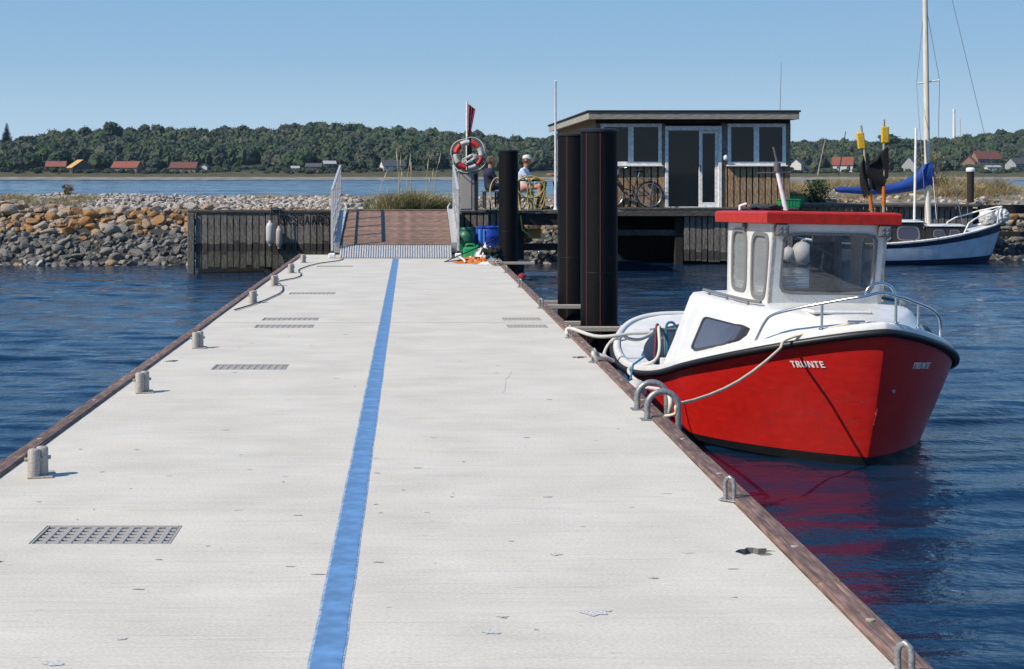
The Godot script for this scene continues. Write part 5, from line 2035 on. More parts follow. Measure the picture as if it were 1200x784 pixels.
	# side windows of the trunk, four cornered, in black rubber
	for side in [-1.0, 1.0]:
		var on := func(a: float, h: float, out: float) -> Vector3:
			var B: float = tb.call(a)
			var T: float = tt.call(a)
			var D := sheer(a) + 0.045
			var H: float = ht.call(a)
			var n := Vector3(side * (H - D), B - T, 0).normalized()
			return bp(side * lerpf(B, T, h), lerpf(D, H, h), a) + n * out
		var cs := [Vector2(1.93, 0.22), Vector2(0.86, 0.17), Vector2(0.90, 0.56), Vector2(1.86, 0.72)]
		var ring := []
		var cen := Vector2(1.40, 0.42)
		for i in 4:                                                   # rounded corners
			var p: Vector2 = cs[i]
			var pa: Vector2 = cs[(i + 3) % 4]
			var pb: Vector2 = cs[(i + 1) % 4]
			for k in 5:
				var u := k / 4.0
				var e0 := p.lerp(pa, 0.16)
				var e1 := p.lerp(pb, 0.16)
				ring.append(e0.lerp(p, u).lerp(p.lerp(e1, u), u))
		var inner := []
		var outer := []
		var outer2 := []
		for k in ring.size(): ring[k] = cen + (ring[k] - cen) * 0.93
		for p in ring:
			inner.append(on.call(p.x, p.y, 0.024))
			var o: Vector2 = cen + (p - cen) * 1.09
			outer.append(on.call(o.x, o.y, 0.03))
			outer2.append(on.call(cen.x + (p.x - cen.x) * 1.14, cen.y + (p.y - cen.y) * 1.14, -0.01))
		s = Shape.new()
		s.sheet([inner, outer, outer2], Vector3(side, 0, 0), true, false)
		var seal := obj("window_seal", s, M.seal_black, trunk)
		s = Shape.new()
		for p in ring.size():
				var pa: Vector2 = ring[p]
				var pb: Vector2 = ring[(p + 1) % ring.size()]
				for m in 6:
					var u0 := m / 6.0
					var u1 := (m + 1) / 6.0
					var e := func(q: Vector2, u: float) -> Vector3: return on.call(lerpf(cen.x, q.x, u), lerpf(cen.y, q.y, u), 0.022)
					s.quad(e.call(pa, u0), e.call(pb, u0), e.call(pb, u1), e.call(pa, u1), Vector3(side, 0, 0))
		obj("cabin_window", s, M.pane_smoke, trunk)
		# grab rail along the trunk top
		s = Shape.new()
		var rail := []
		for k in 9:
			var a := lerpf(2.3, 1.0, k / 8.0)
			rail.append(bp(side * (tt.call(a) - 0.05), ht.call(a) + 0.035, a))
		s.tube(rail, 0.014, 8)
		for k in [1, 4, 7]: s.tube([rail[k], rail[k] + Vector3(0, -0.05, 0)], 0.012, 6)
		obj("grab_rail", s, M.seal, trunk)
	s = Shape.new()
	s.box(bp(-0.12, 1.2, 0.72), Vector3(0.5, 0.03, 0.42), Basis.IDENTITY, 0.012)
	obj("foredeck_hatch", s, M.gelcoat, trunk)
	# wheelhouse with a windscreen that leans forward
	var FB := 1.17
	var FT := 1.045
	var RB := 2.19
	var yb := 1.165
	var yt := 1.90
	var wh := 0.5
	s = Shape.new()
	var front := [bp(-wh, yb, FB), bp(wh, yb, FB), bp(wh, yt, FT), bp(-wh, yt, FT)]
	var fh := [0.10, 0.20, 0.90, 0.86]
	panel(s, front, fh, 9.0, Vector3(0, 0.004, -0.035))
	var glazing := [[front, fh, 9.0, Vector3(0, 0.004, -0.035), 0.018, 0.030, "windscreen"]]
	for side in [-1.0, 1.0]:
		var x: float = wh * side
		var am := 1.62
		var q1 := [bp(x, yb, RB), bp(x, yb, am), bp(x, yt, am), bp(x, yt, RB)]
		var q2 := [bp(x, yb, am), bp(x, yb, FB), bp(x, yt, FT), bp(x, yt, am)]
		var th := Vector3(-side * 0.03, 0, 0)
		var h1 := [0.26, 0.17, 0.82, 0.85]
		var h2 := [0.16, 0.13, 0.80, 0.83]
		panel(s, q1, h1, 5.0, th)
		panel(s, q2, h2, 5.0, th)
		glazing.append([q1, h1, 5.0, th, 0.07, 0.045, "side_window"])
		glazing.append([q2, h2, 5.0, th, 0.07, 0.045, "side_window"])
	s.box(bp(0.40, (yb + yt) * 0.5, RB), Vector3(0.2, yt - yb, 0.03), Basis.IDENTITY, 0.0)      # rear wall with an open doorway
	s.box(bp(-0.36, (yb + yt) * 0.5, RB), Vector3(0.28, yt - yb, 0.03), Basis.IDENTITY, 0.0)
	s.box(bp(0.04, yt - 0.04, RB), Vector3(0.52, 0.08, 0.028), Basis.IDENTITY, 0.0)
	var house_ := obj("wheelhouse", s, M.gelcoat, t)
	for g in glazing:
		var sl := obj("window_seal", window_seal(g[0], g[1], g[2], g[3], g[4], g[5]), M.seal, house_)
		obj(g[6], window_pane(g[0], g[1], g[2], g[3], 0.4), M.pane if g[6] == "windscreen" else M.pane_side, house_)
	s = Shape.new()                                                     # screws round the windscreen
	var fn: Vector3 = (front[3] - front[0]).cross(front[1] - front[0]).normalized()
	if fn.z < 0: fn = -fn
	for p in round_rect(fh, 9.0, 0.009, 0.015):
		var c: Vector3 = bilerp(front, p.x, p.y) + fn * 0.011
		s.lathe([Vector2(0.006, 0), Vector2(0.004, 0.003), Vector2(0.0005, 0.0035)], 6, Transform3D(Basis(Vector3.RIGHT, PI / 2), c))
	obj("screws", s, M.lamp_body, house_)
	s = Shape.new()                                                     # inside: helm console, seat back, wheel
	s.box(bp(0.05, 1.24, 1.42), Vector3(0.86, 0.16, 0.24), Basis.IDENTITY, 0.02)
	s.box(bp(0.34, 1.42, 2.02), Vector3(0.26, 0.56, 0.06), Basis.IDENTITY, 0.02)
	obj("helm_console", s, M.sole, house_)
	s = Shape.new()
	s.box(bp(0.445, 1.55, 1.95), Vector3(0.03, 0.5, 0.12), Basis.IDENTITY, 0.008)
	obj("door_post", s, M.gelcoat_grey, house_)
	# red roof
	s = Shape.new()
	var r0 := [[-0.585, 0.985], [0.585, 0.985], [0.585, 2.32], [-0.585, 2.32]]
	var roof_loops := []
	for lv in [[1.893, -0.012], [1.897, 0.0], [1.978, 0.004], [1.992, -0.008], [2.0, -0.05]]:
		var l := []
		for k in 4:
			var p: Array = r0[k]
			var q: Array = r0[(k + 1) % 4]
			for m in 12:
				var u := m / 12.0
				var x: float = lerpf(p[0], q[0], u)
				var a: float = lerpf(p[1], q[1], u)
				x += signf(x) * lv[1] if absf(x) > 0.3 else 0.0
				a += -lv[1] if a < 1.2 else (lv[1] if a > 2.1 else 0.0)
				l.append(bp(x, lv[0] - 0.03 * (a - 1.0) / 1.3, a))
		roof_loops.append(l)
	s.sheet(roof_loops, Vector3.ZERO, true, false)
	s.slab(roof_loops[4], Vector3(0, 0.004, 0), false)
	s.slab(roof_loops[0], Vector3(0, -0.002, 0), false)
	var roof := obj("roof", s, M.red_roof, t)
	s = Shape.new()
	s.box(bp(0, 1.889, 1.66), Vector3(1.06, 0.01, 1.2), Basis.IDENTITY, 0.0)
	obj("headliner", s, M.gelcoat, roof)
	s = Shape.new()
	for e in [-0.4, -0.1, 0.2, 0.45]:
		s.lathe([Vector2(0.006, 0), Vector2(0.001, 0.004)], 6, Transform3D(Basis(Vector3.RIGHT, PI / 2), bp(e, 1.94, 0.978)))
	obj("screws", s, M.red_roof, roof)
	for e in [[-0.447, 0.99], [0.447, 0.99]]:                            # square floodlights under the eaves
		s = Shape.new()
		s.box(bp(e[0], 1.84, e[1] + 0.02), Vector3(0.11, 0.10, 0.05), Basis.IDENTITY, 0.012)
		var lamp := obj("floodlight", s, M.lamp_body, house_)
		s = Shape.new()
		s.box(bp(e[0], 1.84, e[1] - 0.008), Vector3(0.084, 0.074, 0.008), Basis.IDENTITY, 0.003)
		for q in [[-0.02, -0.017], [0.02, -0.017], [-0.02, 0.017], [0.02, 0.017]]:
			s.lathe([Vector2(0.014, 0), Vector2(0.006, 0.005), Vector2(0.0005, 0.006)], 10, Transform3D(Basis(Vector3.RIGHT, PI / 2), bp(e[0] + q[0], 1.84 + q[1], e[1] - 0.012)))
		obj("lens", s, M.lens, lamp)
	s = Shape.new()
	s.box(bp(-0.52, 1.845, 1.72), Vector3(0.03, 0.06, 0.05), Basis.IDENTITY, 0.006)
	obj("side_light", s, M.lamp_body, house_)
	# light mast on the roof
	s = Shape.new()
	s.tube([bp(-0.05, 1.98, 1.95), bp(-0.125, 2.33, 1.98)], [0.022, 0.018], 12)
	var lm := obj("light_mast", s, M.white_paint, roof)
	s = Shape.new()
	s.tube([bp(-0.13, 2.42, 1.98), bp(-0.165, 2.56, 1.99)], [0.012, 0.009], 8)
	s.lathe([Vector2(0.001, -0.035), Vector2(0.03, -0.035), Vector2(0.03, 0.045), Vector2(0.001, 0.05)], 14, Transform3D(Basis.IDENTITY, bp(-0.128, 2.37, 1.98)))
	obj("lantern", s, M.lamp_body, lm)
	s = Shape.new()
	s.tube([bp(-0.32, 2.32, 1.98), bp(0.0, 2.335, 1.98)], 0.005, 6)
	obj("crosspiece", s, M.wire, lm)
	s = Shape.new()
	s.tube([bp(-0.5, 1.97, 1.9), bp(-0.5, 2.02, 1.9), bp(-0.44, 2.04, 1.9)], 0.013, 8)
	obj("vent_pipe", s, M.white_paint, roof)
	# pulpit
	var rim := func(a: float, side: float, up: float) -> Vector3: return bp(side * maxf(beam_at(a) - 0.045, 0.0), sheer(a) + 0.07 + up, a)
	var path := [rim.call(0.62, -1.0, 0.0), rim.call(0.56, -1.0, 0.13), rim.call(0.50, -1.0, 0.185), rim.call(0.36, -1.0, 0.20), rim.call(0.24, -1.0, 0.205), rim.call(0.12, -1.0, 0.21), rim.call(0.07, -1.0, 0.212), bp(0.0, sheer(0.0) + 0.285, 0.07), rim.call(0.07, 1.0, 0.212), rim.call(0.12, 1.0, 0.208), rim.call(0.24, 1.0, 0.20), rim.call(0.36, 1.0, 0.19), rim.call(0.45, 1.0, 0.165), rim.call(0.49, 1.0, 0.10), rim.call(0.49, 1.0, 0.0)]
	var cv := Curve3D.new()
	for p in path: cv.add_point(p)
	for i in range(1, path.size() - 1):
		var tn: Vector3 = (path[i + 1] - path[i - 1]) * 0.18
		cv.set_point_in(i, -tn); cv.set_point_out(i, tn)
	var pp := []
	for p in cv.tessellate(4, 3): pp.append(p)
	s = Shape.new()
	s.tube(pp, 0.0125, 10)
	var pulpit := obj("pulpit_rail", s, M.steel, t)
	for q in [[0.235, -1.0], [0.05, 1.0], [0.2, 1.0]]:
		s = Shape.new()
		s.tube([rim.call(q[0], q[1], -0.01), rim.call(q[0], q[1], 0.2)], 0.011, 9)
		s.lathe([Vector2(0.026, 0), Vector2(0.026, 0.006), Vector2(0.012, 0.012)], 12, Transform3D(Basis.IDENTITY, rim.call(q[0], q[1], 0.004)))
		obj("stanchion", s, M.steel, pulpit)
	s = Shape.new()                                                     # hoop at the stem
	var hoop := []
	for k in 13:
		var an := PI * k / 12.0
		hoop.append(bp(0.0 - cos(an) * 0.12, sheer(0.05) + 0.28 + sin(an) * 0.10, 0.1))
	s.tube(hoop, 0.0115, 9)
	obj("bow_hoop", s, M.steel, pulpit)
	# rail across the cockpit with its post
	s = Shape.new()
	s.tube([bp(-0.87, 0.755, 3.3), bp(-0.3, 0.765, 3.3), bp(0.3, 0.765, 3.3)], 0.018, 9)
	s.tube([bp(-0.75, 0.76, 3.3), bp(-0.75, 0.08, 3.3)], 0.02, 9)
	s.tube([bp(0.3, 0.765, 3.3), bp(0.3, 0.08, 3.3)], 0.018, 9)
	obj("cockpit_rail", s, M.seal, t)
	s = Shape.new()                                                     # cleats
	for q in [[0.17, -0.16], [4.3, -0.55], [4.3, 0.55]]:
		var c := bp(q[1], sheer(q[0]) + 0.085, q[0])
		s.tube([c + Vector3(-0.07, 0.03, 0), c + Vector3(0.07, 0.03, 0)], 0.012, 8)
		s.box(c + Vector3(0, 0.012, 0), Vector3(0.05, 0.03, 0.03))
		obj("cleat", s, M.steel, t)
		s = Shape.new()
	# the boat's name on both bows, bent onto the planking
	for side in [-1.0, 1.0]:
		var txt := text_shape("TRUNTE", 0.051, 0.004, ["Droid Sans"], true)
		var half := 0.0
		for p in txt.v: half = maxf(half, absf(p.x))
		s = Shape.new()
		for i in range(0, txt.v.size(), 3):
			var q := []
			var nn := []
			for k in 3:
				var p := txt.v[i + k]
				var u := (p.x + half) / (2.0 * half)
				var a := lerpf(0.405, 0.245, u) if side < 0 else lerpf(0.21, 0.37, u)
				var w := (0.775 if side < 0 else 0.79) + p.y + 0.018 * u * (1.0 if side < 0 else -1.0)
				var base := hull_at(a, w, side)
				var du := hull_at(a + 0.01, w, side) - base
				var dw := hull_at(a, w + 0.01, side) - base
				var n := du.cross(dw).normalized()
				if n.x * side < 0.0: n = -n
				q.append(base + n * (p.z + 0.0015))
				nn.append(n)
			s.tri3(q[0], q[1], q[2], nn[0], nn[1], nn[2])
		obj("name", s, M.letter_white, t)
	# sunlight thrown up by the water, painted on the bow as pale lines
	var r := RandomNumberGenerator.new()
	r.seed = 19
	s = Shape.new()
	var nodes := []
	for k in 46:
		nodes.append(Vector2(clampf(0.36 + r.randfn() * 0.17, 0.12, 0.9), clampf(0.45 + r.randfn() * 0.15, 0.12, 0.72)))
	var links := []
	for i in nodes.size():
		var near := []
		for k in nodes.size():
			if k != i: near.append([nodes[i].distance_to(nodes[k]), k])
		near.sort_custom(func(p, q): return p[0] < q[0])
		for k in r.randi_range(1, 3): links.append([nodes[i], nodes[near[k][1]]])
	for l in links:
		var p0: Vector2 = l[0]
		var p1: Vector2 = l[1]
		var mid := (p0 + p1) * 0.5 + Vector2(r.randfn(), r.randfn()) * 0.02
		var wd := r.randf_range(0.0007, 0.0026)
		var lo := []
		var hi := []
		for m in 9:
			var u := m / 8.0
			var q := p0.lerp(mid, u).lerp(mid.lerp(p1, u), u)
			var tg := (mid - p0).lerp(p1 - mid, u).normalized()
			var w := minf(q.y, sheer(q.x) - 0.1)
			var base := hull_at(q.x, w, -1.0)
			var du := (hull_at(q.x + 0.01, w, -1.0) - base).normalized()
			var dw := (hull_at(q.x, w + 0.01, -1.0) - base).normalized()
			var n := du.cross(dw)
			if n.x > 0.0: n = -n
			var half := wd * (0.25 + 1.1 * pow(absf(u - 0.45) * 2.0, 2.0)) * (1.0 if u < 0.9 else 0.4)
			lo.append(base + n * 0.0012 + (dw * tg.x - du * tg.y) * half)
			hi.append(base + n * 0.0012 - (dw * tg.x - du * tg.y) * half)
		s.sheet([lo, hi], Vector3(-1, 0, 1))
	obj("painted_caustics", s, M.caustic_tint, t).set_meta("kind", "stuff")
	s = Shape.new()
	s.lathe([Vector2(0.018, 0), Vector2(0.014, 0.012), Vector2(0.0005, 0.013)], 10, Transform3D(Basis(Vector3.RIGHT, PI / 2), hull_at(0.17, 0.62, 1.0) + Vector3(0.0, 0, -0.004)))
	obj("stem_eye", s, M.galv, t)

	# --- things on and about the boat
	var X := t.transform
	var rope := func(called: String, label: String, pts: Array, rad: float, m: Material, cat := "rope") -> MeshInstance3D:
		var cv2 := Curve3D.new()
		var o: Vector3 = pts[0]
		for p in pts: cv2.add_point(p - o)
		for i in range(1, pts.size() - 1):
			var tn: Vector3 = (pts[i + 1] - pts[i - 1]) * 0.2
			cv2.set_point_in(i, -tn); cv2.set_point_out(i, tn)
		var l := []
		for p in cv2.tessellate(4, 2): l.append(p)
		var sh := Shape.new()
		sh.tube(l, rad, 8)
		return solo(called, sh, m, label, cat, "", o)
	var cleat := X * bp(-0.2, sheer(0.17) + 0.10, 0.19)
	var hoopw := Vector3(1.80, 0.10, -9.53)
	var bow := [cleat + Vector3(0.03, 0, -0.04), cleat]
	bow.append(X * (hull_at(0.33, sheer(0.33) + 0.0, -1.0) + Vector3(-0.05, 0.035, 0.02)))
	var a0: Vector3 = bow[2]
	for k in range(1, 9):
		var u := k / 8.0
		bow.append(a0.lerp(hoopw, u) - Vector3(0, sin(PI * u) * 0.09, 0))
	bow.append(hoopw + Vector3(-0.02, -0.06, 0.01))
	bow.append(hoopw + Vector3(-0.12, -0.085, -0.04))
	rope.call("bow_line", "pale mooring line from the red boat's bow down to the ladder grip", bow, 0.0105, M.rope_beige)
	var sp := X * bp(-0.79, 0.76, 3.3)
	var eyep := Vector3(1.80, 0.13, -9.9)
	rope.call("spring_line", "off white rope from the red boat's cockpit post down to the ladder", [sp + Vector3(0, -0.1, 0), sp + Vector3(-0.03, 0.02, 0.03), X * bp(-0.95, sheer(2.9) + 0.12, 2.9), X * bp(-1.25, sheer(2.8) + 0.02, 2.8), eyep.lerp(X * bp(-1.25, 0.4, 2.8), 0.45) - Vector3(0, 0.05, 0), eyep, Vector3(1.78, 0.02, -9.7)], 0.016, M.rope)
	var stern := X * bp(-0.55, sheer(4.3) + 0.115, 4.3)
	var eye2 := Vector3(1.612, 0.1, -14.3)
	var st_pts := [stern + Vector3(0.05, 0, 0), stern]
	for k in range(1, 7):
		var u := k / 6.0
		st_pts.append(stern.lerp(Vector3(2.1, 0.05, -14.1), u) - Vector3(0, sin(PI * u) * 0.07, 0))
	st_pts.append(Vector3(1.85, 0.04, -14.12)); st_pts.append(eye2); st_pts.append(eye2 + Vector3(-0.03, -0.06, 0.02))
	rope.call("stern_line", "thick white mooring line from the red boat's stern past the nearest black pile", st_pts, 0.019, M.rope)
	var e3 := Vector3(1.612, 0.09, -12.42)
	rope.call("stern_line", "pale rope from the red boat's stern cleat to the mooring eye beside the stern", [stern + Vector3(0.03, 0.01, 0), stern + Vector3(-0.1, -0.02, 0.1), X * bp(-1.0, sheer(4.15) + 0.1, 4.15), X * bp(-1.2, sheer(3.9) + 0.0, 3.95), Vector3(1.82, -0.02, -12.7), e3, e3 + Vector3(0.03, -0.06, 0.03)], 0.018, M.rope)
	rope.call("blue_rope", "bright blue rope looped over the red boat's cockpit rail", [X * bp(-0.72, 0.40, 3.28), X * bp(-0.735, 0.62, 3.27), X * bp(-0.74, 0.785, 3.3), X * bp(-0.69, 0.83, 3.3), X * bp(-0.645, 0.78, 3.3), X * bp(-0.63, 0.62, 3.27), X * bp(-0.66, 0.5, 3.27), X * bp(-0.62, 0.44, 3.26), X * bp(-0.66, 0.36, 3.27)], 0.013, M.rope_blue)
	rope.call("red_rope", "dull red rope hanging over the left end of the red boat's cockpit rail", [X * bp(-0.86, 0.45, 3.27), X * bp(-0.855, 0.62, 3.27), X * bp(-0.84, 0.785, 3.3), X * bp(-0.81, 0.77, 3.33), X * bp(-0.82, 0.58, 3.28), X * bp(-0.80, 0.42, 3.27)], 0.013, M.rope_red)
	var coil := []
	for k in 40:
		var an := k * 0.78
		var rr := 0.07 + 0.03 * sin(k * 1.9)
		coil.append(X * (bp(-0.25, 1.985, 1.9) + Vector3(cos(an) * rr * 1.5, 0.01 + 0.02 * (0.5 + 0.5 * sin(k * 2.3)) + k * 0.0006, sin(an) * rr)))
	rope.call("coiled_rope", "small dark rope heap on the red wheelhouse roof", coil, 0.011, M.rope_dark)
	# fishing marker flags standing in the aft deck
	for q in [[1022.0, 250.0, 1009.0, 147.0, "fishing marker pole leaning left, with yellow block and drooping black flag", 0], [1035.5, 252.0, 1036.0, 140.0, "upright fishing marker pole with yellow block and big black flag", 1]]:
		var d := 13.75
		var lo := at(q[0], q[1], d)
		var hi := at(q[2], q[3], d)
		var dir := (hi - lo).normalized()
		var foot := lo - dir * ((lo.y + 0.52) / dir.y)
		var f := thing("marker_flag", q[4], "marker flag", foot, 0.0, "fishing marker flags on the red boat")
		var rel := func(u: float) -> Vector3: return dir * (foot.distance_to(hi) * u)
		s = Shape.new()
		s.tube([Vector3.ZERO, rel.call(0.5), rel.call(1.0)], [0.017, 0.016, 0.011], 9)
		obj("pole", s, M.bamboo, f)
		s = Shape.new()
		s.tube([rel.call(0.69), rel.call(0.76)], 0.0185, 9)
		obj("orange_band", s, M.orange, f)
		s = Shape.new()
		var right := dir.cross(Vector3(0, 0, 1)).normalized()
		s.box(rel.call(0.945) + right * (-0.02 if q[5] == 0 else 0.01), Vector3(0.075, 0.165, 0.03), Basis(right, dir, right.cross(dir)), 0.01)
		obj("yellow_block", s, M.yellow, f)
		# cloth: hangs in folds from the pole
		var rows2 := []
		for i in 15:
			var v := i / 14.0
			var l := []
			for k in 11:
				var u := k / 10.0
				var reach: float
				var droop: float
				if q[5] == 0:
					reach = 0.07 + 0.05 * sin(v * 3.0)
					droop = 0.10
				else:
					reach = 0.02 + 0.24 * sin(PI * clampf(v * 0.9 + 0.1, 0, 1)) * (1.0 - 0.15 * v)
					droop = 0.16
				var base: Vector3 = rel.call(0.90) - dir * (v * (0.36 if q[5] == 0 else 0.30))
				l.append(base + Vector3(-u * reach * (0.9 if q[5] == 1 else 0.55) + (0.03 if q[5] == 0 else 0.04) * (1.0 - u), -u * u * droop, sin(u * 9.0 + v * 3.0) * 0.025 * u + 0.016))
			rows2.append(l)
		s = Shape.new()
		s.sheet(rows2, Vector3(0, 0, 1))
		var back := []
		for l in rows2:
			var l2 := []
			for p in l: l2.append(p + Vector3(0, 0, -0.004))
			back.append(l2)
		s.sheet(back, Vector3(0, 0, -1))
		obj("cloth", s, M.black_cloth, f)
		if q[5] == 0:
			s = Shape.new()
			s.tube([rel.call(0.30) + Vector3(-0.11, -0.05, -0.05), rel.call(0.47) + Vector3(-0.02, 0, -0.03)], 0.035, 8)
			obj("float", s, M.black, f)


# ---------------------------------------------------------------- the sailing boat
func sb_sheer(u: float) -> float:                # u from the stern (0) to the bow (1)
	return 0.52 + 0.56 * pow(clampf((u - 0.25) / 0.75, 0, 1), 2.0) + 0.12 * pow(clampf((0.25 - u) / 0.25, 0, 1), 2.0)


func sb_point(v: float, u: float, side: float) -> Vector3:
	var k := clampf(v, 0, 1)
	var x := lerpf(-2.66 + 0.25 * (1.0 - k), 2.7 - 0.38 * (1.0 - k) * (1.0 - k * 0.4), u)
	var half := 0.94 * pow(maxf(0.0, 1.0 - pow(absf(u - 0.45) / 0.55, 2.3 if u > 0.45 else 2.8)), 0.62) * lerpf(0.80, 1.0, pow(k, 0.7))
	if u < 0.45: half = maxf(half, 0.5 * smoothstep(0.0, 0.02, u) * lerpf(0.8, 1.0, k))
	var w := sb_sheer(u) * v if v > 0.0 else v * 0.7
	if v < 0: half *= 1.0 + v
	return Vector3(x, w, side * half)


func make_sailing_boat() -> void:
	var t := thing("sailing_boat", "small white sailing boat with navy stripe and blue sail cover at the quay", "sailing boat", Vector3(12.83, SEA, -37.0), 0.02)
	for b in [["hull", 0.22, 0.80, 10, M.pale_hull], ["sheer_stripe", 0.80, 1.0, 4, M.navy], ["boot_stripe", -0.7, 0.22, 8, M.navy]]:
		var s := Shape.new()
		for side in [-1.0, 1.0]:
			var rows := []
			for i in int(b[3]) + 1:
				var v := lerpf(b[1], b[2], i / float(b[3]))
				var l := []
				for k in 61: l.append(sb_point(v, 0.5 - 0.5 * cos(PI * k / 60.0), side))
				rows.append(l)
			s.sheet(rows, Vector3(0, 0, side))
		var hl := obj(b[0], s, b[4], t)
	var s := Shape.new()
	var rows := []
	for k in 41:
		var u := k / 40.0
		var p := sb_point(1.0, u, 1.0)
		var l := []
		for m in 9:
			var q := -1.0 + m / 4.0
			l.append(Vector3(p.x, p.y - 0.02 + 0.05 * (1.0 - q * q), p.z * q))
		rows.append(l)
	s.sheet(rows, Vector3.UP)
	obj("deck", s, M.gelcoat, t)
	s = Shape.new()
	for side in [-1.0, 1.0]:
		var l := []
		for k in 50:
			var p := sb_point(1.0, 0.5 - 0.5 * cos(PI * (k + 0.2) / 49.4), side)
			l.append(p + Vector3(0, 0.03, 0))
		s.tube(l, 0.028, 7)
	obj("toe_rail", s, M.white_paint, t)
	# coachroof in two steps
	var cab := func(x0: float, x1: float, hz: float, w0: float, h: float, slope0: float, slope1: float) -> Shape:
		var sh := Shape.new()
		var lo := []
		var hi := []
		for q in [[x0, -1.0], [x1, -0.8], [x1, 0.8], [x0, 1.0]]:
			lo.append(Vector3(q[0], w0, q[1] * hz * 1.06))
			hi.append(Vector3(q[0] + (slope0 if q[0] == x0 else -slope1), h, q[1] * hz * 0.92))
		for i in 4:
			var j := (i + 1) % 4
			sh.quad(lo[i], lo[j], hi[j], hi[i], (lo[i] + lo[j]) * 0.5 - Vector3((x0 + x1) * 0.5, w0, 0))
		return sh
	obj("doghouse", cab.call(-1.15, 0.62, 0.62, 0.5, 1.06, 0.05, 0.16), M.varnish, t)
	obj("cabin_trunk", cab.call(0.5, 1.72, 0.56, 0.6, 0.95, 0.0, 0.14), M.varnish, t)
	for q in [[-1.2, 0.50, 0.62, 1.06], [0.44, 1.62, 0.52, 0.95]]:
		s = Shape.new()
		var rr := []
		for k in 9:
			var z := lerpf(-1.0, 1.0, k / 8.0)
			rr.append([Vector3(q[0], q[3] - 0.01, z * q[2]), Vector3(q[0], q[3] + 0.04 + 0.06 * (1 - z * z), z * q[2]), Vector3(q[1] - 0.05, q[3] + 0.04 + 0.05 * (1 - z * z), z * q[2] * 0.9), Vector3(q[1] + 0.03, q[3] - 0.01, z * q[2] * 0.88)])
		s.sheet(rr, Vector3.UP)
		obj("cabin_roof", s, M.gelcoat, t)
	for q in [[-0.95, -0.42], [-0.30, 0.36], [0.66, 1.02], [1.10, 1.42]]:
		for side in [-1.0, 1.0]:
			var dog: bool = q[1] < 0.5
			var hz := 0.62 if dog else 0.56
			var c0 := 0.62 if dog else 0.70
			var c1 := 1.0 if dog else 0.90
			var qq := []
			for e in [[q[0], c0], [q[1], c0], [q[1] - 0.04, c1], [q[0] + 0.03, c1]]:
				var kx: float = lerpf(1.0, 0.8, clampf((e[0] + 1.15) / 1.77, 0, 1)) if dog else lerpf(1.0, 0.8, (e[0] - 0.5) / 1.22)
				var kv: float = (e[1] - 0.5) / 0.56 if dog else (e[1] - 0.6) / 0.35
				qq.append(Vector3(e[0], e[1], side * (hz * kx * lerpf(1.06, 0.92, kv) + 0.012)))
			s = window_seal(qq, [0.08, 0.08, 0.92, 0.92], 4.0, Vector3(0, 0, -side), 0.07, 0.09)
			var ws := obj("window_frame", s, M.seal, t)
			obj("pane", window_pane(qq, [0.08, 0.08, 0.92, 0.92], 4.0, Vector3(0, 0, -side), 0.0), M.pane_smoke, ws)
	# rig
	var L := func(px: float, py: float, dz: float) -> Vector3: return t.transform.affine_inverse() * at(px, py, 37.0 + dz)
	var foot: Vector3 = L.call(1087.5, 262.0, 0.0)
	var head: Vector3 = L.call(1082.2, -140.0, 0.0)
	s = Shape.new()
	s.tube([foot, foot.lerp(head, 0.5), head], [0.078, 0.072, 0.045], 14)
	obj("mast", s, M.mast, t)
	s = Shape.new()
	s.tube([L.call(1074.0, 98.0, 0.0), L.call(1101.0, 94.0, 0.0)], 0.02, 7)
	obj("crosstree", s, M.white_paint, t)
	s = Shape.new()
	s.tube([L.call(1086.0, 222.0, 0.0), L.call(980.0, 226.0, -0.2)], 0.04, 10)
	obj("boom", s, M.mast, t)
	s = Shape.new()
	var spine := [[979, 222.5, 2.5], [984, 222.5, 4.0], [1000, 223.0, 4.6], [1020, 223.4, 5.2], [1040, 222.2, 6.4], [1055, 219.5, 7.5], [1066, 216.0, 9.5], [1075, 212.0, 12.0], [1082, 207.0, 15.0], [1087, 203.5, 17.0], [1091, 203.5, 16.0], [1092.5, 203.5, 13.0]]
	var rws := []
	for i in spine.size():
		var q: Array = spine[i]
		var c: Vector3 = L.call(q[0], q[1], -0.2 * (1088 - q[0]) / 108.0)
		var hh: float = q[2] * 0.88 * 37.0 / FOCAL
		var l := []
		for k in 18:
			var an := TAU * k / 18.0
			var wob := 1.0 + 0.09 * sin(k * 2.4 + i * 1.9) + 0.05 * sin(i * 2.7 + k)
			l.append(c + Vector3(0, sin(an) * hh * wob, cos(an) * minf(hh, 0.15) * wob))
		rws.append(l)
	s.sheet(rws, Vector3.ZERO, true)
	obj("sail_cover", s, M.sail_blue, t)
	s = Shape.new()
	for q in [[head, L.call(1178.0, 258.0, 0.0)], [L.call(1074.0, 98.0, 0.0), L.call(1086.0, 266.0, -0.85)], [L.call(1101.0, 94.0, 0.0), L.call(1098.0, 264.0, 0.7)], [head.lerp(foot, 0.35), L.call(1074.0, 98.0, 0.0)], [head.lerp(foot, 0.35), L.call(1101.0, 94.0, 0.0)]]:
		s.tube([q[0], q[1]], 0.007, 4)
	s.tube([L.call(1115.0, 200.0, -0.3), L.call(1128.0, 263.0, -0.3)], 0.014, 5)
	s.tube([L.call(1091.0, 180.0, 0.1), L.call(1098.0, 262.0, -0.6)], 0.012, 5)
	obj("stays", s, M.wire, t)
	s = Shape.new()
	s.tube([L.call(1071.5, 258.0, -0.4), L.call(1073.5, 150.0, -0.2)], 0.032, 9)
	obj("white_pole", s, M.white_paint, t)
	# bow rail
	s = Shape.new()
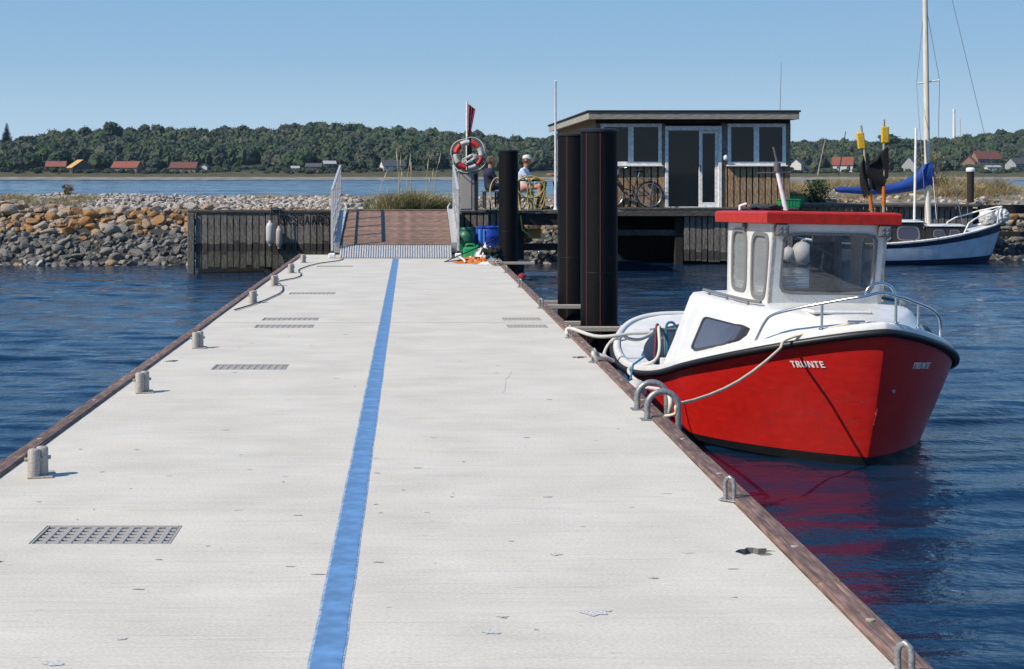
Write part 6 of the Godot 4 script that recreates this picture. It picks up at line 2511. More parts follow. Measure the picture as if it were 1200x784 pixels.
	for side in [-1.0, 1.0]:
		var e := func(u: float, up: float) -> Vector3: return sb_point(1.0, u, side * 0.9) + Vector3(0, up, 0)
		s.tube([e.call(0.76, 0.02), e.call(0.785, 0.26), e.call(0.82, 0.34), e.call(0.92, 0.40), Vector3(2.66, sb_sheer(1.0) + 0.40, side * 0.12)], 0.02, 7)
		s.tube([e.call(0.955, 0.0), e.call(0.965, 0.40)], 0.016, 6)
	s.tube([Vector3(2.66, sb_sheer(1.0) + 0.40, -0.12), Vector3(2.70, sb_sheer(1.0) + 0.41, 0), Vector3(2.66, sb_sheer(1.0) + 0.40, 0.12)], 0.02, 7)
	obj("bow_rail", s, M.white_paint, t)
	s = Shape.new()
	for u in [0.38, 0.5, 0.62]:
		var p := sb_point(1.0, u, 1.0)
		s.tube([p, p + Vector3(0, 0.10, 0.01)], 0.014, 6)
	obj("fairlead", s, M.black, t)
	# folded sails and fenders on it
	var bag := func(label: String, c: Vector3, r: Vector3, seed_: int):
		var fn := FastNoiseLite.new()
		fn.seed = seed_; fn.frequency = 1.6; fn.fractal_octaves = 3
		var ic := ico(3)
		var pos := PackedVector3Array()
		for p in ic[0]:
			var k := 1.0 + fn.get_noise_3dv(p * Vector3(1.0, 2.4, 1.0)) * 0.3
			pos.append(p * r * k)
		var nn := PackedVector3Array(); nn.resize(pos.size())
		for f in ic[1]:
			var cr := (pos[f[1]] - pos[f[0]]).cross(pos[f[2]] - pos[f[0]])
			if cr.dot(pos[f[0]]) < 0.0: cr = -cr
			for k in 3: nn[f[k]] += cr
		var sh := Shape.new()
		for f in ic[1]: sh.tri3(pos[f[0]], pos[f[1]], pos[f[2]], nn[f[0]].normalized(), nn[f[1]].normalized(), nn[f[2]].normalized())
		solo("sail_bag", sh, M.sail_white, label, "sail bag", "white bags on the sailing boat's bow", c)
	bag.call("white crumpled sail bag behind the bow rail, the left of the two", at(1157, 254.5, 37.0), Vector3(0.23, 0.19, 0.2), 3)
	bag.call("white crumpled sail bag at the very bow, the right of the two", at(1174, 253.0, 37.0), Vector3(0.18, 0.19, 0.17), 8)
	for q in [[924.0, 298.0, 0.17, "round white fender at the sailing boat's stern, seen through the windscreen, left one"], [940.0, 297.0, 0.27, "bigger white fender at the sailing boat's stern, seen through the windscreen, right one"]]:
		var sh := Shape.new()
		var rr: float = q[2]
		var pr := []
		for k in 13:
			var an := -PI / 2 + PI * k / 12.0
			pr.append(Vector2(maxf(cos(an) * rr, 0.001), sin(an) * rr * 1.15))
		pr.append(Vector2(0.03, rr * 1.14)); pr.append(Vector2(0.03, rr * 1.3)); pr.append(Vector2(0.001, rr * 1.31))
		sh.lathe(pr, 20)
		solo("fender", sh, M.buoy_white, q[3], "fender", "fenders at the sailing boat's stern", at(q[0], q[1], 36.15))


# ---------------------------------------------------------------- small things on the quay and pier
func blob(r: Vector3, seed_: int, amp := 0.3, sub := 3, squash := 0.0) -> Shape:
	var fn := FastNoiseLite.new()
	fn.seed = seed_; fn.frequency = 1.3; fn.fractal_octaves = 3
	var ic := ico(sub)
	var pos := PackedVector3Array()
	for p in ic[0]:
		var q: Vector3 = p * r * (1.0 + fn.get_noise_3dv(p * 1.5) * amp * 2.0)
		if q.y < -squash * r.y: q.y = -squash * r.y + (q.y + squash * r.y) * 0.1
		pos.append(q)
	var nn := PackedVector3Array(); nn.resize(pos.size())
	for f in ic[1]:
		var cr := (pos[f[1]] - pos[f[0]]).cross(pos[f[2]] - pos[f[0]])
		if cr.dot(pos[f[0]]) < 0.0: cr = -cr
		for k in 3: nn[f[k]] += cr
	var s := Shape.new()
	for f in ic[1]: s.tri3(pos[f[0]], pos[f[1]], pos[f[2]], nn[f[0]].normalized(), nn[f[1]].normalized(), nn[f[2]].normalized())
	return s


func crumple(w: float, d: float, h: float, seed_: int, n := 26) -> Shape:      # a cloth thrown down in folds
	var fn := FastNoiseLite.new()
	fn.seed = seed_; fn.frequency = 2.2 / maxf(w, d); fn.fractal_octaves = 3; fn.fractal_type = FastNoiseLite.FRACTAL_RIDGED
	var rows := []
	for i in n + 1:
		var l := []
		for k in n + 1:
			var u := k / float(n) - 0.5
			var v := i / float(n) - 0.5
			var e := 1.0 - pow(clampf(Vector2(u, v).length() * 2.0, 0, 1), 2.2)
			l.append(Vector3(u * w * (1.0 + 0.15 * fn.get_noise_2d(v * w * 3.0, 7.0)), maxf(0.004, h * e * (0.55 + 0.6 * fn.get_noise_2d(u * w, v * d))), v * d * (1.0 + 0.2 * fn.get_noise_2d(u * w * 3.0, 30.0))))
		rows.append(l)
	var s := Shape.new()
	s.sheet(rows, Vector3.UP)
	return s


func make_small_things() -> void:
	var s: Shape
	# lifebuoy post
	var p := Vector3(1.33, QUAY, -32.9)
	var t := thing("lifebuoy_stand", "square grey cabinet post at the head of the gangway carrying the lifebuoy", "stand", p)
	s = Shape.new()
	s.box(Vector3(0, 0.46, 0), Vector3(0.46, 0.92, 0.34), Basis.IDENTITY, 0.012)
	obj("cabinet", s, M.box_grey, t)
	s = Shape.new()
	s.box(Vector3(-0.06, 0.46, 0.175), Vector3(0.25, 0.8, 0.014), Basis.IDENTITY, 0.006)
	obj("door", s, M.galv_dull, t)
	s = Shape.new()
	s.box(Vector3(0, 0.945, 0), Vector3(0.52, 0.05, 0.4), Basis.IDENTITY, 0.012)
	obj("lid", s, M.galv_dull, t)
	s = Shape.new()
	s.box(Vector3(0.17, 0.46, 0.178), Vector3(0.07, 0.84, 0.02), Basis.IDENTITY, 0.004)
	obj("side_strip", s, M.dark_beam, t)
	s = Shape.new()
	s.tube([Vector3(0.0, 0.97, 0.0), Vector3(0.0, 1.75, 0.0)], 0.035, 8)
	obj("back_post", s, M.dark_beam, t)
	# lifebuoy
	var lb := thing("lifebuoy", "red and white lifebuoy with a pale grab line hung on the grey cabinet", "lifebuoy", p + Vector3(0.0, 1.31, 0.2))
	lb.rotation = Vector3(-0.1, 0, 0.15)
	var R := 0.295
	for k in 8:
		s = Shape.new()
		var white := k % 2 == 0
		var a0 := k * TAU / 8.0 + (0.13 if white else -0.26) - 0.2
		var a1 := (k + 1) * TAU / 8.0 + (-0.26 if white else 0.13) - 0.2
		if white: a0 -= 0.26; a1 += 0.26
		else: a0 += 0.13; a1 -= 0.13
		var arc := []
		for m in 13:
			var an := lerpf(a0 + 0.13, a1 - 0.13, m / 12.0)
			arc.append(Vector3(cos(an) * R, sin(an) * R, 0))
		s.tube(arc, 0.092 if white else 0.094, 14, false, true, 0.72, Vector3(0, 0, 1))
		obj("white_segment" if white else "red_segment", s, M.buoy_white if white else M.buoy_red, lb)
	s = Shape.new()
	var gl := []
	for k in 64:
		var an := k * TAU / 64.0
		var r2 := 0.375 + 0.055 * absf(sin(an * 2.0 - 0.2))
		gl.append(Vector3(cos(an) * r2, sin(an) * r2, 0.03 + 0.02 * sin(an * 5.0)))
	s.tube(gl, 0.011, 6, true)
	obj("grab_line", s, M.rope, lb)
	s = Shape.new()                                                   # throwing line stowed in the ring
	var tl := []
	for k in 80:
		var an := k * 0.62
		tl.append(Vector3(cos(an) * (0.15 - 0.03 * sin(k * 0.9)), -0.10 + sin(an) * 0.06 + 0.02 * sin(k * 1.7) + 0.05 * cos(an), 0.08 + 0.02 * sin(k * 0.7)))
	s.tube(tl, 0.016, 6)
	obj("throwing_line", s, M.buoy_white, lb)
	# flag on a white staff at the cabinet
	var fl := thing("flagpole", "white flag staff behind the lifebuoy with a limp dark red flag", "flagpole", p + Vector3(-0.02, 0, -0.22))
	s = Shape.new()
	s.tube([Vector3.ZERO, Vector3(0, 2.58, 0)], [0.032, 0.026], 10)
	obj("staff", s, M.white_paint, fl)
	var rows := []
	for i in 16:
		var v := i / 15.0
		var l := []
		for k in 12:
			var u := k / 11.0
			var wdt := 0.04 + 0.13 * (1.0 - v)
			l.append(Vector3(0.03 + u * wdt, 2.52 - v * 0.78 - u * 0.12 * (1.0 - v), 0.05 * sin(u * 8.0 + v * 2.0)))
		rows.append(l)
	s = Shape.new()
	s.sheet(rows, Vector3(0, 0, 1))
	obj("flag", s, M.flag_red, fl)
	rows = []
	for i in 16:
		var v := i / 15.0
		var l := []
		for k in 3:
			var u := 0.42 + k * 0.07
			var wdt := 0.04 + 0.13 * (1.0 - v)
			l.append(Vector3(0.03 + u * wdt, 2.525 - v * 0.78 - u * 0.12 * (1.0 - v), 0.05 * sin(u * 8.0 + v * 2.0) + 0.006))
		rows.append(l)
	s = Shape.new()
	s.sheet(rows, Vector3(0, 0, 1))
	obj("white_cross", s, M.sail_white, fl)
	s = Shape.new()
	s.tube([Vector3(0.07, 1.35, 0), Vector3(0.06, 1.75, 0)], [0.05, 0.03], 8)
	obj("flag_wrap", s, M.black_cloth, fl)
	# tall bare pole beside the hut
	var fp := at(651.0, 247.0, 34.6)
	s = Shape.new()
	var top := at(651.0, 94.0, 34.6).y
	s.lathe([Vector2(0.06, 0), Vector2(0.05, 0.02), Vector2(0.03, 0.1), Vector2(0.024, top - QUAY - 0.03), Vector2(0.03, top - QUAY - 0.02), Vector2(0.001, top - QUAY)], 14)
	solo("bare_pole", s, M.white_paint, "tall thin white pole rising at the left corner of the harbour hut", "pole", "", Vector3(fp.x, QUAY, fp.z))
	# whip antenna at the hut's right corner
	var an0 := at(932.5, 160.0, 37.4)
	s = Shape.new()
	s.tube([Vector3(0, 0, 0), Vector3(0.01, 2.4, 0), Vector3(0.05, 3.9, 0)], [0.014, 0.01, 0.006], 6)
	solo("whip_antenna", s, M.wire, "thin whip aerial standing at the right corner of the harbour hut", "antenna", "", Vector3(10.12, 0.86, -38.7))
	# plastic cans and barrel on the pier's end
	var can := thing("fuel_can", "tall dark green plastic can beside the gangway foot", "plastic can", Vector3(1.12, 0, -28.6))
	s = Shape.new()
	s.lathe([Vector2(0.001, 0), Vector2(0.155, 0), Vector2(0.175, 0.02), Vector2(0.175, 0.42), Vector2(0.165, 0.47), Vector2(0.12, 0.53), Vector2(0.10, 0.545)], 26)
	for y in [0.12, 0.28]: s.lathe([Vector2(0.176, y), Vector2(0.181, y + 0.012), Vector2(0.176, y + 0.024)], 26)
	obj("body", s, M.green_dark, can)
	s = Shape.new()
	s.lathe([Vector2(0.11, 0.535), Vector2(0.125, 0.54), Vector2(0.125, 0.585), Vector2(0.115, 0.6), Vector2(0.001, 0.605)], 22)
	obj("lid", s, M.green_dark, can)
	s = Shape.new()
	var hd := []
	for k in 15:
		var an := PI * k / 14.0
		hd.append(Vector3(cos(an) * 0.15, 0.42 - sin(an) * 0.10, 0.15 + 0.04 * sin(an)))
	s.tube(hd, 0.009, 6)
	obj("handle", s, M.green_dark, can)
	var jer := thing("jerrycan", "small bright green jerrycan standing in front of the dark green can", "jerrycan", Vector3(1.2, 0, -28.12), -0.15)
	s = Shape.new()
	s.box(Vector3(0, 0.115, 0), Vector3(0.33, 0.23, 0.17), Basis.IDENTITY, 0.035)
	s.box(Vector3(0.0, 0.1, 0.088), Vector3(0.22, 0.13, 0.008), Basis.IDENTITY, 0.003)
	obj("body", s, M.green_bright, jer)
	s = Shape.new()
	s.tube([Vector3(-0.12, 0.22, 0), Vector3(-0.10, 0.275, 0), Vector3(-0.04, 0.285, 0), Vector3(0.05, 0.285, 0), Vector3(0.07, 0.225, 0)], 0.018, 9)
	obj("handle", s, M.green_bright, jer)
	s = Shape.new()
	s.lathe([Vector2(0.03, 0.225), Vector2(0.03, 0.27), Vector2(0.001, 0.272)], 14, Transform3D(Basis.IDENTITY, Vector3(0.125, 0, 0)))
	obj("cap", s, M.green_bright, jer)
	var bar := thing("barrel", "bright blue plastic barrel between the green cans and the far black pile", "barrel", Vector3(1.58, 0, -28.75))
	s = Shape.new()
	s.lathe([Vector2(0.001, 0), Vector2(0.24, 0), Vector2(0.262, 0.02), Vector2(0.268, 0.15), Vector2(0.276, 0.165), Vector2(0.276, 0.185), Vector2(0.27, 0.20), Vector2(0.272, 0.40), Vector2(0.278, 0.415), Vector2(0.278, 0.435), Vector2(0.27, 0.45), Vector2(0.258, 0.56), Vector2(0.235, 0.59)], 36)
	obj("body", s, M.blue_plastic, bar)
	s = Shape.new()
	s.lathe([Vector2(0.25, 0.575), Vector2(0.258, 0.58), Vector2(0.258, 0.61), Vector2(0.24, 0.62), Vector2(0.23, 0.605), Vector2(0.001, 0.60)], 36)
	obj("lid", s, M.blue_plastic, bar)
	s = Shape.new()
	s.box(Vector3(-0.16, 0.42, 0.232), Vector3(0.15, 0.3, 0.006), Basis(Vector3.UP, -0.6), 0.002)
	obj("painted_highlight", s, mat(lin(0.05, 0.20, 0.62), 0.4), bar)  # sunlit highlight of the barrel, painted as a paler blue patch
	# heap of gear in front of it
	var vest := thing("life_vest", "crumpled orange life vest with white and black straps on the pier", "life vest", Vector3(1.14, 0, -26.75), 0.2)
	obj("vest", crumple(0.62, 0.5, 0.13, 5), M.orange, vest)
	s = Shape.new()
	for k in 3:
		var q := []
		for m in 9: q.append(Vector3(-0.2 + 0.2 * k + 0.03 * sin(m), 0.03 + 0.085 * sin(PI * m / 8.0), -0.22 + 0.44 * m / 8.0))
		s.tube(q, 0.022, 6, false, true, 0.3)
	obj("strap", s, M.sail_white, vest)
	solo("white_cloth", crumple(0.5, 0.55, 0.34, 9), M.sail_white, "crumpled white sailcloth heaped behind the orange life vest", "cloth", "", Vector3(1.42, 0, -27.05))
	solo("white_rag", crumple(0.36, 0.3, 0.06, 19), M.sail_white, "flat white rag lying at the pier edge right of the life vest", "cloth", "", Vector3(1.42, 0, -26.2))
	solo("black_bag", blob(Vector3(0.2, 0.17, 0.2), 4, 0.3, 3, 0.7), M.black_cloth, "lumpy black bag in the gear heap beside the far pile", "bag", "", Vector3(1.55, 0.12, -26.95))
	solo("orange_bundle", crumple(0.34, 0.4, 0.12, 23), M.orange, "small orange bundle in front of the black bag", "bundle", "", Vector3(1.33, 0, -26.5))
	solo("blue_rag", crumple(0.2, 0.2, 0.12, 29), M.rope_blue, "small blue rag on the gear heap", "cloth", "", Vector3(1.5, 0.02, -26.55))
	s = Shape.new()
	for q in [[[0.62, 0.02, -26.6], [1.35, 0.3, -27.1], [1.62, 0.42, -27.3]], [[0.63, 0.025, -26.62], [1.1, 0.07, -26.62], [1.3, 0.1, -26.7]]]:
		s.tube([Vector3(q[0][0] - 0.62, q[0][1], q[0][2] + 26.6), Vector3(q[1][0] - 0.62, q[1][1], q[1][2] + 26.6), Vector3(q[2][0] - 0.62, q[2][1], q[2][2] + 26.6)], [0.008, 0.016, 0.018], 7)
	solo("black_poles", s, M.black, "two black poles tied at the tip and spread over the gear heap", "poles", "", Vector3(0.62, 0, -26.6))
	var rp := thing("chain_heap", "grey heap of chain and shackles at the pier edge by the gear", "chain", Vector3(1.56, 0.02, -25.9))
	s = Shape.new()
	var rr := RandomNumberGenerator.new(); rr.seed = 5
	for k in 34:
		var c := Vector3(rr.randfn() * 0.07, 0.015 + rr.randf() * 0.07, rr.randfn() * 0.22)
		var ax := Vector3(rr.randfn(), rr.randfn(), rr.randfn()).normalized()
		var lp := []
		for m in 12:
			var an := TAU * m / 12.0
			lp.append(c + Basis(ax, k) * Vector3(cos(an) * 0.035, sin(an) * 0.02, 0))
		s.tube(lp, 0.007, 5, true)
	obj("links", s, M.galv_dull, rp)
	solo("red_fender", blob(Vector3(0.07, 0.07, 0.11), 14, 0.06), M.flag_red, "dark red ball fender hanging at the pier edge below the far pile", "fender", "", Vector3(1.86, -0.06, -23.7))
	# fenders on the quay wall
	for q in [[-3.33, 0.30, 0.10, 0.5, M.buoy_white, "white sausage fender hung on the timber quay wall left of the letters"], [-3.12, 0.20, 0.085, 0.44, M.galv_dull, "grey sausage fender hung right beside the white one on the timber quay wall"]]:
		var f := thing("fender", q[5], "fender", Vector3(q[0], q[1], -33.22), 0.0, "fenders on the timber quay wall")
		s = Shape.new()
		var h: float = q[3] * 0.5
		var w: float = q[2]
		s.lathe([Vector2(0.001, -h - 0.05), Vector2(0.035, -h - 0.05), Vector2(0.04, -h), Vector2(w * 0.8, -h + 0.03), Vector2(w, -h + 0.09), Vector2(w, h - 0.09), Vector2(w * 0.8, h - 0.03), Vector2(0.04, h), Vector2(0.03, h + 0.05), Vector2(0.001, h + 0.05)], 20)
		obj("body", s, q[4], f)
		s = Shape.new()
		s.tube([Vector3(0, h + 0.04, 0), Vector3(0.02, 0.57 - q[1] + 0.3, -0.02), Vector3(0.03, 0.86 - q[1], -0.06), Vector3(0.03, 0.86 - q[1], -0.2)], 0.012, 6)
		obj("lanyard", s, M.rope_dark, f)
	solo("rope_heap", crumple(0.22, 0.16, 0.09, 33), M.rope_dark, "dark rope tied on the quay cap above the white fender", "rope", "", Vector3(-3.2, 0.84, -33.36))
	# fender between boat and pier
	var bf := thing("fender", "white fender squeezed between the red boat's stern and the pier timber", "fender", Vector3(1.86, -0.16, -11.75))
	s = Shape.new()
	s.lathe([Vector2(0.001, -0.22), Vector2(0.03, -0.22), Vector2(0.075, -0.17), Vector2(0.09, -0.1), Vector2(0.09, 0.1), Vector2(0.075, 0.17), Vector2(0.03, 0.22), Vector2(0.001, 0.22)], 18, Transform3D(Basis(Vector3.RIGHT, 1.2), Vector3.ZERO))
	obj("body", s, M.buoy_white, bf)
	s = Shape.new()
	s.tube([Vector3(0, 0.08, -0.2), Vector3(0.03, 0.2, -0.25), Vector3(0.13, 0.26, -0.3)], 0.01, 6)
	obj("lanyard", s, M.rope_blue, bf)
	# green fish crates beside the hut
	for q in [[9.62, 0.0, "left green plastic fish crate on the quay by the hut"], [10.28, 0.06, "right green plastic fish crate on the quay by the hut"]]:
		var c := thing("fish_crate", q[2], "crate", Vector3(q[0] + 0.22, 0.86 if q[0] > 10.0 else 0.82, -38.75 if q[0] > 10.0 else -36.75), q[1], "green fish crates by the hut")
		s = Shape.new()
		s.box(Vector3(0, 0.02, 0), Vector3(0.5, 0.03, 0.36))
		for e in [-1.0, 1.0]:
			s.box(Vector3(0, 0.115, e * 0.17), Vector3(0.52, 0.17, 0.02))
			s.box(Vector3(e * 0.25, 0.115, 0), Vector3(0.02, 0.17, 0.32))
		obj("body", s, M.green_bright, c)
		s = Shape.new()
		for e in [-1.0, 1.0]:
			s.box(Vector3(0, 0.21, e * 0.175), Vector3(0.56, 0.025, 0.04))
			s.box(Vector3(e * 0.26, 0.21, 0), Vector3(0.04, 0.025, 0.31))
		for k in 6: s.box(Vector3(-0.21 + 0.084 * k, 0.115, 0.185), Vector3(0.014, 0.16, 0.012))
		obj("rim", s, M.green_bright, c)
	# dark post with a white top in the grass
	var pt := thing("marker_post", "dark timber post with a white cap in the dry grass at the right", "post", Vector3(16.8, bank(16.8, 42.3) - 0.1, -42.3))
	s = Shape.new()
	s.lathe([Vector2(0.105, -0.1), Vector2(0.10, 0.2), Vector2(0.10, 1.0 + 0.1), Vector2(0.001, 1.11)], 16)
	obj("post", s, M.dark_beam, pt)
	s = Shape.new()
	s.lathe([Vector2(0.125, 1.08), Vector2(0.13, 1.09), Vector2(0.13, 1.16), Vector2(0.1, 1.2), Vector2(0.001, 1.21)], 16)
	obj("white_cap", s, M.white_paint, pt)
	# yellow hose hung over a low rack, and a paler one behind the pile
	for q in [[Vector3(2.9, QUAY, -34.1), "yellow hose draped in big loops over a black rack on the quay", M.hose_yellow, 1.0], [Vector3(2.08, QUAY, -34.0), "pale yellow hose hung on a rack, left of the far black pile", M.hose_pale, 0.6]]:
		var hr := thing("hose_rack", q[1], "hose", q[0], 0.0, "hoses hung on the quay")
		s = Shape.new()
		for e in [-0.28, 0.28]:
			s.tube([Vector3(e * q[3], 0.0, -0.02), Vector3(e * q[3], 0.72, -0.02)], 0.02, 7)
		s.tube([Vector3(-0.3 * q[3], 0.72, -0.02), Vector3(0.3 * q[3], 0.72, -0.02)], 0.02, 7)
		s.tube([Vector3(-0.28 * q[3], 0.3, -0.02), Vector3(0.28 * q[3], 0.3, -0.02)], 0.014, 6)
		obj("rack", s, M.black, hr)
		s = Shape.new()
		var loops: Array = [[-0.22, 0.13, 0.80, 0.04, 0.05], [-0.17, 0.15, 0.84, -0.08, 0.09], [0.12, 0.20, 0.78, 0.12, 0.03], [0.18, 0.16, 0.70, 0.02, 0.08], [-0.02, 0.34, 0.82, 0.30, 0.11]] if q[3] > 0.9 else [[-0.05, 0.13, 0.74, 0.02, 0.05], [-0.02, 0.15, 0.78, -0.02, 0.08]]
		for l in loops:
			var ring := []
			for k in 28:
				var an := TAU * k / 28.0
				var cy: float = (l[2] + l[3]) * 0.5
				ring.append(Vector3(l[0] + cos(an) * l[1] * (1.0 + 0.08 * sin(an * 3.0)), cy + sin(an) * (l[2] - l[3]) * 0.5, l[4] + 0.02 * sin(an * 2.0)))
			s.tube(ring, 0.017, 7, true)
		if q[3] > 0.9: s.tube([Vector3(-0.28, 0.1, 0.1), Vector3(-0.31, -0.15, 0.72), Vector3(-0.27, -0.45, 0.74), Vector3(-0.1, -0.58, 0.78)], 0.02, 7)
		obj("hose", s, q[2], hr)
	# an orange fish box under the deck edge
	var ob := thing("orange_box", "small orange brown box wedged under the quay deck behind the far pile", "box", Vector3(2.92, 0.24, -33.95))
	s = Shape.new()
	s.box(Vector3.ZERO, Vector3(0.34, 0.2, 0.3), Basis(Vector3.UP, 0.2), 0.015)
	s.box(Vector3(0, 0.11, 0), Vector3(0.36, 0.03, 0.32), Basis(Vector3.UP, 0.2), 0.008)
	obj("body", s, mat(lin(0.45, 0.22, 0.07), 0.7, 0, M.blotch, Vector3(4, 4, 4)), ob)
	make_bicycle()


func make_bicycle() -> void:
	var b := thing("bicycle", "dark step through bicycle leaning against the hut under the left window", "bicycle", Vector3(5.72, QUAY, -36.72))
	b.rotation.x = -0.09
	var R := 0.335
	for x in [-0.5, 0.5]:
		var c := Vector3(x, R, 0)
		var s := Shape.new()
		var l := []
		for k in 36: l.append(c + Vector3(cos(TAU * k / 36.0) * R, sin(TAU * k / 36.0) * R, 0))
		s.tube(l, 0.02, 7, true)
		var w := obj("wheel", s, M.black_rubber, b)
		s = Shape.new()
		l = []
		for k in 36: l.append(c + Vector3(cos(TAU * k / 36.0) * (R - 0.03), sin(TAU * k / 36.0) * (R - 0.03), 0))
		s.tube(l, 0.012, 6, true)
		obj("rim", s, M.steel, w)
		s = Shape.new()
		for k in 18:
			var an := TAU * k / 18.0
			s.tube([c + Vector3(0, 0, 0.02 * (1 if k % 2 == 0 else -1)), c + Vector3(cos(an) * (R - 0.03), sin(an) * (R - 0.03), 0)], 0.002, 3)
		s.tube([c + Vector3(0, 0, -0.05), c + Vector3(0, 0, 0.05)], 0.022, 8)
		obj("spokes", s, M.steel, w)
		s = Shape.new()
		l = []
		for k in 15:
			var an := lerpf(0.2, PI - 0.1, k / 14.0) + (0.3 if x < 0 else -0.35)
			l.append(c + Vector3(cos(an) * (R + 0.035), sin(an) * (R + 0.035), 0))
		s.tube(l, 0.022, 6, false, true, 0.3)
		obj("mudguard", s, M.black, b)
	var bb := Vector3(0.02, 0.28, 0)
	var head_top := Vector3(-0.33, 0.86, 0)
	var head_low := Vector3(-0.36, 0.66, 0)
	var seat := Vector3(0.20, 0.80, 0)
	var s := Shape.new()
	s.tube([head_low, Vector3(-0.2, 0.42, 0), bb], 0.018, 8)
	s.tube([head_low + Vector3(0.01, 0.09, 0), Vector3(-0.16, 0.5, 0), bb.lerp(seat, 0.3)], 0.015, 8)
	s.tube([bb, seat], 0.016, 8)
	s.tube([head_low, head_top], 0.02, 8)
	for e in [-0.05, 0.05]:
		s.tube([bb + Vector3(0, 0, e * 0.5), Vector3(0.5, R, e)], 0.011, 6)
		s.tube([bb.lerp(seat, 0.75), Vector3(0.5, R, e)], 0.009, 6)
		s.tube([head_low + Vector3(0, 0, e * 0.8), Vector3(-0.5, R, e)], 0.012, 6)
	obj("frame", s, M.black, b)
	s = Shape.new()
	s.tube([head_top, Vector3(-0.31, 1.0, 0)], 0.013, 8)
	s.tube([Vector3(-0.14, 1.02, -0.27), Vector3(-0.25, 1.04, -0.2), Vector3(-0.34, 1.0, 0), Vector3(-0.25, 1.04, 0.2), Vector3(-0.14, 1.02, 0.27)], 0.012, 8)
	obj("handlebar", s, M.steel, b)
	s = Shape.new()
	for e in [-0.24, 0.24]: s.tube([Vector3(-0.17, 1.025, e), Vector3(-0.08, 1.01, e)], 0.018, 8)
	obj("grip", s, M.black, b)
	s = Shape.new()
	s.tube([seat, Vector3(0.235, 0.93, 0)], 0.013, 8)
	obj("seat_post", s, M.steel, b)
	s = Shape.new()
	s.tube([Vector3(0.10, 0.955, 0), Vector3(0.2, 0.96, 0), Vector3(0.33, 0.97, 0)], [0.025, 0.06, 0.09], 10, false, true, 0.45, Vector3(0, 0, 1))
	obj("saddle", s, M.black, b)
	s = Shape.new()
	for e in [-0.06, 0.0, 0.06]: s.tube([Vector3(0.26, 0.76, e), Vector3(0.72, 0.75, e)], 0.008, 6)
	for e in [-0.06, 0.06]: s.tube([Vector3(0.62, 0.75, e), Vector3(0.5, R, e)], 0.007, 6)
	s.tube([Vector3(0.72, 0.75, -0.06), Vector3(0.72, 0.75, 0.06)], 0.008, 6)
	obj("carrier", s, M.seal, b)
	s = Shape.new()
	for e in [-1.0, 1.0]:
		s.tube([bb + Vector3(0, 0, e * 0.05), bb + Vector3(e * 0.11, e * -0.12, e * 0.06)], 0.009, 6)
		s.box(bb + Vector3(e * 0.11, e * -0.12, e * 0.11), Vector3(0.09, 0.022, 0.07))
	var ring := []
	for k in 24: ring.append(bb + Vector3(cos(TAU * k / 24.0) * 0.09, sin(TAU * k / 24.0) * 0.09, 0.04))
	s.tube(ring, 0.008, 5, true)
	obj("pedals", s, M.seal, b)


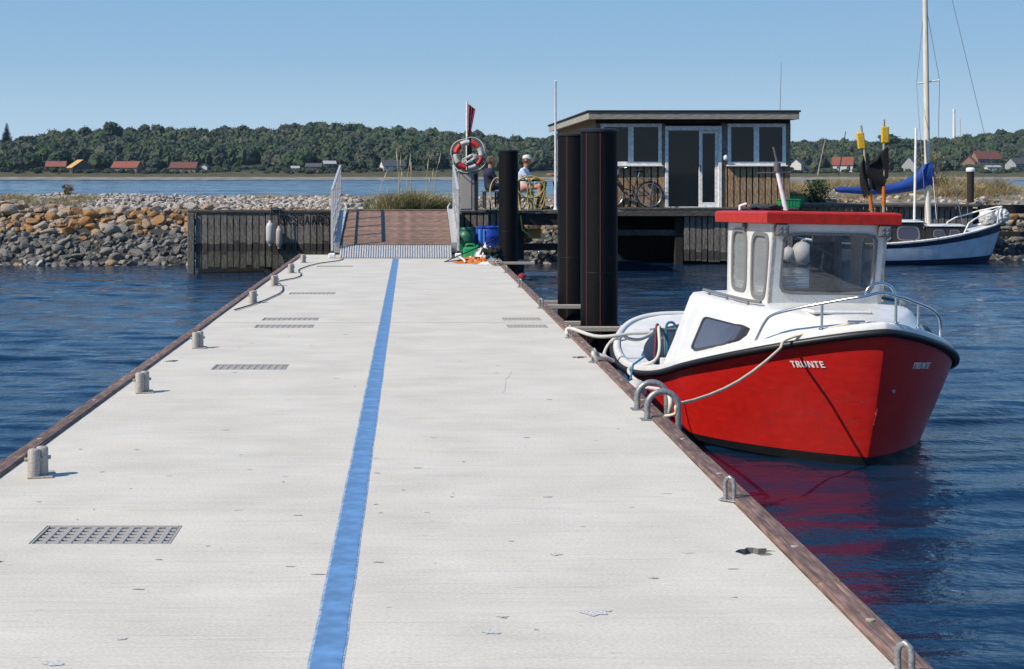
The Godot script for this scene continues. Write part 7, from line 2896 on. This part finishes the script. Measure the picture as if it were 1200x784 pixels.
# ---------------------------------------------------------------- people
func sdf_body(bones: Array, cell: float) -> Shape:      # bones: [a, b, ra, rb, colour]; surface nets over their smooth union
	var lo := Vector3.INF
	var hi := -Vector3.INF
	for b in bones:
		var r: float = maxf(b[2], b[3]) + cell * 2.5
		lo = lo.min(b[0].min(b[1]) - Vector3.ONE * r)
		hi = hi.max(b[0].max(b[1]) + Vector3.ONE * r)
	var n := Vector3i(((hi - lo) / cell).ceil()) + Vector3i.ONE
	var field := PackedFloat32Array()
	field.resize(n.x * n.y * n.z)
	field.fill(1.0)
	var who := PackedInt32Array()
	who.resize(field.size())
	var best := PackedFloat32Array()
	best.resize(field.size())
	best.fill(9.0)
	var blend := cell * 1.3
	for bi in bones.size():
		var b: Array = bones[bi]
		var a: Vector3 = b[0]
		var ab: Vector3 = b[1] - a
		var l2 := maxf(ab.length_squared(), 1e-9)
		var r: float = maxf(b[2], b[3]) + cell * 2.2
		var i0 := Vector3i(((a.min(b[1]) - Vector3.ONE * r - lo) / cell).floor()).max(Vector3i.ZERO)
		var i1 := Vector3i(((a.max(b[1]) + Vector3.ONE * r - lo) / cell).ceil()).min(n - Vector3i.ONE)
		for z in range(i0.z, i1.z + 1):
			for y in range(i0.y, i1.y + 1):
				for x in range(i0.x, i1.x + 1):
					var p := lo + Vector3(x, y, z) * cell - a
					var h := clampf(p.dot(ab) / l2, 0, 1)
					var dd := (p - ab * h).length() - lerpf(b[2], b[3], h)
					var id := (z * n.y + y) * n.x + x
					var f0 := field[id]
					var k := maxf(blend - absf(f0 - dd), 0.0) / blend
					field[id] = minf(f0, dd) - k * k * blend * 0.25
					if dd < best[id]:
						best[id] = dd
						who[id] = bi
	var vid := {}
	var pos := PackedVector3Array()
	var col := PackedColorArray()
	for z in n.z - 1:
		for y in n.y - 1:
			for x in n.x - 1:
				var id := (z * n.y + y) * n.x + x
				var vals := [field[id], field[id + 1], field[id + n.x], field[id + n.x + 1], field[id + n.x * n.y], field[id + n.x * n.y + 1], field[id + n.x * n.y + n.x], field[id + n.x * n.y + n.x + 1]]
				var mn: float = vals.min()
				if mn > 0.0 or vals.max() <= 0.0: continue
				var c := Vector3.ZERO
				var cnt := 0
				for e in [[0, 1], [2, 3], [4, 5], [6, 7], [0, 2], [1, 3], [4, 6], [5, 7], [0, 4], [1, 5], [2, 6], [3, 7]]:
					var va: float = vals[e[0]]
					var vb: float = vals[e[1]]
					if (va <= 0.0) != (vb <= 0.0):
						var u := va / (va - vb)
						var pa := Vector3(e[0] & 1, (e[0] >> 1) & 1, e[0] >> 2)
						var pb := Vector3(e[1] & 1, (e[1] >> 1) & 1, e[1] >> 2)
						c += pa.lerp(pb, u)
						cnt += 1
				vid[id] = pos.size()
				pos.append(lo + (Vector3(x, y, z) + c / cnt) * cell)
				col.append(bones[who[id]][4])
	var nrm := PackedVector3Array()
	nrm.resize(pos.size())
	var quads := []
	var step := [1, n.x, n.x * n.y]
	for z in range(1, n.z - 1):
		for y in range(1, n.y - 1):
			for x in range(1, n.x - 1):
				var id := (z * n.y + y) * n.x + x
				for ax in 3:
					var v0 := field[id]
					var v1 := field[id + step[ax]]
					if (v0 <= 0.0) == (v1 <= 0.0): continue
					var s1: int = step[(ax + 1) % 3]
					var s2: int = step[(ax + 2) % 3]
					if not (vid.has(id) and vid.has(id - s1) and vid.has(id - s2) and vid.has(id - s1 - s2)): continue
					var q := [vid[id], vid[id - s1], vid[id - s1 - s2], vid[id - s2]]
					var nv := (pos[q[1]] - pos[q[0]]).cross(pos[q[2]] - pos[q[0]])
					var out := Vector3(1 if ax == 0 else 0, 1 if ax == 1 else 0, 1 if ax == 2 else 0) * (1.0 if v0 <= 0.0 else -1.0)
					if nv.dot(out) < 0.0: nv = -nv
					for k in q: nrm[k] += nv
					quads.append(q)
	var s := Shape.new()
	for q in quads:
		for tr in [[0, 1, 2], [0, 2, 3]]:
			var a: int = q[tr[0]]
			var b: int = q[tr[1]]
			var d: int = q[tr[2]]
			var before := s.v.size()
			s.tri3(pos[a], pos[b], pos[d], nrm[a].normalized(), nrm[b].normalized(), nrm[d].normalized())
			if s.v.size() > before:
				for k in 3:
					var pk := s.v[before + k]
					s.c[before + k] = col[a] if pk == pos[a] else (col[b] if pk == pos[b] else col[d])
	return s


func seated_person(label: String, where: Vector3, turn: float, shirt: Color, shorts: Color, sleeve: bool, reach: float, lean: float) -> void:
	var skin := Color(0.42, 0.20, 0.12)
	var shoe := Color(0.05, 0.05, 0.055)
	var hair := Color(0.10, 0.07, 0.045)
	var t := thing("person", label, "person", where, turn)
	# x is the way the person faces, the seat is at 0.45
	var hip := Vector3(0, 0.55, 0)
	var chest := Vector3(-0.03 + lean, 0.86, 0)
	var neck := Vector3(0.0 + lean * 1.4, 1.06, 0)
	var head := Vector3(0.035 + lean * 1.6, 1.21, 0)
	var bones := [[hip + Vector3(0, 0, -0.07), hip + Vector3(0, 0, 0.07), 0.125, 0.125, shorts], [hip + Vector3(-0.01, 0.06, 0), chest, 0.145, 0.15, shirt], [chest + Vector3(0, 0.02, -0.09), chest + Vector3(0, 0.02, 0.09), 0.12, 0.12, shirt],
		[chest + Vector3(0.0, 0.10, -0.14), chest + Vector3(0.0, 0.10, 0.14), 0.07, 0.07, shirt], [neck + Vector3(0, -0.04, 0), neck + Vector3(0.01, 0.06, 0), 0.058, 0.055, skin],
		[head + Vector3(-0.015, 0.02, 0), head + Vector3(-0.01, 0.045, 0), 0.088, 0.085, skin], [head + Vector3(0.02, -0.06, 0), head + Vector3(0.03, -0.075, 0), 0.06, 0.05, skin], [head + Vector3(0.088, -0.005, 0), head + Vector3(0.102, -0.028, 0), 0.012, 0.016, skin],
		[head + Vector3(-0.04, 0.045, 0), head + Vector3(-0.05, -0.01, 0), 0.086, 0.078, hair], [head + Vector3(-0.01, 0.0, -0.088), head + Vector3(-0.01, -0.03, -0.088), 0.016, 0.012, skin], [head + Vector3(-0.01, 0.0, 0.088), head + Vector3(-0.01, -0.03, 0.088), 0.016, 0.012, skin]]
	var hands := []
	for s in [-1.0, 1.0]:
		var sh := chest + Vector3(0, 0.09, s * 0.185)
		var el := sh + Vector3(0.08 + reach * 0.35, -0.25 + reach * 0.12, s * 0.04)
		var wr := el + Vector3(0.21 + reach * 0.03, 0.02 + reach * 0.06, -s * 0.06)
		bones.append([sh, sh.lerp(el, 0.6), 0.058, 0.052, shirt])
		bones.append([sh.lerp(el, 0.6), el, 0.046, 0.042, shirt if sleeve else skin])
		bones.append([el, wr, 0.042, 0.028, skin])
		hands.append([wr, (wr - el).normalized(), s])
		var kn := hip + Vector3(0.42, 0.02, s * 0.12)
		var ank := Vector3(0.46, 0.09, s * 0.12)
		bones.append([hip + Vector3(0, 0, s * 0.09), kn.lerp(hip, 0.25), 0.095, 0.075, shorts])
		bones.append([kn.lerp(hip, 0.25), kn, 0.066, 0.058, skin])
		bones.append([kn, ank.lerp(kn, 0.6), 0.056, 0.058, skin])
		bones.append([ank.lerp(kn, 0.6), ank, 0.055, 0.038, skin])
		bones.append([ank + Vector3(-0.04, -0.045, 0), ank + Vector3(0.14, -0.055, s * 0.02), 0.042, 0.034, shoe])
	var body := sdf_body(bones, 0.02)
	for h in hands:
		var x: Vector3 = h[1]
		var z: Vector3 = Vector3(0, 0, 1)
		z = (z - x * x.dot(z)).normalized()
		var y := z.cross(x)
		body.add(hand_shape(skin), Transform3D(Basis(x, y, z * -h[2]), h[0]))
	obj("body", body, M.skin_cloth, t)


var hand_cache := {}

func hand_shape(skin: Color) -> Shape:
	if hand_cache.has(skin): return hand_cache[skin]
	var b := [[Vector3(-0.02, 0, 0), Vector3(0.02, 0, 0), 0.027, 0.026, skin], [Vector3(0.03, 0, -0.018), Vector3(0.075, -0.004, -0.026), 0.017, 0.014, skin], [Vector3(0.03, 0, 0.014), Vector3(0.075, -0.004, 0.024), 0.017, 0.014, skin], [Vector3(0.03, 0, 0), Vector3(0.08, -0.002, 0), 0.019, 0.014, skin]]
	for k in 4:
		var z: float = [0.030, 0.010, -0.010, -0.029][k]
		var l: float = [0.066, 0.075, 0.070, 0.055][k]
		var p0 := Vector3(0.080, -0.004, z)
		var p1 := p0 + Vector3(l * 0.48, -0.006, z * 0.12)
		var p2 := p1 + Vector3(l * 0.30, -0.018, z * 0.04)
		var p3 := p2 + Vector3(l * 0.16, -0.018, 0)
		b.append([p0, p1, 0.0095, 0.009, skin]); b.append([p1, p2, 0.009, 0.008, skin]); b.append([p2, p3, 0.008, 0.007, skin])
	b.append([Vector3(0.015, -0.004, 0.024), Vector3(0.045, -0.016, 0.052), 0.014, 0.011, skin])
	b.append([Vector3(0.045, -0.016, 0.052), Vector3(0.078, -0.026, 0.060), 0.011, 0.009, skin])
	hand_cache[skin] = sdf_body(b, 0.0055)
	return hand_cache[skin]


func make_people() -> void:
	# bench and table where they sit
	var bench := func(label: String, where: Vector3, turn: float):
		var t := thing("bench", label, "bench", where, turn, "benches on the quay")
		for k in 3:
			var s := Shape.new()
			s.box(Vector3(-0.14 + 0.14 * k, 0.43, 0), Vector3(0.12, 0.035, 1.3))
			obj("seat_slat", s, M.quay_deck, t)
		for e in [-0.5, 0.5]:
			var s := Shape.new()
			for x in [-0.16, 0.16]: s.box(Vector3(x, 0.205, e), Vector3(0.05, 0.41, 0.06))
			obj("leg", s, M.quay_beam, t)
	bench.call("weathered bench under the person in the white cap", Vector3(2.86, QUAY, -35.55), 0.0)
	bench.call("weathered bench behind the second black pile", Vector3(4.16, QUAY, -35.5), 0.0)
	bench.call("weathered bench left of the far black pile", Vector3(2.02, QUAY, -35.9), 0.0)
	var tb := thing("table", "pale grey picnic table between the two seated people", "table", Vector3(3.5, QUAY, -35.55))
	for k in 4:
		var s := Shape.new()
		s.box(Vector3(-0.255 + 0.17 * k, 0.70, 0), Vector3(0.16, 0.03, 1.4))
		obj("top_board", s, M.fascia_pale, tb)
	for e in [-0.5, 0.5]:
		var s := Shape.new()
		for x in [-0.26, 0.26]: s.beam(Vector3(x * 1.1, 0, e), Vector3(x * 0.6, 0.68, e), 0.05, 0.07)
		obj("leg", s, M.quay_beam, tb)
	seated_person("person in a white cap and pale blue shirt, seated on the quay facing right", Vector3(2.84, QUAY, -35.3), -0.35, Color(0.50, 0.58, 0.72), Color(0.55, 0.30, 0.26), true, 0.2, 0.02)
	var cap := thing("cap", "white peaked cap on the person in the pale blue shirt", "cap", Vector3(2.84, QUAY, -35.3), -0.35)
	var s := Shape.new()
	var cx := Transform3D(Basis(Vector3(0, 0, 1), 0.08), Vector3(0.055, 1.265, 0))
	s.lathe([Vector2(0.104, 0.0), Vector2(0.104, 0.03), Vector2(0.092, 0.065), Vector2(0.06, 0.088), Vector2(0.001, 0.096)], 20, cx)
	obj("crown", s, M.sail_white, cap)
	s = Shape.new()
	var pk := []
	for k in 13:
		var an := lerpf(-1.1, 1.1, k / 12.0)
		pk.append(cx * Vector3(cos(an) * 0.175, -0.012, sin(an) * 0.12))
	pk.append(cx * Vector3(0.05, 0.006, 0.098)); pk.append(cx * Vector3(0.05, 0.006, -0.098))
	s.slab(pk, Vector3(0, 0.006, 0))
	obj("peak", s, M.sail_white, cap)
	seated_person("person in orange shorts reaching over the table, mostly behind the second black pile", Vector3(4.14, QUAY, -35.2), PI + 0.12, Color(0.32, 0.34, 0.38), Color(0.50, 0.17, 0.07), false, 0.75, 0.05)
	seated_person("person in a dark navy top seated just left of the far black pile", Vector3(2.0, QUAY, -35.7), 0.3, Color(0.012, 0.018, 0.045), Color(0.02, 0.022, 0.03), true, 0.1, 0.0)
